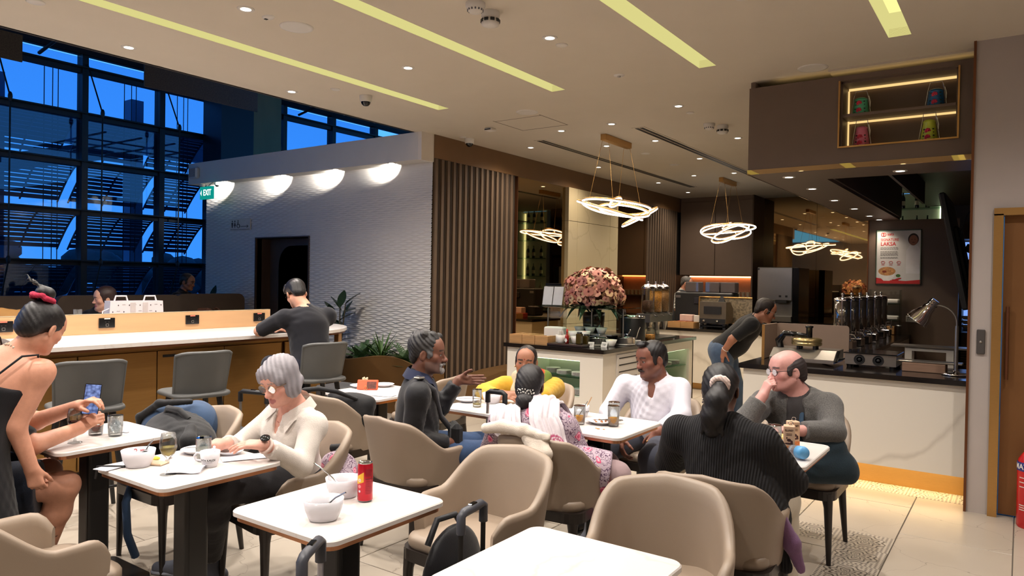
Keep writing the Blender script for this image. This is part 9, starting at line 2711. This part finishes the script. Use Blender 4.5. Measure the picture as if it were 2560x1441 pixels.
# table 7
tumbler(-1.02, 3.81, 'tumbler before the bald man\'s plate', 0.033, 0.11)
tumbler(-1.20, 3.86, 'tumbler half hidden behind the cardigan sleeve', 0.033, 0.11)
dish(-1.05, 3.965, 'white plate of yellow dumplings before the bald man', 0.085, ('dumplings', (226, 200, 130), 16, 0.017))
for k, (x, y, rz) in enumerate(((-0.915, 3.67, 0.0), (-0.93, 3.80, 0.5))):
	t = thing('juice_carton', ['tall cream juice carton with orange base, nearer one', 'tall cream juice carton with metal ring tab, behind'][k], 'carton', (x, y, ZT), yaw_to_cam(x, y) + rz, 'cream juice cartons')
	MB().bbox((0, 0, 0.072), (0.054, 0.046, 0.144), 0.004).build('box', mat('carton_cream', (214, 178, 146), 0.5, var=0.04), t)
	MB().box(-0.0255, 0.0255, -0.0238, -0.0228, 0.004, 0.045).build('orange_print', mat('carton_orange', (216, 128, 66), 0.5, var=0.3, scale=80), t)
	lettering('ELLINET', 0.0125, mat('carton_brown', (70, 40, 36), 0.5), t, (0, -0.0236, 0.122), RX, 0.0003, bold=True, squash=0.85)
	g = MB()
	for z in (0.105, 0.098): g.box(-0.013, 0.013, -0.0238, -0.023, z, z + 0.002)
	for a, b, w_, h_ in ((0.0, 0.075, 0.02, 0.016), (0.0, 0.058, 0.042, 0.010), (-0.01, 0.085, 0.006, 0.012), (0.012, 0.066, 0.012, 0.018)): g.ball((a, -0.0232, b), (w_ / 2, 0.0008, h_ / 2), 8)
	g.build('printed_scene', MATS['carton_brown'], t)
	MB().tube([(0.006 + 0.011 * math.cos(q * PI / 6), 0.004, 0.153 + 0.009 * math.sin(q * PI / 6)) for q in range(12)], 0.0018, 6, closed=True).build('ring_tab', M_chrome, t)
t = thing('water_bottle', 'clear crumpled water bottle with blue cap lying on table', 'bottle', (-0.865, 3.62, ZT + 0.031), 0.9)
MB().lathe([(0.0, 0.0), (0.026, 0.002), (0.031, 0.012), (0.029, 0.03), (0.031, 0.05), (0.029, 0.07), (0.02, 0.085), (0.013, 0.092)], n=20).xf(Matrix.Rotation(R(84), 4, 'X') @ Matrix.Translation((0, 0, -0.04))).build('body', glassy('bottle_plastic', (232, 238, 246), 0.18, 0.06, opacity=0.12), t)
MB().lathe([(0.0, 0.055), (0.0305, 0.052), (0.0308, 0.085), (0.026, 0.098), (0.0, 0.1)], n=20).xf(Matrix.Rotation(R(84), 4, 'X') @ Matrix.Translation((0, 0, -0.04))).build('cap', mat('cap_blue', (96, 166, 220), 0.4), t)
# table 8
dish(-4.06, 3.80, 'white plate with bread sticks at the back left table', 0.085)
for k in range(4):
	tag(MB().bbox((0, 0, 0.035), (0.012, 0.012, 0.065), 0.003).build('bread_stick', mat('bread_stick', (226, 206, 170), 0.7), None, (-4.075 + 0.016 * k, 3.83 - 0.012 * (k % 2), ZT + 0.009), (0.25 * (k % 2) - 0.1, 0.15, 0)), 'pale stick on the back left plate, ' + ['first', 'second', 'third', 'fourth'][k] + ' from left', 'bread stick', 'pale sticks on the back left plate')
dish(-3.97, 3.95, 'white plate behind the orange phone', 0.08)
t = thing('orange_phone', 'orange phone case propped on its side with ring stand', 'phone', (-3.93, 3.74, ZT), 0.62)
MB().bbox((0, 0.012, 0.038), (0.155, 0.012, 0.076), 0.005, 0, Matrix.Rotation(R(-24), 4, 'X')).build('case', mat('phone_orange', (226, 84, 44), 0.35, var=0.03), t)
MB().bbox((0.03, 0.002, 0.036), (0.07, 0.004, 0.055), 0.0015, 0, Matrix.Rotation(R(-24), 4, 'X')).build('photo_print', mat('case_print', (90, 40, 30), 0.5, var=0.5, scale=50), t)
MB().tube([(-0.01 + 0.014 * math.cos(q * PI / 6), -0.02, 0.02 + 0.014 * math.sin(q * PI / 6)) for q in range(12)], 0.0025, 6, closed=True).build('ring_holder', M_gold2, t)
paper(-3.66, 3.64, 0.16, 0.09, 0.3, 'flat white napkin near the orange phone', 0.001)
# ------------------------------------------------------------------ bags, cases and clothes
M_nyl = cloth_mat('black_backpack', (24, 24, 26), 0.65, 0.25, 120)
M_blue = cloth_mat('blue_backpack', (52, 74, 104), 0.75, 0.3, 150)
def blob_obj(name, build, m, parent, h=0.012, planes=None, fold=None, off=(0, 0, 0)):
	B = Blob(); build(B)
	V, F = B.net(h, None, planes, fold)
	ob = bpy.data.objects.new(name, np_mesh(name, V - np.array(off), F, m))
	return link(ob, parent)
t = thing('backpack', 'big black backpack lying on the chair behind the left table', 'backpack', (-3.80, 2.24, 0.48)); o_ = (-3.80, 2.24, 0.48)
blob_obj('main_bag', lambda B: (B.ell((-3.86, 2.24, 0.66), (0.27, 0.15, 0.15), None, 0.05), B.ell((-3.72, 2.20, 0.60), (0.20, 0.14, 0.15), None, 0.06), B.ell((-3.86, 2.10, 0.62), (0.2, 0.07, 0.12), None, 0.04)), M_nyl, t, 0.012, [(V3(0, 0, 0.485), V3(0, 0, -1))], folds(0.008, 26, seed=31), o_)
MB().tube([(-0.16, -0.02, 0.30), (-0.10, -0.04, 0.345), (0.02, -0.04, 0.345), (0.07, -0.02, 0.30)], 0.018, 8).build('grab_handle', M_nyl, t)
blob_obj('shoulder_strap', lambda B: B.chain([V3(-3.62, 2.17, 0.75), V3(-3.56, 2.12, 0.70), V3(-3.55, 2.14, 0.60), V3(-3.60, 2.2, 0.54)], [0.03, 0.04, 0.042, 0.03], 0.03), M_nyl, t, 0.011, None, None, o_)
MB().tube([(-0.21, -0.13, 0.16), (-0.05, -0.17, 0.23), (0.10, -0.16, 0.18)], 0.004, 5).build('zip', M_steel, t)
t = thing('backpack', 'blue and black rucksack standing behind the black backpack', 'backpack', (-4.16, 2.33, 0.30)); o_ = (-4.16, 2.33, 0.30)
blob_obj('main_bag', lambda B: (B.ell((-4.20, 2.38, 0.62), (0.20, 0.15, 0.19), None, 0.05), B.ell((-4.05, 2.46, 0.66), (0.16, 0.13, 0.16), None, 0.05)), M_blue, t, 0.012, [(V3(0, 0, 0.482), V3(0, 0, -1))], folds(0.007, 24, seed=32), o_)
blob_obj('trim', lambda B: B.chain([V3(-4.36, 2.28, 0.55), V3(-4.30, 2.25, 0.72), V3(-4.14, 2.28, 0.815), V3(-3.98, 2.38, 0.83)], [0.02, 0.022, 0.022, 0.018], 0.02), M_nyl, t, 0.011, None, None, o_)
MB().tube([(0.20, -0.28, 0.18), (0.26, -0.36, 0.05), (0.28, -0.36, -0.12), (0.25, -0.3, -0.26)], 0.022, 8).build('hanging_strap', M_blue, t)
def trolley(x, y, rz, label, hb, hh, wd=0.34, dp=0.22, m=None, grip=None, pole=None, span=0.22):
	t = thing('suitcase', label, 'suitcase', (x, y, 0), rz)
	MB().bbox((0, 0, 0.05 + hb / 2), (wd, dp, hb), 0.035).build('shell', m or M_nyl, t)
	MB().bbox((0, -dp / 2 - 0.015, 0.05 + hb * 0.45), (wd * 0.8, 0.05, hb * 0.6), 0.02).build('front_pocket', m or M_nyl, t)
	for sx in (-1, 1):
		MB().lathe([(0.0, -0.012), (0.024, -0.012), (0.025, 0), (0.024, 0.012), (0, 0.012)], n=14).xf(Matrix.Translation((sx * wd * 0.38, dp * 0.36, 0.025)) @ Matrix.Rotation(PI / 2, 4, 'Y')).build('wheel', M_black, t)
		MB().lathe([(0.0, -0.012), (0.024, -0.012), (0.025, 0), (0.024, 0.012), (0, 0.012)], n=14).xf(Matrix.Translation((sx * wd * 0.38, -dp * 0.36, 0.025)) @ Matrix.Rotation(PI / 2, 4, 'Y')).build('wheel', M_black, t)
		MB().tube([(sx * span / 2, dp / 2 - 0.03, hb), (sx * span / 2, dp / 2 - 0.03, hh - 0.03)], 0.0095, 8).build('pole', pole or M_steel, t)
	gp = [(-span / 2, dp / 2 - 0.03, hh - 0.07), (-span / 2, dp / 2 - 0.03, hh - 0.01), (-span / 2 + 0.02, dp / 2 - 0.03, hh), (span / 2 - 0.02, dp / 2 - 0.03, hh), (span / 2, dp / 2 - 0.03, hh - 0.01), (span / 2, dp / 2 - 0.03, hh - 0.07)]
	MB().tube(gp, 0.0165, 10).build('handle_grip', grip or M_black, t)
	MB().bbox((0, dp / 2 - 0.03, hh + 0.0155), (0.04, 0.018, 0.006), 0.002).build('release_button', M_blackgl, t)
	return t
trolley(-4.20, 2.90, 0.25, 'black trolley case with raised handle behind the backpack chair', 0.5, 0.79)
trolley(-2.63, 3.52, 0.0, 'trolley case with chrome poles hidden behind the shawl', 0.48, 0.885, wd=0.2, dp=0.18, span=0.13)
trolley(-1.50, 2.03, PI / 2 + 0.15, 'black trolley case beside the empty front chair', 0.50, 0.765, span=0.16, wd=0.26, m=cloth_mat('black_leather', (26, 26, 30), 0.45), grip=mat('grip_grey', (64, 66, 74), 0.4), pole=M_black)
trolley(-1.60, 1.42, PI / 2 + 0.55, 'silver poled trolley case in front of the red can table', 0.48, 0.79, span=0.16, wd=0.26, grip=mat('grip_grey', (64, 66, 74), 0.4), pole=mat('silver_pole', (176, 176, 186), 0.3, 0.6))
tb_ = thing('laptop_bag', 'slim black leather bag leaning on the case by the empty chair', 'bag', (-1.72, 2.02, 0.0)); o_ = (-1.72, 2.02, 0.0)
blob_obj('bag_body', lambda B: (B.ell((-1.70, 2.06, 0.48), (0.055, 0.16, 0.19), None, 0.05), B.ell((-1.74, 2.0, 0.36), (0.06, 0.15, 0.14), None, 0.05)), MATS['black_leather'], tb_, 0.011, None, folds(0.006, 24, seed=35), o_)
MB().tube([(0.0, -0.08, 0.62), (0.0, -0.03, 0.70), (0.01, 0.06, 0.70), (0.01, 0.12, 0.62)], 0.012, 8).build('handle', MATS['black_leather'], tb_)
# floral backpack behind the grey haired woman
M_fbag = mat('flower_canvas', (112, 92, 104), 0.85, var=0.05, bump=0.2)
t = thing('floral_backpack', 'mauve flowered bag squeezed behind the grey haired woman', 'bag', (-2.87, 2.55, 0.48)); o_ = (-2.87, 2.55, 0.48)
blob_obj('bag_body', lambda B: (B.ell((-2.88, 2.545, 0.575), (0.12, 0.085, 0.10), None, 0.04), B.ell((-2.80, 2.50, 0.53), (0.07, 0.08, 0.07), None, 0.04)), M_flo, t, 0.010, None, folds(0.005, 30, seed=36), o_)
MB().tube([(-0.03, -0.02, 0.17), (0.0, 0.03, 0.24), (0.02, 0.02, 0.16)], 0.012, 8).tube([(0.03, -0.05, 0.13), (0.05, -0.06, 0.2), (0.02, -0.07, 0.05)], 0.010, 6).build('strap', cloth_mat('grey_strap', (110, 108, 104), 0.8), t)
MB().tube([(-0.07, 0.0, 0.2), (0.0, 0.02, 0.21)], 0.02, 8).build('top_flap', M_nyl, t)
# black bag on the chair at table 8
t = thing('shoulder_bag', 'black shoulder bag hung over the back of the rear chair', 'bag', (-3.76, 3.17, 0.5)); o_ = (-3.76, 3.17, 0.5)
blob_obj('bag_body', lambda B: (B.ell((-3.73, 3.44, 0.64), (0.16, 0.09, 0.13), None, 0.05), B.cap((-3.86, 3.36, 0.74), (-3.62, 3.46, 0.72), 0.05, 0.05, 0.05)), M_nyl, t, 0.012, None, folds(0.006, 26, seed=37), o_)
MB().tube([(-0.20, -0.03, 0.29), (-0.16, -0.01, 0.315), (-0.05, 0.02, 0.33), (0.03, 0.1, 0.31), (0.1, 0.22, 0.25)], [0.012, 0.016, 0.018, 0.016, 0.012], 8).build('strap', M_nyl, t)
# teal messenger bag on the bald man's lap
t = thing('messenger_bag', 'dark teal messenger bag resting on the bald man\'s knees', 'bag', (-0.87, 4.30, 0.5)); o_ = (-0.87, 4.30, 0.5)
M_teal = cloth_mat('teal_canvas', (34, 50, 60), 0.8, 0.35, 160)
blob_obj('bag_body', lambda B: (B.cap((-1.0, 4.22, 0.70), (-0.83, 4.34, 0.68), 0.055, 0.055, 0.06), B.cap((-1.0, 4.22, 0.60), (-0.79, 4.36, 0.58), 0.065, 0.065, 0.06), B.cap((-0.99, 4.22, 0.525), (-0.77, 4.38, 0.52), 0.055, 0.055, 0.06)), M_teal, t, 0.011, None, folds(0.006, 22, seed=38), o_)
MB().tube([(0.05, 0.06, 0.18), (0.0, 0.10, 0.30), (-0.02, 0.14, 0.38)], 0.016, 8).build('strap', MATS['teal_strap'], t)
# cream cardigan over a chair back
t = thing('cardigan', 'cream ribbed cardigan hanging over the chair back', 'cardigan', (-2.05, 3.02, 0.0)); o_ = (-2.05, 3.02, 0.0)
M_rib = mat('cream_rib', (214, 202, 188), 0.95, var=0.05, bump=0.5, bscale=220)
blob_obj('draped_part', lambda B: (B.chain([V3(-2.30, 3.04, 0.79), V3(-2.16, 3.0, 0.825), V3(-2.02, 2.985, 0.825), V3(-1.90, 3.0, 0.80)], [0.028, 0.034, 0.034, 0.03], 0.02)), M_rib, t, 0.009, None, folds(0.007, 34, seed=39), o_)
blob_obj('sleeve', lambda B: (B.chain([V3(-2.0, 2.99, 0.80), V3(-1.93, 2.965, 0.72), V3(-1.945, 2.955, 0.58), V3(-1.955, 2.965, 0.47)], [0.035, 0.036, 0.034, 0.03], 0.02), B.chain([V3(-1.93, 3.0, 0.79), V3(-1.88, 2.975, 0.73), V3(-1.90, 2.965, 0.62)], [0.032, 0.03, 0.02], 0.02)), M_rib, t, 0.009, [(V3(0, 0, 0.45), V3(0, 0, -1))], folds(0.006, 40, seed=40), o_)
# on the bar: white printed handbag, brown paper bag, small glass
t = thing('handbag', 'white handbag with small dark motif behind the bar partition', 'handbag', (-6.85, 3.52, 1.05), -0.1)
MB().prism([(-0.25, 0), (0.25, 0), (0.235, 0.27), (-0.235, 0.27)], -0.07, 0.07, axis='x').xf(Matrix.Identity(4)).build('body', mat('bag_white', (222, 214, 216), 0.4, var=0.02), t)
M_mot = mat('bag_motif', (52, 44, 50), 0.5)
for r_i in range(4):
	for c_i in range(10):
		y = -0.215 + 0.048 * c_i; z = 0.05 + 0.06 * r_i
		if (r_i + c_i) % 2 == 0: MB().add([(0.0715, y - 0.006, z), (0.0715, y, z - 0.008), (0.0715, y + 0.006, z), (0.0715, y, z + 0.008)], [(0, 1, 2, 3)]).build('diamond_motif', M_mot, t)
		elif c_i % 3: MB().tube([(0.0712, y - 0.014, z + 0.004), (0.0712, y - 0.006, z + 0.009), (0.0712, y, z + 0.002), (0.0712, y + 0.006, z + 0.009), (0.0712, y + 0.014, z + 0.004)], 0.0012, 4).build('laurel_motif', M_mot, t)
MB().box(0.071, 0.074, -0.06, -0.015, 0.09, 0.255).box(0.071, 0.074, 0.05, 0.095, 0.02, 0.255).build('leather_tab', mat('tab_grey', (196, 186, 184), 0.5), t)
MB().box(0.074, 0.0755, 0.055, 0.09, 0.04, 0.08).build('brown_patch', mat('patch_brown', (96, 56, 46), 0.5), t)
for y in (-0.13, 0.13):
	MB().tube([(0.03, y - 0.06, 0.26), (0.03, y - 0.045, 0.315), (0.03, y + 0.045, 0.315), (0.03, y + 0.06, 0.26)], 0.009, 6).build('handle', mat('bag_white', (222, 214, 216), 0.4), t)
MB().tube([(0.05, -0.24, 0.2), (0.07, -0.30, 0.18), (0.07, -0.31, 0.02), (0.1, -0.3, 0.004)], 0.006, 6).build('long_strap', mat('bag_white', (222, 214, 216), 0.4), t)
t = thing('paper_bag', 'crumpled brown paper bag lying behind the bar partition', 'paper bag', (-6.95, 2.5, 1.05)); o_ = (-6.95, 2.5, 1.05)
blob_obj('bag_body', lambda B: (B.cap((-6.95, 2.1, 1.17), (-6.95, 2.78, 1.15), 0.13, 0.10, 0.08)), mat('kraft_paper', (150, 108, 54), 0.8, var=0.12, scale=9), t, 0.016, [(V3(0, 0, 1.052), V3(0, 0, -1)), (V3(0, 2.86, 0), V3(0, 1, 0))], folds(0.018, 12, seed=41), o_)
MB().tube([(0.0, 0.36, 0.18), (0.03, 0.365, 0.1), (0.0, 0.36, 0.02)], 0.012, 6).build('folded_rim', mat('kraft_light', (178, 136, 82), 0.8), t)
t = thing('small_glass', 'small clear glass on the bar behind the partition', 'glass', (-6.85, 3.02, 1.05))
MB().lathe([(0, 0), (0.03, 0.0), (0.036, 0.2), (0.033, 0.2), (0.028, 0.01), (0, 0.008)], n=18).build('glass_body', M_glassw, t)
t = thing('tablet', 'flat tablet under the man\'s arms on the bar', 'tablet', (-5.62, 4.14, 1.05), 0.2)
MB().bbox((0, 0, 0.005), (0.17, 0.25, 0.008), 0.003).build('case', M_blackgl, t)
MB().bbox((0, 0, 0.0095), (0.155, 0.235, 0.001), 0.0003).build('screen', mat('tablet_screen', (40, 44, 54), 0.1), t)
